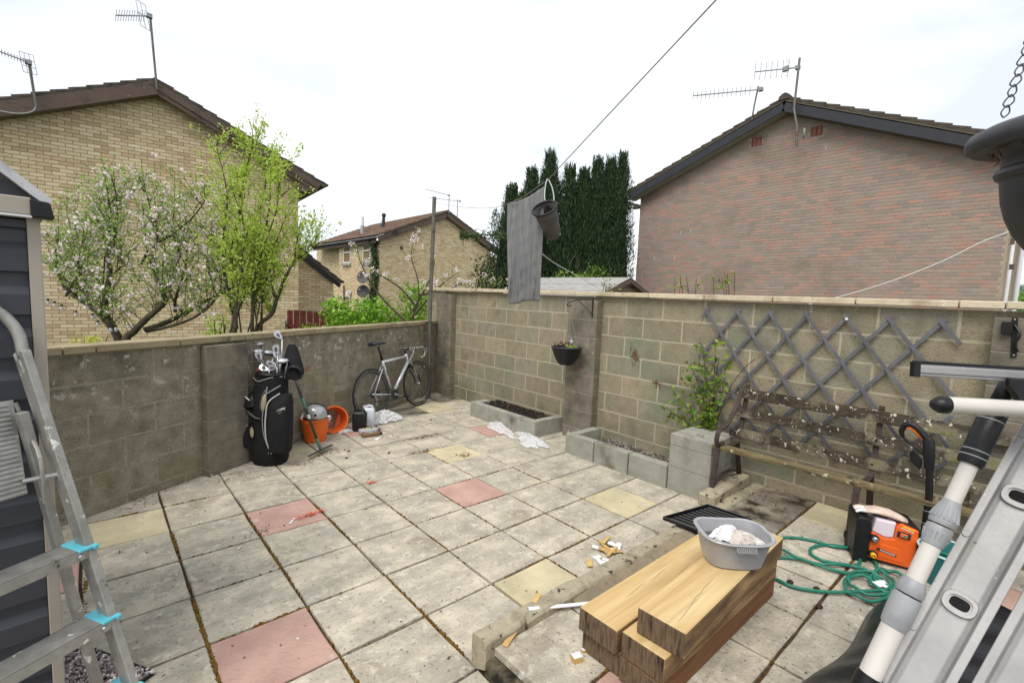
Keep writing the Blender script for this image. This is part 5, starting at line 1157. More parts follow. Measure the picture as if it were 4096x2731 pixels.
def club(kind, xh, yh, xb, yb, f, lab, ang=0, flip=1, m='chrome'):
    h = gp(xh, yh, f); bt = gp(xb, yb, f * .4); t = thing('golf_club', lab, 'golf club', bt, 'golf clubs in the black bag')
    d = (h - bt).normalized(); low = bt - UP * .12
    MB().tube([low, h], .0055, 8).build('shaft', M['chrome'], t, smooth=True)
    S = RH * -flip; n = (FH + UP * .5).normalized()
    if kind == 'iron':
        X = (S * math.cos(ang) + UP * math.sin(ang)).normalized(); Yv = n.cross(X).normalized(); Yv = Yv if Yv.z > 0 else -Yv
        prof = [(0, -.004), (.014, -.014), (.055, -.024), (.090, -.014), (.098, .012), (.090, .038), (.074, .046), (.036, .026), (.006, .012)]
        MB().prism(prof, h - n * .005, X, Yv, n, .011).build('head', M[m], t, bevel=.002)
        MB().prism([(.022, -.008), (.066, -.004), (.066, .022), (.034, .012)], h + n * .006, X, Yv, n, .0015).build('cavity', M['dkgrey'], t)
    elif kind == 'wood':
        X = (S * math.cos(ang) + UP * math.sin(ang)).normalized(); c = h + X * .045 + UP * .018
        MB().ell([(c - UP * .020 + X * .002, X * .040, FH * .035), (c - UP * .008, X * .056, FH * .048), (c + UP * .004, X * .054, FH * .048), (c + UP * .016, X * .040, FH * .036), (c + UP * .022, X * .015, FH * .014)], 24).build('head', M[m], t, smooth=True)
        MB().ell([(c - UP * .024, X * .036, FH * .032), (c - UP * .019, X * .042, FH * .037)], 24).build('sole', M['black'], t)
    else:
        MB().box(h + S * .035, (.09, .022, .02), S, n, UP).build('head', M[m], t, bevel=.003)
clubs = [('wood', 365, 395, 388, 590, -.06, 'driver with silver rounded head standing farthest left in the bag', 0, 1, 'chrome2'), ('wood', 355, 330, 380, 590, -.10, 'highest wood with white and silver head above the left of the bag', 0, 1, 'chrome2'),
    ('wood', 500, 420, 520, 590, -.10, 'white crowned wood in the middle of the bag', 0, 1, 'chrome2'), ('wood', 478, 405, 450, 590, -.05, 'grey fairway wood with flat wide head left of the middle', .1, 1, 'chrome'),
    ('iron', 588, 250, 578, 580, .02, 'tallest iron standing high above the bag with its head turned left', .6, 1, 'chrome'), ('iron', 545, 395, 528, 580, .0, 'putter like iron with small bright head right of the middle', 1.1, 1, 'chrome2'),
    ('iron', 490, 530, 505, 590, .05, 'iron with red badge lying low at the front of the bag', .2, 1, 'chrome2'), ('iron', 410, 455, 440, 590, .02, 'white blade iron leaning left behind the red badged one', .9, 1, 'chrome2'),
    ('iron', 560, 505, 540, 590, .04, 'broad cavity back iron at the right front of the bag', -.3, 1, 'chrome'), ('iron', 530, 475, 500, 590, .01, 'cavity back iron in the centre of the bundle', -.2, 1, 'chrome'),
    ('wood', 655, 455, 600, 590, .06, 'silver headed hybrid at the right against the black hood', -.1, 1, 'chrome2'), ('iron', 560, 440, 548, 590, -.02, 'narrow white iron head behind the shaft of the tallest iron', .8, 1, 'chrome2')]
for c_ in clubs: club(*c_)
t = thing('golf_club', 'iron with plain steel shaft in front of the others at the left of the bag', 'golf club', gp(450, 590), 'golf clubs in the black bag'); MB().tube([gp(450, 620, .06), gp(450, 450, .06)], .0055, 8).build('shaft', M['chrome'], t); MB().prism([(0, 0), (-.03, .03), (-.065, .02), (-.07, -.005), (-.03, -.012)], gp(450, 455, .05), RH, UP, FH, .012).build('head', M['chrome'], t, bevel=.002)
MB().ell([(gp(415, 524, .09), RH * .016, UP * .006), (gp(415, 524, .094), RH * .014, UP * .005)], 14).build('badge', M['redpl'], gb)

# ---- bicycle
BD = V3((.920, .392, 0)); BNv = V3((-.392, .920, 0)); lean = R(7.0)
BU = UP * math.cos(lean) + BNv * math.sin(lean); BS = BD.cross(BU)           # BS points to the yard side
FC = V3((3.70, 1.80, 0)); RC = FC - BD * .985
def bp(a, h, s=0): return RC + BD * a + BU * h + BS * s
bk = thing('road_bicycle', 'silver road bicycle with black wheels and drop bars leaning in the wall corner', 'bicycle', RC)
M['tyre'] = mat('tyre_rubber', [C(34, 34, 36, .8), C(50, 50, 50, .8)], .8, 30, bump=.2, bscale=200)
M['rim_'] = worn('grey_rim', C(70, 72, 76, .7), C(96, 98, 100, .7), .35, .4); M['rim_side'] = worn('machined_rim', C(170, 170, 172, .75), C(150, 150, 152, .7), .3, .7)
M['silver'] = worn('silver_paint', C(206, 208, 214, .85), C(186, 188, 196, .8), .3, .25, coat=.4)
def wheel(a, steer=0):
    X = BD; c = bp(a, .335)
    w = MB().tube([c - BS * .045, c - BS * .03, c + BS * .03, c + BS * .045], [.010, .020, .020, .010], 12).build('wheel', M['alu'], bk, smooth='auto')
    MB().torus(c, .324, .0125, X, BU, 64, 10).build('tyre', M['tyre'], w, smooth=True)
    MB().lathe([(.312, -.009), (.286, -.010), (.278, 0), (.286, .010), (.312, .009)], c, X, BU, BS, 64).build('rim', M['rim_'], w, smooth='auto')
    MB().lathe([(.3115, -.0098), (.300, -.0105)], c, X, BU, BS, 64).lathe([(.3115, .0098), (.300, .0105)], c, X, BU, BS, 64).build('brake_track', M['rim_side'], w)
    sp = MB()
    for i in range(20):
        t = 6.2832 * i / 20; o = BS * (.025 if i % 2 else -.025); p = (X * math.cos(t + .25) + BU * math.sin(t + .25)) * .019; q = (X * math.cos(t) + BU * math.sin(t)) * .282; sp.tube([c + o + p, c + q], .0011, 4)
    sp.build('spokes', M['alu'], w)
    for i in range(3):
        t = .9 + 2.1 * i; d = X * math.cos(t) + BU * math.sin(t); tng = BU * math.cos(t) - X * math.sin(t); text('AKSIUM' if 0 else 'RACE', .016, c + d * .292 + BS * .0115, tng, -d, M['white'], w)
    return c
wheel(.985); wheel(0)
hub_r, hub_f = bp(0, .335), bp(.985, .335)
BB = bp(.405, .268); ST = bp(.262, .745); HT = bp(.765, .775); HL = bp(.800, .655)
MB().tube([BB, ST + (ST - BB).normalized() * .03], .0165, 14).build('seat_tube', M['silver'], bk, smooth=True)
MB().tube([ST - (ST - BB).normalized() * .015, HT - BU * .02 + BD * .005], .0175, 14).build('top_tube', M['silver'], bk, smooth=True)
MB().tube([BB, HL + BU * .02 - BD * .005], .0235, 14).build('down_tube', M['silver'], bk, smooth=True)
MB().tube([HT + (HT - HL) * .15, HL - (HT - HL) * .12], .020, 14).build('head_tube', M['silver'], bk, smooth=True)
b = MB()
for s_ in (-.055, .055): b.tube([ST - (ST - BB).normalized() * .04 + BS * s_ * .25, hub_r + BS * s_ * .9], [.008, .0065], 8)
b.build('seat_stays', M['silver'], bk, smooth=True)
b = MB()
for s_ in (-.055, .055): b.tube([BB + BS * s_ * .6, hub_r + BS * s_ * .9], [.010, .008], 8)
b.build('chain_stays', M['silver'], bk, smooth=True)
fk = MB(); cr_ = HL - (HT - HL) * .16
for s_ in (-1, 1): fk.tube([cr_ + BS * .012 * s_, cr_ + BS * .036 * s_ + (hub_f - cr_) * .12, hub_f + BS * .047 * s_ - BD * .02 + BU * .1, hub_f + BS * .047 * s_], [.017, .015, .011, .008], 10, smooth=4)
fk = fk.build('fork', M['black'], bk, smooth=True)
dt = (BB - HL).normalized()
text('tri', .062, BB.lerp(HL, .36) + BS * .0245, -dt, BU, plain('grey_decal', C(70, 72, 80, .7), .5), bk)
text('run', .062, BB.lerp(HL, .74) + BS * .0245, -dt, BU, plain('grey_decal2', C(70, 72, 80, .7), .5), bk)
text('racing', .036, BB.lerp(ST, .66) + BS * .0172, (BB - ST), BD, M['dkgrey'], bk)
text('PRO-LITE', .030, cr_.lerp(hub_f, .40) + BS * .058, hub_f - cr_, BD, M['white'], bk)
text('hi', .03, ST.lerp(HT, .45) + BS * .0182, HT - ST, BU, M['dkgrey'], bk)
SP = ST + (ST - BB).normalized() * .20
MB().tube([ST, SP], .0135, 12).build('seat_post', mat('seat_post', [C(70, 40, 40, .6), C(40, 28, 30, .6)], .4, 12, bump=0), bk, smooth=True)
MB().tube([ST + (ST - BB).normalized() * .01, ST + (ST - BB).normalized() * .05], .020, 12).build('seat_clamp', M['black'], bk)
M['saddle'] = plain('navy_saddle', C(34, 44, 60, .75), .35)
sc = SP + BU * .045
MB().ell([(sc - BD * .14, BS * .030, BU * .012), (sc - BD * .12, BS * .068, BU * .024), (sc - BD * .05, BS * .062, BU * .022), (sc + BD * .03, BS * .028, BU * .018), (sc + BD * .12, BS * .018, BU * .015), (sc + BD * .145, BS * .008, BU * .008)], 18).build('saddle', M['saddle'], bk, smooth=True)
stm = HT + (HT - HL).normalized() * .075; bc = stm + BD * .10 + BU * .02
MB().tube([HT, stm + (HT - HL).normalized() * .02], .015, 10).tube([stm, bc], .015, 10).build('stem', M['black'], bk, smooth=True)
M['camo'] = mat('camo_tape', [C(40, 40, 38, .7), C(52, 50, 46, .7), C(214, 212, 196, .8), C(60, 58, 52, .7)], .8, 55, 1, bump=.2, bscale=90)
tb_ = MB().tube([bc - BS * .205, bc - BS * .12, bc, bc + BS * .12, bc + BS * .205], .0135, 10)
tb_.build('handlebar', M['camo'], bk, smooth=True)
for s_ in (-1, 1):
    o = bc + BS * .205 * s_
    MB().tube([o, o + BD * .05 + BU * .003, o + BD * .095 - BU * .03, o + BD * .10 - BU * .085, o + BD * .06 - BU * .13, o - BD * .01 - BU * .14], .0145, 10, smooth=5).build('drop_bar', M['camo'], bk, smooth=True)
    hd = MB().tube([o + BD * .07, o + BD * .115 + BU * .02, o + BD * .13 + BU * .055], [.014, .017, .014], 10, smooth=4).build('brake_hood', M['black'], bk, smooth=True)
    MB().tube([o + BD * .125 + BU * .04, o + BD * .145 - BU * .02, o + BD * .13 - BU * .09], [.008, .007, .005], 6, smooth=4).build('lever', M['alu'], hd, smooth=True)
b = MB(); b.tube([bc + BS * .1 + BU * .01, bc + BD * .09 - BU * .02 + BS * .03, HL + BU * .06 + BD * .05, HL - BD * .06 + BS * .02], .0025, 5, smooth=6); b.tube([bc - BS * .1, bc + BD * .10 - BU * .05, HL + BD * .03 + BU * .02], .0025, 5, smooth=6); b.build('cables', M['white'], bk)
MB().lathe([(.0, -.003), (.075, -.003), (.075, .003), (0, .003)], BB + BS * .045, BD, BU, BS, 36).build('chainring', M['rim_'], bk)
cd = (BD * .93 - BU * .30).normalized()
ck = MB().bar(BB + BS * .06, BB + BS * .062 + cd * .17, .026, .016, BS).bar(BB - BS * .06, BB - BS * .062 - cd * .17, .026, .016, BS).tube([BB - BS * .06, BB + BS * .065], .018, 10)
ck = ck.build('crank', M['alu'], bk, bevel=.002); MB().box(BB + BS * .10 + cd * .17, (.07, .07, .02), BD, BS, BU).box(BB - BS * .10 - cd * .17, (.07, .07, .02), BD, BS, BU).build('pedal', M['black'], ck, bevel=.003)
MB().lathe([(.0, .012), (.018, .012), (.048, .016), (.048, .022), (.03, .034), (.0, .034)], hub_r, BD, BU, BS, 28).build('cassette', M['rim_'], bk)
b = MB().bar(hub_r + BS * .05, hub_r + BS * .06 - BU * .09 + BD * .03, .02, .02, BS); b.lathe([(0, 0), (.022, 0), (.022, .006), (0, .006)], hub_r + BS * .05 - BU * .07 + BD * .03, BD, BU, BS, 14); b.lathe([(0, 0), (.022, 0), (.022, .006), (0, .006)], hub_r + BS * .05 - BU * .13 + BD * .02, BD, BU, BS, 14); b.build('rear_derailleur', M['alu'], bk)
b = MB(); 
for (p, q) in ((BB + BU * .073, hub_r + BU * .045), (BB - BU * .073, hub_r - BU * .045 - BU * .05 + BD * .02)): b.bar(p + BS * .045, q + BS * .03, .005, .008)
b.build('chain', M['iron'], bk)
for c_, sg in ((HL - (HT - HL) * .1 + BD * .045, 1), (ST - (ST - BB) * .16 - BD * .05, -1)): MB().tube([c_ - BS * .03, c_ + BU * .03, c_ + BS * .03], .007, 6, smooth=3).box(c_ - BS * .028 - BU * .02, (.03, .01, .03), BD, BS, BU).box(c_ + BS * .028 - BU * .02, (.03, .01, .03), BD, BS, BU).build('brake_caliper', M['alu'], bk)

# ---- orange buckets and helmet
M['orange'] = mat('orange_plastic', [C(238, 116, 44, .98), C(226, 102, 34, .95)], .38, 6, bump=.03, bscale=40, spots=[(C(150, 84, 50, .6), 9, .70, .04)])
def bucket(t, c, Z, r0, r1, h, seg=36):
    Z = V3(Z).normalized(); X = Z.orthogonal().normalized(); Y = Z.cross(X); w = .004
    MB().lathe([(0, 0), (r0, 0), (r0 + .004, .004), (r1, h - .012), (r1 + .008, h - .012), (r1 + .009, h), (r1 - w, h), (r1 - w - .002, h - .02), (r0 - w, .008), (0, .008)], c, X, Y, Z, seg).build('pail', M['orange'], t, smooth='auto')
bcx = V3((1.905, .985, 0))
ob = thing('bucket', 'upright orange bucket holding a silver helmet beside the golf bag', 'bucket', bcx, 'orange buckets'); bucket(ob, bcx, (0, 0, 1), .105, .150, .258)
MB().ell([(bcx + FH * .155 + UP * .235 + RH * -.03, RH * .02, UP * .012), (bcx + FH * .165 + UP * .235 + RH * -.03, RH * .02, UP * .012)], 12).build('spout', M['orange'], ob)
oc = bcx + V3((.285, .215, .11))
ob2 = thing('bucket', 'orange bucket lying tipped on its side behind the upright one', 'bucket', oc, 'orange buckets'); Zt = (FH * .78 + RH * .38 + UP * .22).normalized(); bucket(ob2, oc + UP * .035 - Zt * .17, Zt, .105, .150, .235)
hm_ = thing('helmet', 'silver motorcycle helmet with dark trim resting in the orange bucket', 'helmet', bcx + UP * .25)
hc = bcx + UP * .305 + RH * .01; ZX = (RH * .95 + UP * -.25).normalized(); ZU = (UP * .93 + RH * .25 + FH * -.2).normalized(); ZF = ZX.cross(ZU)
M['helm'] = plain('silver_shell', C(190, 188, 188, .8), .3, .35, coat=.6)
MB().ell([(hc + ZU * -.07, ZX * .112, ZF * .118), (hc + ZU * -.03, ZX * .124, ZF * .130), (hc + ZU * .02, ZX * .122, ZF * .128), (hc + ZU * .06, ZX * .100, ZF * .108), (hc + ZU * .088, ZX * .064, ZF * .070), (hc + ZU * .098, ZX * .015, ZF * .015)], 32, 2.2).build('shell', M['helm'], hm_, smooth=True)
MB().tube([hc + ZX * .13 * math.cos(t * .2618 * 1.0) + ZU * (.105 * math.sin(t * .2618)) + ZF * -.01 for t in range(13)], .008, 8).build('trim_band', M['black'], hm_, smooth=True)
MB().ell([(hc + ZU * -.085, ZX * .116, ZF * .120), (hc + ZU * -.068, ZX * .118, ZF * .123)], 32).build('edge_rubber', M['black'], hm_, smooth=True)
fd = MB().lathe([(.0, 0), (.014, .001), (.016, .004), (0, .006)], hc + ZX * .035 + (-ZF if ZF.dot(FH) < 0 else ZF) * .122 + ZU * -.005, ZX, ZU, ZX.cross(ZU), 14); fd.build('vent', M['black'], hm_)
MB().tube([hc + ZX * .12 + UP * -.01, hc + ZX * .155 + UP * .01, hc + ZX * .14 - UP * .05], .016, 8, smooth=4).build('visor_hinge', M['chrome2'], hm_, smooth=True)
rg = thing('crumpled_bag', 'crumpled grey plastic bag stuffed in the left of the orange bucket', 'bag', bcx + UP * .2)
M['film'] = mat('thin_plastic_film', [C(226, 228, 232, .9), C(250, 250, 252, .95)], .18, 30, bump=.3, bscale=60, spec=.6)
[n for n in M['film'].node_tree.nodes if n.type == 'BSDF_PRINCIPLED'][0].inputs['Alpha'].default_value = .6
M['film2'] = mat('white_plastic_bag', [C(222, 222, 226, .9), C(246, 246, 248, .95)], .3, 20, bump=.4, bscale=50)
def crumple(name, c, A, B, H, n, m, amp, seed, thick=False, spill=0):
    rg_ = random.Random(seed); b = MB(); c = V3(c); A = V3(A); B = V3(B); gr = []
    ph = [(rg_.uniform(2, 11), rg_.uniform(2, 11), rg_.uniform(0, 6), rg_.uniform(.3, 1)) for _ in range(9)]
    for j in range(n + 1):
        row = []
        for i in range(n + 1):
            u, v = i / n * 2 - 1, j / n * 2 - 1; rr2 = max(abs(u), abs(v)); 
            ang = math.atan2(v, u); rad_ = rr2 * (1 + .22 * math.sin(ang * 3 + seed) + .13 * math.sin(ang * 7 + seed * 2)); 
            q = c + A * (rad_ * math.cos(ang)) + B * (rad_ * math.sin(ang))
            z = sum(abs(math.sin(a * u + b_ * v + p)) * w for a, b_, p, w in ph) / 5.0
            q = q + UP * (H * (1 - rr2 ** 2) * .7 + H * z * .6 * (1 - rr2 * .7) + .002) + V3((rg_.uniform(-amp, amp), rg_.uniform(-amp, amp), abs(rg_.uniform(0, amp)))); row.append(q)
        gr.append(row)
    return b.loft(gr, False, False)
crumple('f', bcx + UP * .235 + RH * -.11, RH * .07, FH * .05, .06, 10, None, .008, 3).build('film', M['film2'], rg)
# ---- rake
rk0 = V3((1.79, .50, 0)); rk1 = V3((1.945, .605, 0)); rk = thing('garden_rake', 'dark garden rake with green bands leaning across the orange bucket', 'rake', (1.77, .51, 0))
hdv = V3((1.944 - 1.634, .605 - .389, 0)).normalized(); hc_ = V3((1.79, .498, .045)); side = V3((-hdv.y, hdv.x, 0))
M['rakem'] = worn('grey_enamelled_metal', C(96, 100, 106, .7), C(74, 76, 80, .65), .45, .4)
b = MB().bar(hc_ - hdv * .19, hc_ + hdv * .19, .022, .012); b.build('rake_head', M['rakem'], rk, bevel=.002)
b = MB()
for i in range(14): p = hc_ + hdv * (-.18 + .36 * i / 13); b.tube([p, p + V3((0, 0, -.015)) - side * .012, p + V3((0, 0, -.042)) + side * .006], [.003, .003, .0015], 5)
b.build('tines', M['rakem'], rk)
rt_ = V3((1.60, .86, .905)); dh = rt_ - hc_
MB().tube([hc_, hc_ + dh * .10], [.012, .016], 10).build('socket', plain('green_socket', C(70, 116, 92, .7), .5), rk, smooth=True)
MB().tube([hc_ + dh * .09, hc_ + dh * 1.0], .0135, 10).build('shaft', M['dkgrey'], rk, smooth=True)
for a in (.10, .47): MB().tube([hc_ + dh * a, hc_ + dh * (a + (.12 if a > .3 else .025))], .0145, 10).build('green_band', plain('green_band', C(96, 150, 120, .75), .5), rk, smooth=True)
MB().tube([hc_ + dh * .355, hc_ + dh * .40], .0142, 10).build('label_sleeve', M['white'], rk)
# ---- jerry cans, cartons, plastic film
M['cream_pl'] = plain('frosted_white_plastic', C(214, 220, 230, .85), .35)
def jerry(lab, c, X, Y, m, h=.262, w=.165, d=.115):
    c = V3(c); X = V3(X).normalized(); Y = V3(Y).normalized(); t = thing('jerry_can', lab, 'jerry can', c, 'plastic jerry cans')
    MB().ell([(c, X * w / 2 * .94, Y * d / 2 * .94), (c + UP * .008, X * w / 2, Y * d / 2), (c + UP * h * .78, X * w / 2, Y * d / 2), (c + UP * h * .86, X * w * .44, Y * d * .44), (c + UP * h * .90, X * w * .36, Y * d * .34)], 28, 6).build('can', m, t, smooth='auto')
    MB().tube([c + X * w * .32 + UP * h * .80, c + X * w * .30 + UP * h * .97, c + X * w * .12 + UP * h * 1.0, c - X * w * .10 + UP * h * .99, c - X * w * .12 + UP * h * .86], .012, 8, smooth=4).build('handle', m, t, smooth=True)
    MB().lathe([(0, 0), (.022, 0), (.022, .03), (0, .03)], c - X * w * .28 + UP * h * .88, seg=16).build('cap', m, t)
JX = V3((.83, -.56, 0)); JY = V3((-.56, -.83, 0))
jerry('squat black jerry can standing below the rear bicycle wheel', V3((2.42, 1.02, 0)) - JY * .06, JX, JY, M['black'])
jerry('frosted white jerry can tucked behind the black one', V3((2.56, 1.10, 0)) - JY * .10, JX, JY, M['cream_pl'], w=.15)
def bottle(lab, c, X, Y, L, w, h, m, lab_m, cap_m):
    c = V3(c); X = V3(X).normalized(); Y = V3(Y).normalized(); t = thing('plastic_bottle', lab, 'bottle', c, 'cleaner bottles lying on the slabs')
    MB().ell([(c - X * L / 2 + UP * h / 2, Y * w * .42, UP * h * .42), (c - X * L * .46 + UP * h / 2, Y * w / 2, UP * h / 2), (c + X * L * .30 + UP * h / 2, Y * w / 2, UP * h / 2), (c + X * L * .42 + UP * h / 2, Y * w * .28, UP * h * .36), (c + X * L * .46 + UP * h / 2, Y * .016, UP * .016)], 20, 4).build('body', m, t, smooth='auto')
    MB().tube([c + X * L * .45 + UP * h / 2, c + X * L * .56 + UP * h / 2], .019, 12).build('cap', cap_m, t)
    lb = MB().box(c - X * L * .04 + UP * (h + .0012), (L * .5, w * .62, .0012), X, Y).build('label', lab_m, t)
    for i in range(3): MB().box(c + X * (L * (-.2 + .16 * i)) + UP * (h + .0024), (L * .10, w * (.3 + .1 * i), .0008), X, Y).build('print', [M['dkgrey'], plain('green_print', C(120, 160, 70, .8)), M['dkgrey']][i], lb)
M['boxgrey'] = plain('grey_bottle', C(186, 186, 196, .8), .4); M['boxbrown'] = plain('brown_bottle', C(140, 106, 72, .7), .45); yl = plain('cream_label', C(220, 214, 150, .85), .6)
bottle('grey plastic bottle lying flat nearest the black jerry can', V3((2.495, .905, 0)), (.76, -.15, 0), (.15, .76, 0), .23, .10, .06, M['boxgrey'], yl, M['dkgrey'])
bottle('brown plastic bottle lying flat in front of the grey one', V3((2.475, .80, 0)), (.78, -.10, 0), (.1, .78, 0), .22, .085, .045, M['boxbrown'], M['wtrim'], M['fascia_slate'])
o = crumple('plastic_sheet', V3((2.86, 1.28, 0)), BD * .30, V3((-.5, .8, 0)) * .15, .12, 34, None, .010, 5); tag(o.build('plastic_sheet', M['film']), 'crumpled clear plastic film under the rear bicycle wheel', 'plastic film')
tag(crumple('x', V3((2.28, 1.10, 0)), V3((.09, -.02, 0)), V3((.02, .05, 0)), .035, 12, None, .005, 8).build('plastic_scrap', M['film']), 'scrap of clear film left of the black jerry can', 'plastic film')
tag(crumple('x', V3((3.90, .18, 0)), V3((.13, .34, 0)), V3((.10, -.03, 0)), .06, 30, None, .006, 12).build('plastic_bag', M['film']), 'crumpled clear plastic sheeting along the foot of the soil filled planter', 'plastic film')
tag(crumple('x', V3((3.86, -.42, 0)), V3((.10, .28, 0)), V3((.12, -.05, 0)), .065, 30, None, .006, 14).build('plastic_bag', M['film']), 'crumpled clear plastic sheeting in the gap between the two block planters', 'plastic film')

# ---- hanging basket on the second pillar
PC = V3((4.20, -.60, 1.112))
hb_ = thing('plant_bracket', 'wrought iron scroll bracket on the middle pillar above the hanging basket', 'bracket', (4.385, -.80, 1.55))
b = MB().bar((4.383, -.80, 1.70), (4.383, -.80, 1.47), .018, .006, (1, 0, 0)).tube([(4.38, -.80, 1.66), (4.32, -.73, 1.665), (4.24, -.62, 1.645), (4.195, -.585, 1.61), (4.20, -.59, 1.585), (4.22, -.61, 1.585), (4.222, -.61, 1.605)], .006, 6, smooth=5).tube([(4.38, -.80, 1.50), (4.34, -.75, 1.57), (4.28, -.675, 1.650)], .005, 6, smooth=3)
b.build('bracket', M['iron'], hb_)
hp_ = thing('hanging_basket', 'small black plastic hanging planter on thin chains with dry soil', 'hanging planter', PC)
MB().lathe([(0, -.205), (.075, -.205), (.10, -.18), (.14, -.11), (.165, -.03), (.178, -.012), (.182, .0), (.172, .004), (.160, -.02), (.0, -.022)], PC, seg=36).build('bowl', M['black'], hp_, smooth='auto')
MB().torus(PC, .176, .006, (1, 0, 0), (0, 1, 0), 36, 6).build('rim', plain('slate_rim', C(74, 80, 98, .7), .4), hp_, smooth=True)
heap(PC.x - .12, PC.x + .12, PC.y - .12, PC.y + .12, PC.z - .01, .008, (8, 8), 'soil', M['compost'], hp_)
b = MB()
for _ in range(60): p = PC + V3((ru(-.12, .12), ru(-.0, .13), ru(0, .035))); b.leaf(p, rv() + UP, rv(), .035, .014)
b.build('dead_plant', M['litter'], hp_); b = MB()
for _ in range(26): p = PC + V3((ru(-.1, .1), ru(-.14, -.04), ru(0, .015))); b.leaf(p, rv() + UP * .3, rv() + UP, .03, .018)
b.build('seedlings', M['leaf_pear'], hp_)
top = V3((4.21, -.60, 1.588)); b = MB()
for a in (.5, 2.6, 4.7):
    q = PC + V3((math.cos(a) * .172, math.sin(a) * .172, 0)); n = 26
    for i in range(n): p = top.lerp(q, (i + .5) / n); d = (q - top).normalized(); sdv = d.orthogonal() if i % 2 else d.cross(d.orthogonal()); b.torus(p, .0065, .0013, d, sdv.normalized(), 8, 4)
b.build('chain', mat('zinc_chain', [C(196, 194, 188, .7)], .4, bump=0, metal=.5), hp_)
sl_ = thing('solar_light', 'little solar stake light standing in the hanging planter', 'solar light', PC + V3((.02, -.05, .0)))
p = PC + V3((.02, -.055, 0)); MB().tube([p, p + UP * .05], .006, 6).build('stake', M['black'], sl_); MB().tube([p + UP * .045, p + UP * .095], .016, 12).build('lens', M['cream_pl'], sl_, smooth=True); MB().tube([p + UP * .095, p + UP * .125], [.024, .026], 14).build('cap', M['alu'], sl_); MB().tube([p + UP * .1252, p + UP * .1262], .018, 14).build('panel', M['dkgrey'], sl_)
# ---- bracket on the far pillar
bb_ = thing('gate_hinge', 'black iron latch plate screwed to the right hand pillar', 'bracket', (4.38, -4.12, 1.54))
MB().bar((4.384, -4.118, 1.665), (4.384, -4.135, 1.42), .026, .008, (1, 0, 0)).box((4.37, -4.09, 1.60), (.03, .05, .075)).tube([(4.375, -4.12, 1.62), (4.35, -4.15, 1.56), (4.355, -4.13, 1.5), (4.375, -4.15, 1.46)], .008, 6, smooth=4).build('plate', M['black'], bb_, bevel=.002)
b = MB(); b.sphere((4.378, -4.118, 1.652), .006, 8); b.sphere((4.378, -4.135, 1.432), .006, 8); b.build('screws', M['alu'], bb_)
for i, (y, z, s_) in enumerate(((-1.32, 1.085, 1), (-1.62, .83, .6))):
    b = MB()
    for _ in range(int(50 * s_)): p = V3((4.497, y + random.gauss(0, .03) - .0, z + random.gauss(0, .04) * s_)); b.leaf(p + V3((-.004, 0, -.6 * (p.y - y) * -1)), V3((0, ru(-1, 1), ru(-1, 1))), (-1, ru(-.3, .3), ru(-.3, .3)), .025, .012)
    tag(b.build('dry_creeper', M['litter']), ['brown remnant of creeper stuck on the tall wall right of the middle pillar', 'faint lower remnant of creeper on the tall wall'][i], 'creeper remnant')
# ---- trellis
tr = thing('trellis', 'grey wooden diamond trellis fixed on the tall wall above the bench', 'trellis', (4.46, -2.9, .9))
M['trel'] = mat('grey_stained_lath', [C(104, 105, 112, .68), C(126, 127, 134, .72)], .75, 8, bump=.1, bscale=60, rand=.05)
Yt = [-2.10, -2.39, -2.67, -2.95, -3.22, -3.49, -3.775]
zt_, zb_ = 1.625, .49; y_lo, y_hi = -3.885, -2.06; m_ = .262 / .27
def lath(y0, z0, dy, dz, x): 
    L = math.hypot(dy, dz); MB().bar((x, y0, z0), (x, y0 + dy, z0 + dz), .008, .028, (1, 0, 0)) 
def cliplath(y0, sgn, x):
    ya, za = y0, zt_ + .01; yb, zb2 = y0 + sgn * (zt_ - zb_) * (.79 if sgn < 0 else .75), zb_
    if yb < y_lo: f = (y_lo - ya) / (yb - ya); yb = y_lo; zb2 = za + (zb2 - za) * f
    if yb > y_hi: f = (y_hi - ya) / (yb - ya); yb = y_hi; zb2 = za + (zb2 - za) * f
    if abs(za - zb2) < .05: return
    a, b_ = V3((x, ya, za)), V3((x, yb, zb2)); d = (b_ - a).normalized(); w = d.cross(V3((1, 0, 0)))
    MB().box((a + b_) / 2, ((b_ - a).length, .025, .008), d, w, (1, 0, 0)).build('lath', M['trel'], tr, bevel=.001)
for y in Yt:
    cliplath(y + .02, -1, 4.462); cliplath(y - .02, 1, 4.472)
for z in (1.30, .98): # laths that start at the left edge
    y0 = y_hi; 
    a = V3((4.462, y0, z)); dz = z - zb_; b_ = V3((4.462, y0 - dz * .80, zb_)); d = (b_ - a).normalized()
    MB().box((a + b_) / 2, ((b_ - a).length, .025, .008), d, d.cross(V3((1, 0, 0))), (1, 0, 0)).build('lath', M['trel'], tr, bevel=.001)
    a = V3((4.472, y_lo, z - .32)); dz = z - .32 - zb_; b_ = V3((4.472, y_lo + dz * .74, zb_)); d = (b_ - a).normalized()
    if dz > .1: MB().box((a + b_) / 2, ((b_ - a).length, .025, .008), d, d.cross(V3((1, 0, 0))), (1, 0, 0)).build('lath', M['trel'], tr, bevel=.001)
MB().sphere((4.452, -3.225, 1.60), .012, 8, (.4, 1, 1)).build('fixing', M['white'], tr)
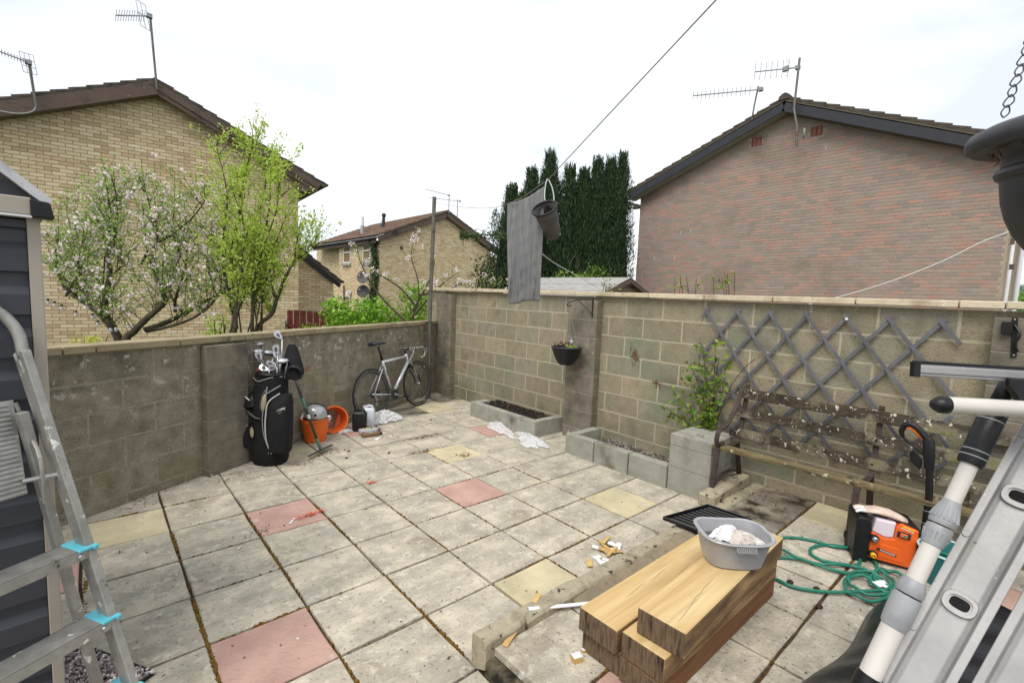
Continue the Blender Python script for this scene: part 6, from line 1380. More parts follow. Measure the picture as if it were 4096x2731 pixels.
# ---- bench
bn = thing('garden_bench', 'weathered wooden slat bench with rusty iron scroll ends and lichen covered slats', 'bench', (4.1, -3.5, ZP))
M['bench_wood'] = mat('lichened_bench_slat', [C(66, 56, 46, .46), C(96, 84, 70, .52), C(80, 68, 56, .46)], .95, 9, 6, .5, 70, stretch=(3, .4, 3), spots=[(C(60, 50, 40, .5), 7, .5, .14), (C(160, 150, 130, .66), 5, .50, .2), (C(210, 204, 188, .8), 26, .625, .03), (C(206, 198, 180, .75), 60, .64, .03), (C(130, 128, 84, .55), 5, .62, .08)])
M['bench_seat'] = mat('bench_seat_slat', [C(110, 96, 66, .55), C(150, 134, 96, .6), C(92, 84, 62, .52)], .95, 8, 6, .7, 50, stretch=(3, .4, 3), spots=[(C(56, 48, 38, .5), 6, .55, .1), (C(206, 198, 170, .7), 14, .66, .03)])
yb0, yb1 = -2.50, -4.50; L = yb0 - yb1
dbk = V3((.15, 0, .62)).normalized()
def backp(z): return 4.26 + (z - .50) * .22
for z0, z1 in ((.865, .955), (.708, .786), (.535, .615)):
    zc = (z0 + z1) / 2; u_ = V3((.22, 0, 1)).normalized(); 
    rings = []
    for k in range(15):
        y = yb0 + (yb1 - yb0) * k / 14; c = V3((backp(zc) - .012 + ru(-.001, .001), y, zc + ru(-.0015, .0015))); hh = (z1 - z0) / 2; n_ = V3((1, 0, -.22)).normalized() * .010
        rings.append([c - u_ * hh - n_, c + u_ * hh - n_, c + u_ * hh + n_, c - u_ * hh + n_])
    MB().loft(rings).build('back_slat', M['bench_wood'], bn, bevel=.003)
for x0, x1 in ((3.885, 3.985),):
    rings = []
    for k in range(15):
        y = yb0 - .02 + (yb1 - yb0) * k / 14; zz = .525 - .012 * (x0 > 4) + ru(-.0015, .0015); rings.append([V3((x0, y, zz - .028)), V3((x0, y, zz)), V3((x1, y, zz)), V3((x1, y, zz - .028))])
    MB().loft(rings).build('seat_slat', M['bench_seat'], bn, bevel=.004)
M['bench_iron'] = mat('rusty_bench_iron', [C(62, 50, 48, .7), C(86, 70, 64, .7), C(50, 44, 44, .65)], .6, 18, bump=.3, bscale=70, metal=.2)
def bend(y, arm=True):
    b = MB()
    def strip(pts, w=.040, th=.010, n=6):
        P, _ = spline([V3(p) for p in pts], n)
        for i in range(len(P) - 1): b.bar(P[i] - (P[i + 1] - P[i]) * .15, P[i + 1] + (P[i + 1] - P[i]) * .15, w, th, (P[i + 1] - P[i]).cross(V3((0, 1, 0))))
    strip([(3.885, y, .50), (3.845, y, .30), (3.815, y, ZP + .002)]); 
    if arm:
        strip([(3.89, y, .515), (3.86, y, .55), (3.85, y, .60), (3.88, y, .655), (3.95, y, .665), (4.03, y, .70), (4.12, y, .77), (4.20, y, .86), (4.26, y, .98)], .036)
        strip([(3.86, y, .545), (3.91, y, .530), (3.97, y, .545)], .036)
    strip([(3.89, y, .495), (4.05, y, .485), (4.24, y, .49)]); strip([(4.24, y, .49), (4.30, y, .62), (4.345, y, .80), (4.37, y, .985)], .036); strip([(4.25, y, .50), (4.31, y, .30), (4.38, y, ZP + .002)])
    strip([(3.83, y, .20), (4.0, y, .26), (4.2, y, .26), (4.34, y, .20)], .03, .008)
    b.build('iron_end' if arm else 'middle_leg', M['bench_iron'], bn)
bend(-2.575); bend(-3.52, False); bend(-4.44)
b = MB()
for y in (-2.575, -3.52):
    for z in (.91, .747, .575): b.sphere((backp(z) - .024, y, z), .009, 8, (.5, 1, 1))
b.build('bolts', M['iron'], bn)
b = MB(); b.box((4.02, -2.60, .04 + ZP), (.75, .13, .10), (1, .05, 0), (0, 1, 0)); bb2 = tag(b.build('concrete_kerb', M['edging'], bevel=.012), 'rough concrete kerb lying under the left end of the bench', 'kerb')
# ================================================================== foreground: shed, ladders, timber, tools
# ---- metal shed at the left (its front faces the house)
sr = thing('metal_shed', 'dark grey ribbed metal shed with pale frame and black eave cap at the left edge', 'shed', (-.9, -1.85, 0))
SX = V3((-math.cos(R(5)), -math.sin(R(5)), 0)); SN = V3((math.sin(R(5)), -math.cos(R(5)), 0)); SC = V3((-.030, -1.85, 0))
def sp_(s, z, off=0): return SC + SX * s + SN * off + UP * z
M['anthra'] = mat('anthracite_sheet', [C(64, 66, 74, .8), C(74, 76, 84, .8)], .45, 4, bump=.02, rspread=.08)
M['frame_beige'] = mat('pale_frame', [C(196, 186, 174, .72), C(184, 174, 162, .7)], .55, 4, bump=.02)
def ribs(z0, z1, s0, s1f, name='wall_panel'):
    z = z0; pts = []
    while z < z1: pts += [(z, 0), (z + .004, .022), (z + .075, .022), (z + .105, .002), (z + .148, 0)]; z += .150
    for a, b_ in ((s0, s0 + .82), (s0 + .825, s1f)):
        MB().loft([[sp_(s, min(zz, z1), off) for zz, off in pts] for s in (a, b_)], False, False).build(name, M['anthra'], sr, fix=False)
ribs(.04, 1.87, .036, 1.85)
MB().prism([(0, 0), (1.9, 0), (1.9, 1.9), (0, 1.9)], sp_(0.002, 0, -.012), SX, UP, -SN, .9).build('body', M['anthra'], sr)
MB().prism([(0, 0), (.034, 0), (.034, 1.885), (0, 1.885)], sp_(0, 0, -.01), SX, UP, SN, .040).build('corner_post', M['frame_beige'], sr, bevel=.003)
MB().prism([(0, 0), (1.9, 0), (1.9, .04), (0, .04)], sp_(0, 0, -.01), SX, UP, SN, .036).build('base_rail', M['frame_beige'], sr)
MB().prism([(.02, 1.886), (1.9, 1.886), (1.9, 1.945), (.02, 1.945)], sp_(0, 0, -.01), SX, UP, SN, .075).build('eave_beam', M['frame_beige'], sr, bevel=.004)
MB().prism([(.02, 1.878), (1.9, 1.878), (1.9, 1.8845), (.02, 1.8845)], sp_(0, 0, -.01), SX, UP, SN, .082).build('eave_lip', M['white'], sr)
MB().prism([(-.036, 1.880), (.024, 1.880), (.024, 1.940), (-.026, 1.934)], sp_(0, 0, -.02), SX, UP, SN, .095).build('eave_cap', M['black'], sr, bevel=.004)
M['silvertrim'] = worn('silver_trim', C(214, 212, 216, .8), C(190, 190, 196, .75), .35, .3)
prof_ = [(-.024, 1.925), (.12, 2.055), (.95, 2.36)]
for (a, za), (b_, zb) in zip(prof_[:-1], prof_[1:]):
    P0, P1 = sp_(a, za + .01, .05), sp_(b_, zb + .01, .05); MB().bar(P0, P1, .03, .028).build('verge_trim', M['silvertrim'], sr)
    P0, P1 = sp_(a, za, -.45), sp_(b_, zb, -.45); MB().bar(P0, P1, .92, .02).build('roof_sheet', M['anthra'], sr)
    P0, P1 = sp_(1.9 - a - .02, za, -.45), sp_(1.9 - b_ - .02, zb, -.45); MB().bar(P0, P1, .92, .02).build('roof_sheet', M['anthra'], sr)
for k in range(5):
    z = 1.95 + k * .075; s0 = (z - 1.95) * .97 + .03; MB().prism([(s0, z), (1.85 - s0, z), (1.85 - s0, z + .05), (s0 + .05, z + .05)], sp_(0, 0, .0), SX, UP, SN, .022).build('gable_rib', M['anthra'], sr)
# ---- step ladder
la = thing('step_ladder', 'paint splashed aluminium step ladder with turquoise tread caps at the left edge', 'step ladder', (-.1, -2.2, 0))
M['turq'] = plain('turquoise_plastic', C(92, 186, 204, .85), .4)
AD = V3((-.87, -.493, 0)).normalized(); BD_ = V3((-.493, .87, 0)).normalized()      # along the treads, and back
def st(z, mir=0): return V3((.208 - .208 * z, -2.274 + .244 * z, z)) + AD * (0 if not mir else .44 - .07 * z)
for mir in (0, 1):
    MB().bar(st(.0, mir), st(1.42, mir), .026, .058, BD_).build('stile', M['alu_dirty'], la, bevel=.003)
    MB().bar(st(0, mir), st(.03, mir), .034, .066, BD_).build('foot', M['black'], la, bevel=.004)
t0, t1 = st(1.40), st(1.40, 1)
hoop = [t0, t0 + UP * .09 + BD_ * .02 + AD * .004, t0 + UP * .16 + BD_ * .05 + AD * .04, t0 + UP * .185 + BD_ * .06 + AD * .10, t1 + UP * .185 + BD_ * .06 - AD * .10, t1 + UP * .16 + BD_ * .05 - AD * .04, t1 + UP * .09 + BD_ * .02 - AD * .004, t1]
MB().tube(hoop, .017, 10, smooth=5).build('hand_rail', M['alu_dirty'], la, smooth=True)
for z in (.25, .5, .75):
    a = st(z) + AD * .012 - BD_ * .034; b_ = st(z, 1) - AD * .012 - BD_ * .034; Lt = (b_ - a).length; mid = (a + b_) / 2
    t = MB().box(mid + UP * -.018, (Lt, .003, .036), AD, BD_).box(mid + BD_ * .046 + UP * -.0015, (Lt, .094, .003), AD, BD_).box(mid + BD_ * .092 + UP * -.015, (Lt, .003, .03), AD, BD_)
    for i in range(11): t.box(mid + BD_ * (.006 + i * .008) + UP * .0008, (Lt, .0035, .0016), AD, BD_)
    t.build('tread', M['alu_dirty'], la)
    MB().box(a + AD * .004 + BD_ * .046 + UP * -.002, (.048, .104, .014), AD, BD_).box(a - AD * .022 + BD_ * .0 + UP * -.004, (.018, .022, .018), AD, BD_).build('tread_cap', M['turq'], la, bevel=.004)
    MB().box(b_ - AD * .004 + BD_ * .046 + UP * -.002, (.048, .104, .014), AD, BD_).build('tread_cap', M['turq'], la, bevel=.004)
    MB().lathe([(0, .006), (.008, .006), (.010, 0), (0, 0)], a + AD * .02 - BD_ * .002 + UP * -.022, AD, UP, -BD_, 14).build('bolt', M['alu'], la, smooth='auto')
pn = MB(); p0 = V3((-.085, -2.04, .952)); p1 = V3((-.115, -1.93, 1.255)); d = p1 - p0; nrm = AD.cross(d).normalized(); nrm = nrm if nrm.dot(BD_) < 0 else -nrm
pn.add([p0, p0 + AD * .30, p1 + AD * .27, p1, p0 - nrm * .02, p0 + AD * .30 - nrm * .02, p1 + AD * .27 - nrm * .02, p1 - nrm * .02], [(0, 1, 2, 3), (4, 5, 6, 7), (0, 1, 5, 4), (1, 2, 6, 5), (2, 3, 7, 6), (3, 0, 4, 7)])
for i in range(20): q = p0 + d * ((i + .5) / 20.5); pn.box(q + AD * .145 + nrm * .003, (.285 - .03 * i / 20, d.length / 20.5 * .5, .008), AD, d, nrm)
pn.build('platform', M['alu_dirty'], la)
MB().tube([p0 + V3((-.01, 0, .045)), st(1.0)], .008, 8).build('pivot_bar', M['alu'], la)
MB().tube([p1 + V3((.006, -.01, -.01)), p1 + V3((.03, -.02, -.10)), p0 + V3((.035, -.01, .12)), p0 + V3((.04, -.01, -.04))], .006, 6, smooth=4).build('brace', M['alu_dirty'], la)
def rl(z, mir): return V3((.085 - .145 * z, -1.985, z)) + AD * (0 if not mir else .44 - .07 * z)
for mir in (0, 1):
    MB().bar(rl(.0, mir), rl(1.22, mir), .026, .034, BD_).build('rear_leg', M['alu_dirty'], la, bevel=.002)
    MB().bar(rl(0, mir), rl(.03, mir), .032, .040, BD_).build('foot', M['black'], la)
# ---- gravel grid by the shed
gg = thing('gravel_tray', 'black plastic grid tray filled with gravel at the foot of the shed', 'gravel tray', (.05, -1.7, 0))
gx = V3((.447, -.894, 0)); gx = V3((.51, -.86, 0)).normalized(); gy = V3((-.86, -.51, 0)); g0 = V3((.245, -1.862, 0))
b = MB()
for i in range(4): p = g0 - gx * (.155 * i); b.bar(p, p + gy * .5, .006, .034)
for j in range(4): p = g0 + gy * (.166 * j); b.bar(p, p - gx * .465, .006, .034)
b.build('grid', M['black'], gg); b = MB()
for _ in range(2300):
    a, c_ = ru(0, .46), ru(0, .5); c = g0 - gx * a + gy * c_ + UP * ru(.006, .02); r = ru(.007, .014); ax = rv(); bx_ = ax.orthogonal().normalized(); cx = ax.cross(bx_)
    b.add([c + ax * r, c - ax * r, c + bx_ * r * .7, c - bx_ * r * .7, c + cx * r * .5, c - cx * r * .5], [(0, 2, 4), (2, 1, 4), (1, 3, 4), (3, 0, 4), (2, 0, 5), (1, 2, 5), (3, 1, 5), (0, 3, 5)])
b.build('gravel', mat('pinkish_gravel', [C(150, 130, 126, .6)], .9, 5, bump=.1, palette=[C(190, 172, 168, .8), C(132, 124, 126, .7), C(206, 194, 190, .85), C(170, 150, 146, .75), C(220, 212, 206, .85), C(146, 134, 136, .7)], rand=.1), gg, kind='stuff')
# ---- timber sleepers
def sleeper(lab, lo, hi, ang=0, seed=0, m='oak', m_end='oak_end'):
    t = thing('timber_sleeper', lab, 'timber', ((lo[0] + hi[0]) / 2, (lo[1] + hi[1]) / 2, lo[2]), 'stacked timber sleepers')
    c = V3([(a + b_) / 2 for a, b_ in zip(lo, hi)]); X = V3((math.cos(ang), math.sin(ang), 0)); Y = V3((-math.sin(ang), math.cos(ang), 0)); sx, sy, sz = [(b_ - a) for a, b_ in zip(lo, hi)]
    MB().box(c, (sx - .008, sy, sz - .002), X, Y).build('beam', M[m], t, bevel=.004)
    for s_ in (-1, 1): MB().box(c + X * (s_ * (sx / 2 - .003)), (.006, sy - .005, sz - .007), X, Y).build('end_grain', M[m_end], t, bevel=.002)
    rg_ = random.Random(seed); ck_ = MB()
    for _ in range(3):
        s0 = rg_.uniform(-.5, .3) * sx; y = rg_.uniform(-.35, .35) * sy; pts = [c + X * (s0 + k * .05) + Y * (y + rg_.uniform(-.004, .004) + k * .004) + UP * (sz / 2 - .001) for k in range(rg_.randint(3, 6))]
        ck_.tube(pts, [.0004] + [.0009] * (len(pts) - 2) + [.0003], 4)
    for _ in range(6):
        y = rg_.uniform(-.42, .42) * sy; ck_.bar(c - X * (sx / 2 + .0003) + Y * y + UP * sz * rg_.uniform(-.3, .1), c - X * (sx / 2 + .0003) + Y * (y + rg_.uniform(-.005, .005)) + UP * sz * .49, .0012, .0012)
    ck_.build('cracks', M['soil'], t, kind='stuff')
    return t
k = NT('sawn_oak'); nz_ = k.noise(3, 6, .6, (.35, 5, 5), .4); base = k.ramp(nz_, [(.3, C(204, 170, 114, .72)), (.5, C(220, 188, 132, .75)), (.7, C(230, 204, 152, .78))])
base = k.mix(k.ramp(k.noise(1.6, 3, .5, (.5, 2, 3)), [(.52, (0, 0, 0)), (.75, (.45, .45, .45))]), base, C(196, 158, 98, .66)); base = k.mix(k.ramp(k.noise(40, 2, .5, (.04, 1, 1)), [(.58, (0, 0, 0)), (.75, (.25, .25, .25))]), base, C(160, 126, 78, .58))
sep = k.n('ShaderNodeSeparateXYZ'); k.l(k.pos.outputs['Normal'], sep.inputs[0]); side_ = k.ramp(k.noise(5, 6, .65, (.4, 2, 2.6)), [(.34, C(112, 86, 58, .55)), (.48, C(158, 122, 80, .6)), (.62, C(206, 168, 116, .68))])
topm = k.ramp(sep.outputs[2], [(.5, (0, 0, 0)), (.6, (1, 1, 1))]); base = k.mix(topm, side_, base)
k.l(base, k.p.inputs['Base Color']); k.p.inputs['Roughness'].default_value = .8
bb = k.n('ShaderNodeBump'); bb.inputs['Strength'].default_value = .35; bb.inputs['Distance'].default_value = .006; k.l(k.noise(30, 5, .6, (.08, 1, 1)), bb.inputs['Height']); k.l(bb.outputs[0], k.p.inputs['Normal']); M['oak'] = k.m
M['oak_dark'] = mat('tan_stained_oak', [C(118, 80, 52, .55), C(158, 112, 72, .6), C(140, 96, 62, .58)], .85, 5, 6, .4, 30, stretch=(.4, 3, 4), bstretch=(.1, 1, 1))
M['oak_end'] = mat('weathered_end_grain', [C(92, 76, 60, .55), C(138, 116, 90, .6), C(66, 54, 44, .5)], .9, 14, 6, .6, 60, stretch=(1, 3, .6), bstretch=(1, 1, .2))
z0 = ZP + .001; h_ = .108
sleeper('bottom timber sleeper on the side away from the camera, at the left of the stack', (1.70, -3.205, z0), (2.84, -3.005, z0 + h_), 0, 1, 'oak_dark')
sleeper('bottom timber sleeper at the right of the stack with reddish side', (1.69, -3.405, z0), (2.845, -3.212, z0 + h_), 0, 2, 'oak_dark')
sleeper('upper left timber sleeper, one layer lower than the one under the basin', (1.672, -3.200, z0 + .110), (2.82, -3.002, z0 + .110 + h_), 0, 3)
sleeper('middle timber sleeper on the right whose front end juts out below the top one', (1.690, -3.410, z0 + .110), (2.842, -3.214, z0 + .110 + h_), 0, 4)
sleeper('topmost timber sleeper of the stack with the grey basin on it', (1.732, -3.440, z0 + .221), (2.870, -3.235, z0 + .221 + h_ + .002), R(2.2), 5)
ZS = z0 + .332
# ---- washing up basin
wb = thing('washing_up_bowl', 'silver grey plastic washing up bowl with rags on the topmost timber', 'bowl', (2.47, -3.31, ZS))
M['silverpl'] = mat('silver_grey_plastic', [C(176, 176, 180, .75), C(190, 190, 194, .78)], .32, 8, bump=.01, metal=.15, coat=.2)
bc_ = V3((2.41, -3.335, ZS)); BX = V3((math.cos(R(-42)), math.sin(R(-42)), 0)); BY = V3((-BX.y, BX.x, 0))
def ring(z, a, b_, wav=0):
    out = []
    for j in range(48):
        t = 6.28318 * j / 48; ct, st_ = math.cos(t), math.sin(t); p = 3.4
        zz = z + wav * (.005 * math.cos(2 * t) ** 3 if abs(math.sin(t)) > 0 else 0); out.append(bc_ + BX * (a * math.copysign(abs(ct) ** (2 / p), ct)) + BY * (b_ * math.copysign(abs(st_) ** (2 / p), st_)) + UP * zz)
    return out
MB().loft([ring(0, .118, .092), ring(.005, .128, .100), ring(.10, .150, .120), ring(.136, .158, .128, .6), ring(.138, .170, .140, 1), ring(.145, .174, .144, 1), ring(.149, .170, .140, 1), ring(.147, .156, .126, 1), ring(.10, .146, .116), ring(.008, .122, .095), ring(.006, .04, .03)], False).build('bowl', M['silverpl'], wb, smooth='auto')
b = MB()
for s_ in (-1, 1):
    for i in range(11): t = (i - 5) * .0085; c = bc_ - BY * (s_ * .1395) + BX * t + UP * (.124); b.box(c, (.0035, .022, .026), BX, BY, UP + BY * s_ * .6)
b.build('grip_ribs', M['silverpl'], wb, bevel=.001, kind='stuff')
MB().loft([ring(.085, .136, .109), ring(.0855, .01, .01)], False).build('water', mat('grey_water', [C(96, 98, 98, .5)], .05, bump=0, spec=.8), wb)
rg2 = thing('rag', 'crumpled white rags and plastic bag lying in the grey bowl', 'rag', bc_ + UP * .08)
rmat = mat('white_rag', [C(228, 222, 212, .85), C(206, 196, 184, .8), C(240, 238, 234, .88)], .8, 18, bump=.3, bscale=60, spots=[(C(170, 140, 116, .7), 20, .66, .04)])
crumple('x', bc_ + BX * .045 + BY * .0 + UP * .088, BX * .085, BY * .062, .045, 30, None, .003, 21).build('cloth', rmat, rg2)
crumple('x', bc_ - BX * .02 + BY * .03 + UP * .088, (BX + BY * .3) * .075, BY * .04, .06, 24, None, .003, 25).build('bag', M['film2'], rg2)
tub = thing('plastic_tub', 'small white tub with wet tissue sunk in the grey bowl', 'tub', bc_ + UP * .05); tc_ = bc_ - BX * .065 + BY * .015 + UP * .06
MB().lathe([(.03, 0), (.04, .035), (.043, .036), (.038, .034), (.03, .006), (0, .004)], tc_, seg=24).build('tub', M['cream_pl'], tub, smooth=True); crumple('x', tc_ + UP * .018, BX * .030, BY * .030, .022, 16, None, .003, 31).build('tissue', rmat, tub)
# ---- black boot tray
bt_ = thing('boot_tray', 'black ribbed plastic boot tray tilted on the edging stones', 'tray', (3.28, -2.72, .13))
A_, B_2, C_, D_ = V3((3.055, -2.60, .155)), V3((3.565, -2.675, .135)), V3((3.62, -2.90, .118)), V3((2.985, -2.835, .122))
D_ = A_ + (C_ - B_2) * 1.08; X = (B_2 - A_).normalized(); Yv = (D_ - A_).normalized(); Zv = X.cross(Yv); Zv = Zv if Zv.z > 0 else -Zv; Lx, Ly = (B_2 - A_).length, (D_ - A_).length + .05
b = MB(); b.box(A_ + X * Lx / 2 + Yv * Ly / 2, (Lx, Ly, .004), X, Yv, Zv); b.build('base', M['black'], bt_, bevel=.001)
b = MB()
for i in range(10): b.box(A_ + X * (Lx * (.08 + .84 * i / 9)) + Yv * Ly / 2 + Zv * .010, (.024, Ly - .05, .016), X, Yv, Zv)
b.build('ribs', M['black'], bt_, bevel=.004)
b = MB()
for p, q in ((A_, A_ + X * Lx), (A_ + Yv * Ly, A_ + X * Lx + Yv * Ly), (A_, A_ + Yv * Ly), (A_ + X * Lx, A_ + X * Lx + Yv * Ly)): b.bar(p + Zv * .012, q + Zv * .012, .010, .026, Zv)
b.build('rim', M['black'], bt_, bevel=.003)
# ---- green hose
def G3(x, y, z=0): return V3((x, y, ZP + .012 + z))
hs = [G3(3.0, -3.30), G3(3.25, -3.20), G3(3.533, -3.197), G3(3.638, -3.254), G3(3.703, -3.362), G3(3.72, -3.46), G3(3.79, -3.56, .01)]
hs2 = [G3(3.80, -3.54), G3(3.70, -3.42), G3(3.575, -3.375), G3(3.49, -3.40), G3(3.46, -3.46), G3(3.49, -3.53), G3(3.53, -3.62, .006), G3(3.52, -3.70, .012), G3(3.45, -3.78), G3(3.35, -3.86)]
hs3 = [G3(3.05, -3.26), G3(3.248, -3.271), G3(3.346, -3.387, .008), G3(3.362, -3.533, .01), G3(3.448, -3.654), G3(3.56, -3.72), G3(3.67, -3.70, .01), G3(3.73, -3.66)]
hs4 = [G3(3.10, -3.22, .01), G3(3.355, -3.25, .012), G3(3.328, -3.353, .02), G3(3.382, -3.453), G3(3.452, -3.546, .014), G3(3.56, -3.62), G3(3.66, -3.62), G3(3.72, -3.58)]
hs5 = [G3(2.95, -3.28), G3(3.001, -3.351), G3(2.996, -3.423), G3(3.017, -3.489), G3(3.10, -3.602, .006), G3(3.221, -3.704, .014), G3(3.383, -3.80, .01), G3(3.55, -3.84)]
hs6 = [G3(3.273 + .16 * math.cos(t * .5) * 1.0 + .02 * t * .3, -3.73 + .10 * math.sin(t * .5), .006 + .018 * abs(math.sin(t * 1.3))) for t in range(26)]
hs7 = [G3(3.45 + .13 * math.cos(t * .52 + 1) + .006 * t, -3.80 + .085 * math.sin(t * .52 + 1), .004 + .016 * abs(math.sin(t * 1.7))) for t in range(20)]
M['hose'] = mat('green_hose', [C(24, 112, 92, .8), C(36, 132, 108, .85)], .38, 40, bump=.25, bscale=300, coat=.3)
b = MB()
for h_s in (hs, hs2, hs3, hs4, hs5, hs6, hs7): b.tube(h_s, .0095, 10, smooth=7)
tag(b.build('garden_hose', M['hose'], smooth=True), 'tangled green garden hose coiled on the slabs in front of the pressure washer', 'hose')
tag(crumple('x', (3.42, -3.77, ZP + .02), (.05, -.02, 0), (.01, .03, 0), .02, 8, None, .003, 44).build('wrapper', M['film2']), 'pinkish white wrapper lying among the hose coils', 'wrapper')
# ---- pressure washer
pw = thing('pressure_washer', 'orange and black electric pressure washer standing in front of the bench', 'pressure washer', (3.78, -3.74, ZP))
WX = V3((.40, -.916, 0)).normalized(); WF = V3((WX.y, -WX.x, 0)); WF = WF if WF.x < 0 else -WF
w0 = V3((3.672, -3.575, ZP)); 
def wp(s, z, f=0): return w0 + WX * s + UP * z + WF * f
M['wor'] = mat('orange_casing', [C(242, 106, 36, .88), C(236, 98, 30, .86)], .3, 6, bump=.01, coat=.3)
def pan(name, poly, f0, th, m, bev=.006, par=None): return MB().prism(poly, wp(0, 0, f0), WX, UP, WF, th).build(name, m, par or pw, bevel=bev, seg=2)
pan('side_column', [(-.005, .0), (.075, .0), (.078, .10), (.080, .25), (.070, .285), (.018, .290), (.0, .272)], -.22, .245, M['black'], .010)
pan('handle_recess', [(.012, .185), (.058, .180), (.064, .262), (.020, .268)], .018, .010, M['black_matte'], .003)
pan('casing', [(.074, .035), (.300, .020), (.310, .10), (.312, .262), (.225, .290), (.20, .262), (.196, .185), (.150, .178), (.082, .205)], -.20, .215, M['wor'], .008)
pan('panel_ridge', [(.125, .055), (.262, .045), (.262, .085), (.23, .130), (.13, .140)], .014, .006, M['wor'], .003)
pan('tank', [(.084, .205), (.150, .180), (.195, .187), (.199, .262), (.205, .285), (.10, .290)], -.16, .168, plain('translucent_tank', C(226, 212, 222, .9), .3), .010)
pan('tank_cap', [(.095, .291), (.17, .290), (.168, .300), (.10, .302)], -.09, .06, M['black'], .003)
pan('top_cover', [(.21, .289), (.312, .262), (.312, .275), (.215, .30)], -.20, .20, M['black'], .004)
sw = pan('switch_plate', [(.206, .205), (.272, .197), (.276, .236), (.208, .243)], .014, .006, M['fascia_slate'], .002)
pan('switch', [(.220, .209), (.256, .205), (.258, .230), (.221, .234)], .019, .010, M['orange'], .003, sw); pan('stop_button', [(.224, .213), (.238, .2115), (.239, .227), (.225, .2285)], .028, .003, M['redpl'], .001, sw); pan('start_button', [(.239, .2112), (.253, .2095), (.2545, .226), (.240, .2275)], .028, .003, plain('green_button', C(70, 130, 80, .8)), .001, sw)
text('0', .010, wp(.2315, .220, .0315), WX, UP, M['white'], sw); text('I', .010, wp(.2465, .218, .0315), WX, UP, M['white'], sw)
pan('sticker', [(.222, .262), (.285, .246), (.286, .250), (.223, .2665)], .0155, .001, M['white'], 0); pan('warning_sticker', [(.228, .272), (.290, .257), (.291, .264), (.229, .279)], .0155, .001, plain('yellow_sticker', C(244, 206, 60, .9)), 0)
lg = pan('maker_plate', [(.112, .102), (.212, .078), (.218, .086), (.122, .116)], .0205, .003, M['dkgrey'], .001)
MB().prism([(.112, .103), (.128, .100), (.121, .117)], wp(0, 0, .024), WX, UP, WF, .002).build('emblem', M['black'], lg)
for i in range(9): MB().box(wp(.134 + i * .0086, .1035 - i * .0021, .0245), (.0052, .0065, .001), WX, UP, WF).build('letter', M['white'], lg)
for (s, z, m1, m2, n) in ((.098, .168, M['black'], M['alu'], 'outlet'), (.098, .066, M['black'], plain('yellow_inlet', C(246, 178, 30, .9), .4), 'inlet')):
    o_ = MB().lathe([(.0, 0), (.024, 0), (.024, .018), (.017, .02), (.017, .01), (0, .01)], wp(s, z, .012), WX, UP, WF, 22).build(n, m1, pw, smooth='auto'); MB().lathe([(.016, 0), (.016, .03), (.010, .036), (.010, .022), (0, .02)], wp(s, z, .016), WX, UP, WF, 18).build('fitting', m2, o_, smooth='auto')
pan('rear_body', [(.312, .03), (.345, .03), (.345, .24), (.312, .25)], -.20, .17, M['black'], .01)
for s_ in (.05, .28): MB().lathe([(0, -.018), (.06, -.018), (.065, 0), (.06, .018), (0, .018)], wp(s_, .062, -.205), WX, UP, WF, 24).build('wheel', M['black'], pw, smooth='auto')
# gun and lance clipped upright on the washer
gn = thing('spray_lance', 'black spray gun and lance with orange trigger standing upright in the washer clip', 'spray gun', wp(.325, .1, .0))
lp = lambda s, z: V3((3.945, -3.88, 0)) + V3((-.0052, .038, 0)) * 0 + (V3((.0, -1, 0)) * s) + UP * z + V3((-.02, 0, 0))
MB().tube([lp(-.003, .14), lp(0, .47), lp(-.004, .50)], .023, 16).build('lance', M['black'], gn, smooth='auto'); MB().tube([lp(-.001, .50), lp(-.02, .74)], .019, 14).build('lance_upper', M['black'], gn, smooth='auto')
for z in (.38, .46): MB().torus(lp(-.002, z), .0235, .002, (1, 0, 0), (0, 1, 0), 24, 6).build('ring', M['greypl'], gn)
b = MB().ell([(lp(-.022, .72), V3((0, .024, 0)), V3((.020, 0, 0))), (lp(-.028, .80), V3((0, .030, 0)), V3((.024, 0, 0))), (lp(-.038, .89), V3((0, .030, 0)), V3((.024, 0, 0))), (lp(-.045, .915), V3((0, .018, 0)), V3((.016, 0, 0)))], 18, 2.6); b.build('gun_body', M['black'], gn, smooth='auto')
MB().tube([lp(-.05, .90), lp(-.085, .945), lp(-.125, .972), lp(-.155, .965), lp(-.172, .925), lp(-.165, .885)], [.019, .018, .017, .017, .015, .012], 12, smooth=5).build('grip', M['black'], gn, smooth=True)
MB().tube([lp(-.165, .888), lp(-.12, .850), lp(-.06, .810), lp(-.03, .795)], .0085, 10, smooth=4).build('trigger_guard', M['black'], gn, smooth=True)
MB().tube([lp(-.150, .945), lp(-.125, .947), lp(-.085, .915), lp(-.060, .885), lp(-.055, .855)], .008, 10, smooth=4).build('trigger', M['orange'], gn, smooth=True)
MB().prism([(.055, .765), (.105, .82), (.12, .80), (.115, .745), (.06, .70)], lp(0, 0) + V3((.012, 0, 0)), (0, 1, 0), UP, (-1, 0, 0), .024).build('valve_housing', M['black'], gn, bevel=.004)
MB().tube([lp(-.068, .735), lp(-.095, .760)], .007, 8).build('lock_button', M['orange'], gn)
gl = thing('work_gloves', 'dirty pale rubber gloves lying on top of the pressure washer', 'gloves', wp(.12, .30, -.08))
rg_m = mat('dirty_pale_rubber', [C(226, 206, 194, .85), C(206, 184, 168, .8)], .55, 14, bump=.15, spots=[(C(120, 92, 78, .6), 30, .68, .03), (C(226, 176, 130, .8), 8, .6, .1)])
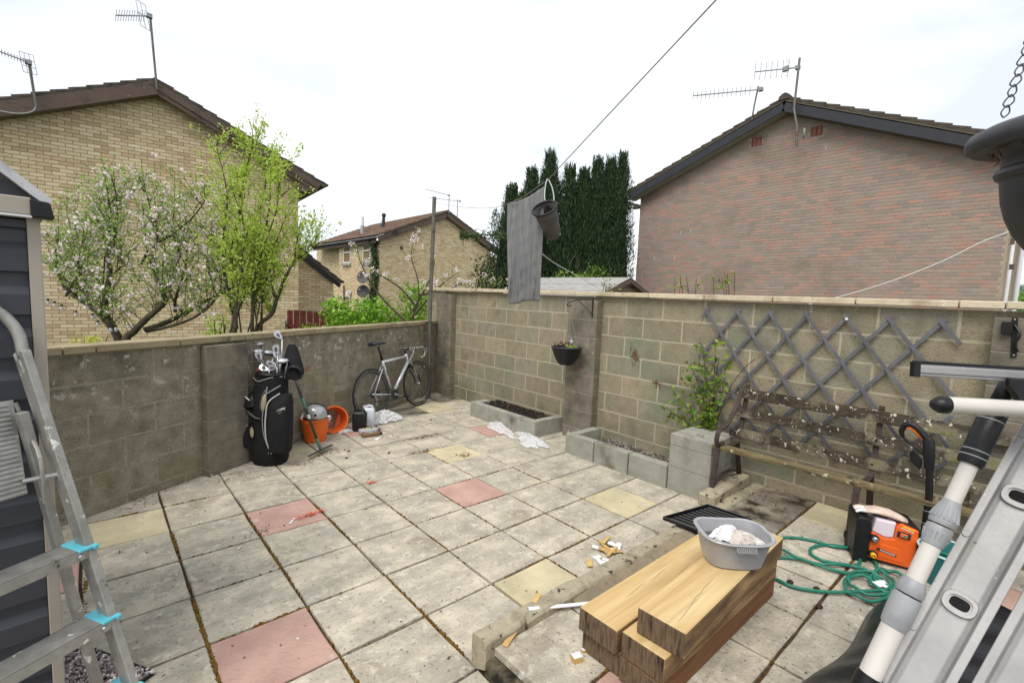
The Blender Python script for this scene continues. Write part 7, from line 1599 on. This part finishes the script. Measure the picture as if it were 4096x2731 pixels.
MB().ell([(wp(.03, .305, -.05), WF * .030, UP * .006), (wp(.05, .318, -.05), WF * .05, UP * .014), (wp(.11, .326, -.05), WF * .055, UP * .020), (wp(.18, .318, -.05), WF * .055, UP * .022), (wp(.235, .300, -.05), WF * .048, UP * .020), (wp(.265, .290, -.05), WF * .028, UP * .012)], 18).build('glove', rg_m, gl, smooth=True)
for i in range(4): MB().tube([wp(.05, .318, -.08 + i * .02), wp(.02, .318, -.085 + i * .024), wp(-.005, .307, -.09 + i * .028)], [.011, .010, .007], 8, smooth=4).build('finger', M['film2'] if i % 2 else rg_m, gl, smooth=True)
# teal tub behind the tool
tt = thing('plastic_tub', 'teal plastic tub with pale rim half hidden behind the white telescopic pole', 'tub', (3.80, -4.02, ZP))
MB().lathe([(0, 0), (.12, 0), (.155, .20), (.150, .20), (.118, .006), (0, .006)], (3.80, -4.02, ZP), seg=32).build('tub', plain('teal_plastic', C(40, 120, 120, .8), .4), tt, smooth='auto'); MB().torus((3.80, -4.02, ZP + .20), .156, .007, (1, 0, 0), (0, 1, 0), 36, 8).build('rim', plain('pale_teal', C(190, 222, 220, .85), .4), tt, smooth=True)
MB().tube([(3.80 + .1 * math.cos(t * .6), -4.02 + .1 * math.sin(t * .6), ZP + .05 + t * .004) for t in range(30)], .0095, 8, smooth=3).build('hose_coil', M['hose'], tt, smooth=True)
# ---- extension ladder leaning at the right edge
el = thing('extension_ladder', 'silver aluminium extension ladder leaning in front of the camera at the right edge', 'ladder', (1.05, -3.93, ZP))
L0 = V3((1.571, -4.182, 1.012)); L1 = V3((1.702, -4.253, 1.272)); LA = (L1 - L0).normalized()
M['lad'] = mat('satin_ladder_aluminium', [C(200, 198, 196, .76), C(184, 182, 182, .74), C(170, 168, 166, .7)], .42, 4, bump=.06, metal=.35, spots=[(C(140, 136, 130, .65), 24, .68, .04), (C(226, 224, 220, .85), 40, .68, .03)])
def section(org, name, w=.108, depth=.028, rung0=0, z_lo=None, far=True):
    n = (CAM - org); n = (n - LA * n.dot(LA)).normalized(); wv = LA.cross(n).normalized(); wv = wv if wv.dot(r2) > 0 else -wv
    lo = org - LA * ((org.z - ZP) / LA.z); hi = org + LA * 1.15
    b = MB(); P = lambda p, a, f: p + wv * a + n * f
    prof_ = [(-w / 2, depth), (-w / 2 + .016, depth), (-w / 2 + .020, .006), (-w / 2 + .030, 0), (w / 2 - .030, 0), (w / 2 - .020, .006), (w / 2 - .016, depth), (w / 2, depth), (w / 2, -.004), (-w / 2, -.004)]
    b.loft([[P(lo, a, f) for a, f in prof_], [P(hi, a, f) for a, f in prof_]]); st_ = b.build(name, M['lad'], el, bevel=.0012)
    far_off = -n * .36
    if far:
        b = MB(); b.loft([[P(lo, a, -f - .36) for a, f in prof_], [P(hi, a, -f - .36) for a, f in prof_]]); b.build(name, M['lad'], el)
    for k in range(-3, 4):
        c = org + LA * (.284 * k + rung0)
        if c.z < ZP + .1 or (c - lo).length > (hi - lo).length: continue
        rg_ = MB(); U_ = LA * .017; S_ = wv * .022
        rg_.ell([(c + n * .0055, S_, U_), (c - n * .36, S_, U_)], 24, 3).build('rung', M['lad'], el, smooth='auto')
        MB().ell([(c + n * .0052, S_ * 1.0, U_ * 1.0), (c + n * .0105, S_ * 1.0, U_), (c + n * .0105, S_ * 1.35, U_ * 1.45), (c + n * .001, S_ * 1.5, U_ * 1.6)], 28, 2.6, False).build('rung_collar', M['lad'], el, smooth='auto')
        MB().ell([(c + n * .0065, S_ * .80, U_ * .74), (c + n * .0062, S_ * .80, U_ * .74)], 24, 3).build('rung_hole', M['black_matte'], el)
    return wv, n
wv, nn_ = section(L0, 'stile'); 
section(L0 + wv * .128 - nn_ * .02 - LA * .135, 'stile')
for k in (-.10, .15, .42): 
    c = L0 + LA * k - wv * .046 + nn_ * .029; MB().lathe([(0, .003), (.007, .003), (.008, 0), (0, 0)], c, wv, LA, nn_, 14).build('rivet', M['lad'], el, smooth='auto')
# ---- telescopic window tool
tl = thing('window_squeegee', 'white telescopic pole with black grip and silver squeegee head before the ladder', 'squeegee', (1.10, -3.90, ZP))
Q0, Q1 = V3((1.413, -4.056, .817)), V3((1.682, -4.196, 1.475)); QA = (Q1 - Q0).normalized(); qd = (Q1 - Q0).length
q = lambda t: Q0 + QA * (qd * t)
M['cream'] = mat('cream_enamelled_tube', [C(222, 216, 210, .85), C(210, 204, 198, .82)], .35, 6, bump=0, coat=.2)
MB().tube([q(-.60), q(.03)], .026, 24).build('lower_grip', M['black'], tl, smooth='auto')
MB().tube([q(.03), q(.22)], .0225, 24).build('lower_tube', M['cream'], tl, smooth='auto')
def ferr(a, b_, r0, r1, nm='clamp_collar', rib=True):
    r0 *= .78; r1 *= .78
    o_ = MB().tube([q(a), q(a + .01), q((a + b_) / 2), q(b_ - .01), q(b_)], [r0 * .93, r0, (r0 + r1) / 2 * 1.03, r1, r1 * .93], 28).build(nm, M['greypl'], tl, smooth='auto')
    if rib:
        X_ = QA.orthogonal().normalized(); Y_ = QA.cross(X_); bb_ = MB()
        for i in range(18): t = 6.283 * i / 18; bb_.bar(q(a + .02) + (X_ * math.cos(t) + Y_ * math.sin(t)) * r0 * 1.0, q(b_ - .02) + (X_ * math.cos(t) + Y_ * math.sin(t)) * r1 * 1.0, .003, .003)
        bb_.build('grip_ribs', M['greypl'], o_)
ferr(.20, .31, .034, .036, rib=False); ferr(.315, .365, .036, .030, rib=False)
MB().tube([q(.36), q(.50)], .0185, 24).build('middle_tube', M['cream'], tl, smooth='auto')
ferr(.49, .555, .029, .033); ferr(.56, .645, .034, .024)
MB().tube([q(.62), q(.80)], .0165, 20).build('upper_tube', M['cream'], tl, smooth='auto')
gq = MB().tube([q(.775), q(.785), q(.985), q(.995)], [.023, .025, .025, .022], 26).build('foam_grip', M['black'], tl, smooth='auto')
for t in (.80, .82, .93, .952, .972): MB().tube([q(t), q(t + .004)], .0255, 28).build('grey_ring', M['greypl'], gq)
MB().tube([q(.99), q(1.10)], [.017, .015], 14).build('neck', M['black'], tl, smooth=True)
S0 = V3((1.452, -4.065, 1.553)); S1 = V3((1.640, -4.232, 1.548)); SA = (S1 - S0).normalized(); S1 = S0 + SA * .56; toC = (CAM - (S0 + SA * .15)); toC = (toC - SA * toC.dot(SA)).normalized(); SU = SA.cross(toC); SU = SU if SU.z > 0 else -SU
MB().box(S0 + SA * .285 - SU * .004, (.545, .006, .026), SA, toC, SU).box(S0 + SA * .285 - SU * .002 + toC * .004, (.545, .006, .016), SA, toC, SU).build('channel', M['lad'], tl, bevel=.002)
MB().box(S0 + SA * .28 + SU * .012 - toC * .002, (.56, .004, .010), SA, toC, SU).box(S0 + SA * .006 - SU * .002, (.014, .014, .034), SA, toC, SU).build('rubber_blade', M['black'], tl, bevel=.001)
bk_c = S0 + SA * .285 - SU * .03
MB().prism([(-.085, .020), (.085, .020), (.085, .0), (.05, -.045), (.0, -.062), (-.05, -.045), (-.085, 0)], bk_c + toC * .004, SA, SU, toC, .014).build('bracket', M['black'], tl, bevel=.003)
MB().sphere(bk_c + toC * .02 - SU * .012 - SA * .04, .005, 8).build('screw', M['alu'], tl)
R0_ = V3((1.432, -4.118, 1.484)); RA_ = (V3((1.570, -4.240, 1.4815)) - R0_).normalized()
MB().tube([R0_ + RA_ * .01, R0_ + RA_ * .5], .0175, 24).build('washer_bar', M['cream'], tl, smooth='auto'); MB().ell([(R0_ - RA_ * .016, SU * .003, toC * .003), (R0_ - RA_ * .012, SU * .011, toC * .011), (R0_, SU * .0178, toC * .0178), (R0_ + RA_ * .014, SU * .0188, toC * .0188)], 20).build('end_cap', M['black'], tl, smooth=True)
# black sheet under the tools
b = MB(); gr = []; n = 26
for j in range(n + 1):
    row = []
    for i in range(n + 1):
        u, v = i / n, j / n; x = 1.95 + 1.35 * u; y = -3.70 - .12 * u - .75 * v + .02 * math.sin(u * 9) * (1 - v); z = ZP + .006 + .30 * min(1, v * 2.1) ** .7 * (1 - .35 * u) + .022 * math.sin(u * 13 + v * 6) * v + .014 * math.sin(u * 31 - v * 9) * min(1, v * 3)
        if j == 0: z = ZP + .003
        row.append(V3((x, y, z)))
    gr.append(row)
b.loft(gr, False, False); so_ = b.build('black_sheet', mat('black_tarpaulin', [C(22, 22, 28, .8), C(38, 38, 46, .8)], .35, 10, bump=.4, bscale=14, spec=.5), smooth=True); tag(so_, 'rumpled black plastic sheet heaped under the ladder at the bottom right', 'sheet')
so_.modifiers.new('t', 'SOLIDIFY').thickness = .004
# ---- offcuts, sticks and debris
M['mdf'] = mat('sawn_stick', [C(206, 168, 104, .72), C(222, 190, 128, .76)], .8, 6, bump=.1, stretch=(1, 4, 1)); M['paintw'] = plain('white_painted_wood', C(236, 234, 236, .88), .5)
def stick(lab, p, q_, w, h, m, name='wooden_strip', cat='strip', group=None):
    o_ = MB().bar(p, q_, w, h).build(name, m, bevel=.0015); return tag(o_, lab, cat, group)
stick('tan wooden strip lying across the edging stones', (1.44, -2.775, ZP + .006), (1.775, -2.655, .155), .028, .006, M['mdf'])
stick('long white plastic strip with its end under the timber stack', (1.655, -2.705, .152), (1.98, -2.83, ZP + .012), .022, .007, M['paintw'], 'plastic_strip')
for i, (x, y, s_) in enumerate(((1.632, -3.035, .042), (1.700, -3.02, .022))):
    o_ = MB().box((x, y, ZP + s_ * .35), (s_, s_ * .8, s_ * .65), (1, -.35, 0), (.35, 1, 0)).build('wood_block', M['mdf'], origin=(x, y, ZP)); tag(o_, ['larger square wood block with white face by the timber ends', 'smaller wood block beside the bottom timber end'][i], 'wood block'); MB().box((x, y, ZP + s_ * .68), (s_ * .98, s_ * .78, .001), (1, -.35, 0), (.35, 1, 0)).build('painted_face', M['paintw'], o_)
rs_ = random.Random(3)
for i in range(17):
    x = rs_.uniform(2.40, 2.76); y = -2.47 + (x - 2.58) * .28 + rs_.uniform(-.055, .055); a = rs_.uniform(0, 3.14); L = rs_.uniform(.05, .13); w = rs_.uniform(.016, .034)
    z = .006 + .006 * (i % 4); d = V3((math.cos(a), math.sin(a), rs_.uniform(-.08, .12))) * L / 2
    o_ = MB().bar(V3((x, y, z)) - d, V3((x, y, z + .004)) + d, w, .008).build('wood_offcut', M['mdf'] if i % 2 else M['paintw'], bevel=.001)
    tag(o_, ('bare tan' if i % 2 else 'white painted') + ' wood offcut in the small heap beside the edging stones', 'offcut', 'tan wood offcuts in the heap' if i % 2 else 'white wood offcuts in the heap')
for lab, p, q_, w in (('short white stick on the cracked pink slab', (1.10, -.83, .006), (1.16, -.76, .006), .016), ('tiny white stick on the grey slab left of the pink one', (.74, -.985, .006), (.765, -.955, .006), .009), ('pale card scrap in front of the brown bottle', (2.44, .62, .004), (2.52, .68, .004), .045), ('white shard in front of the tipped orange bucket', (2.62, .63, .005), (2.66, .66, .005), .012)):
    stick(lab, p, q_, w, .004, M['paintw'], 'scrap', 'scrap')
for i, (x, y, z, lab) in enumerate(((1.95, .24, 0, 'dark pebble of dirt near the rake head'), (2.05, .42, 0, 'round dark dropping beyond the rake'), (2.36, .14, 0, 'dark speck of dirt on the slab in front of the bottles'), (3.41, 1.02, 0, 'brown dried leaf in front of the bicycle front wheel'), (2.66, -3.36 + .0, ZP, 'a'), (3.05, -3.42, ZP, 'brown clod beside the lowest hose loop'), (3.10, -3.54, ZP, 'second brown clod touching the hose loop'), (2.93, -3.60, ZP, 'rusty brown clod on the slab joint below the hose'))):
    if lab == 'a': continue
    tag(MB().sphere((x, y, z + .006), .014 if z == 0 else .02, 8, (1.2, .9, .5)).build('dirt_clod', mat('clod_%d' % i, [C(60, 42, 34, .55), C(96, 62, 46, .6)], .95, 40, bump=.8, bscale=90)), lab, 'dirt clod')
sg = thing('white_frame', 'white framed black plastic piece at the bottom edge beside the timber stack', 'plastic piece', (1.86, -3.62, ZP)); 
c = V3((1.80, -3.60, ZP + .012)); X = V3((.5, -.87, 0)); Yv = V3((.87, .5, 0)); b = MB(); b.bar(c - X * .10 + Yv * .06, c + X * .10 + Yv * .06, .02, .018); b.bar(c - X * .10 - Yv * .06, c + X * .10 - Yv * .06, .02, .018); b.bar(c - X * .10 - Yv * .06, c - X * .10 + Yv * .06, .02, .018); b.bar(c + X * .10 - Yv * .06, c + X * .10 + Yv * .06, .02, .018); b.build('frame', M['paintw'], sg, bevel=.003); MB().box(c, (.19, .11, .006), X, Yv).build('insert', M['black'], sg)
# ---- big hanging pot at the top right
bp_ = thing('large_hanging_pot', 'big black plastic hanging pot on a chain cut off by the right edge', 'hanging planter', (1.50, -4.24, 1.78))
HP = V3((1.545, -4.316, 2.045)); tilt = V3((-.10, .02, 1)).normalized(); Xp = V3((1, 0, .10)).normalized(); Yp = tilt.cross(Xp)
M['pot'] = mat('slate_black_pot', [C(50, 50, 54, .8), C(64, 64, 68, .8)], .5, 8, bump=.03)
MB().lathe([(a * 1.20, b__ * 1.20) for a, b__ in [(0, -.232), (.03, -.231), (.055, -.224), (.078, -.210), (.098, -.190), (.114, -.165), (.125, -.138), (.132, -.110), (.135, -.085), (.136, -.072), (.142, -.068), (.1445, -.061), (.142, -.054), (.136, -.050), (.135, -.034), (.142, -.022), (.150, -.018), (.176, -.022), (.182, -.018), (.185, -.010), (.184, .0), (.178, .008), (.162, .016), (.140, .018), (.134, .0), (.0, -.01)]], HP, Xp, Yp, tilt, 64).build('bowl', M['pot'], bp_, smooth='auto')
b = MB()
for _ in range(150): a = ru(0, 6.28); p = HP + Xp * (math.cos(a) * .175) + Yp * (math.sin(a) * .175) - tilt * ru(.014, .030); b.leaf(p, rv(), rv(), ru(.008, .03), .003)
b.build('root_bits', M['litter'], bp_)
b = MB(); q0 = HP + Xp * (-.16) * math.cos(.5) + Yp * .16 * math.sin(.5) + tilt * .01; q0 = V3((1.400, -4.160, 2.05)); q1 = V3((1.49, -4.215, 2.47)); n = 22; L = (q1 - q0).length
for i in range(n):
    p = q0.lerp(q1, (i + .5) / n); d = (q1 - q0).normalized(); s1 = d.cross(V3((0, 0, 1))).normalized(); s2 = d.cross(s1)
    w = s1 if i % 2 else (s1 + s2 * .8).normalized(); hl_ = L / n * .62; r_ = .0085 if i % 2 else .0055
    b.tube([p - d * hl_, p - d * hl_ * .3 + w * r_, p + d * hl_ * .5 + w * r_ * .7, p + d * hl_, p + d * hl_ * .5 - w * r_ * .7, p - d * hl_ * .3 - w * r_, p - d * hl_], .0013, 5, smooth=3)
b.build('chain', M['dkgrey'], bp_)
# ------------------------------------------------------------------ tidy
for o in bpy.data.objects:
    if '_w' in o: del o['_w']
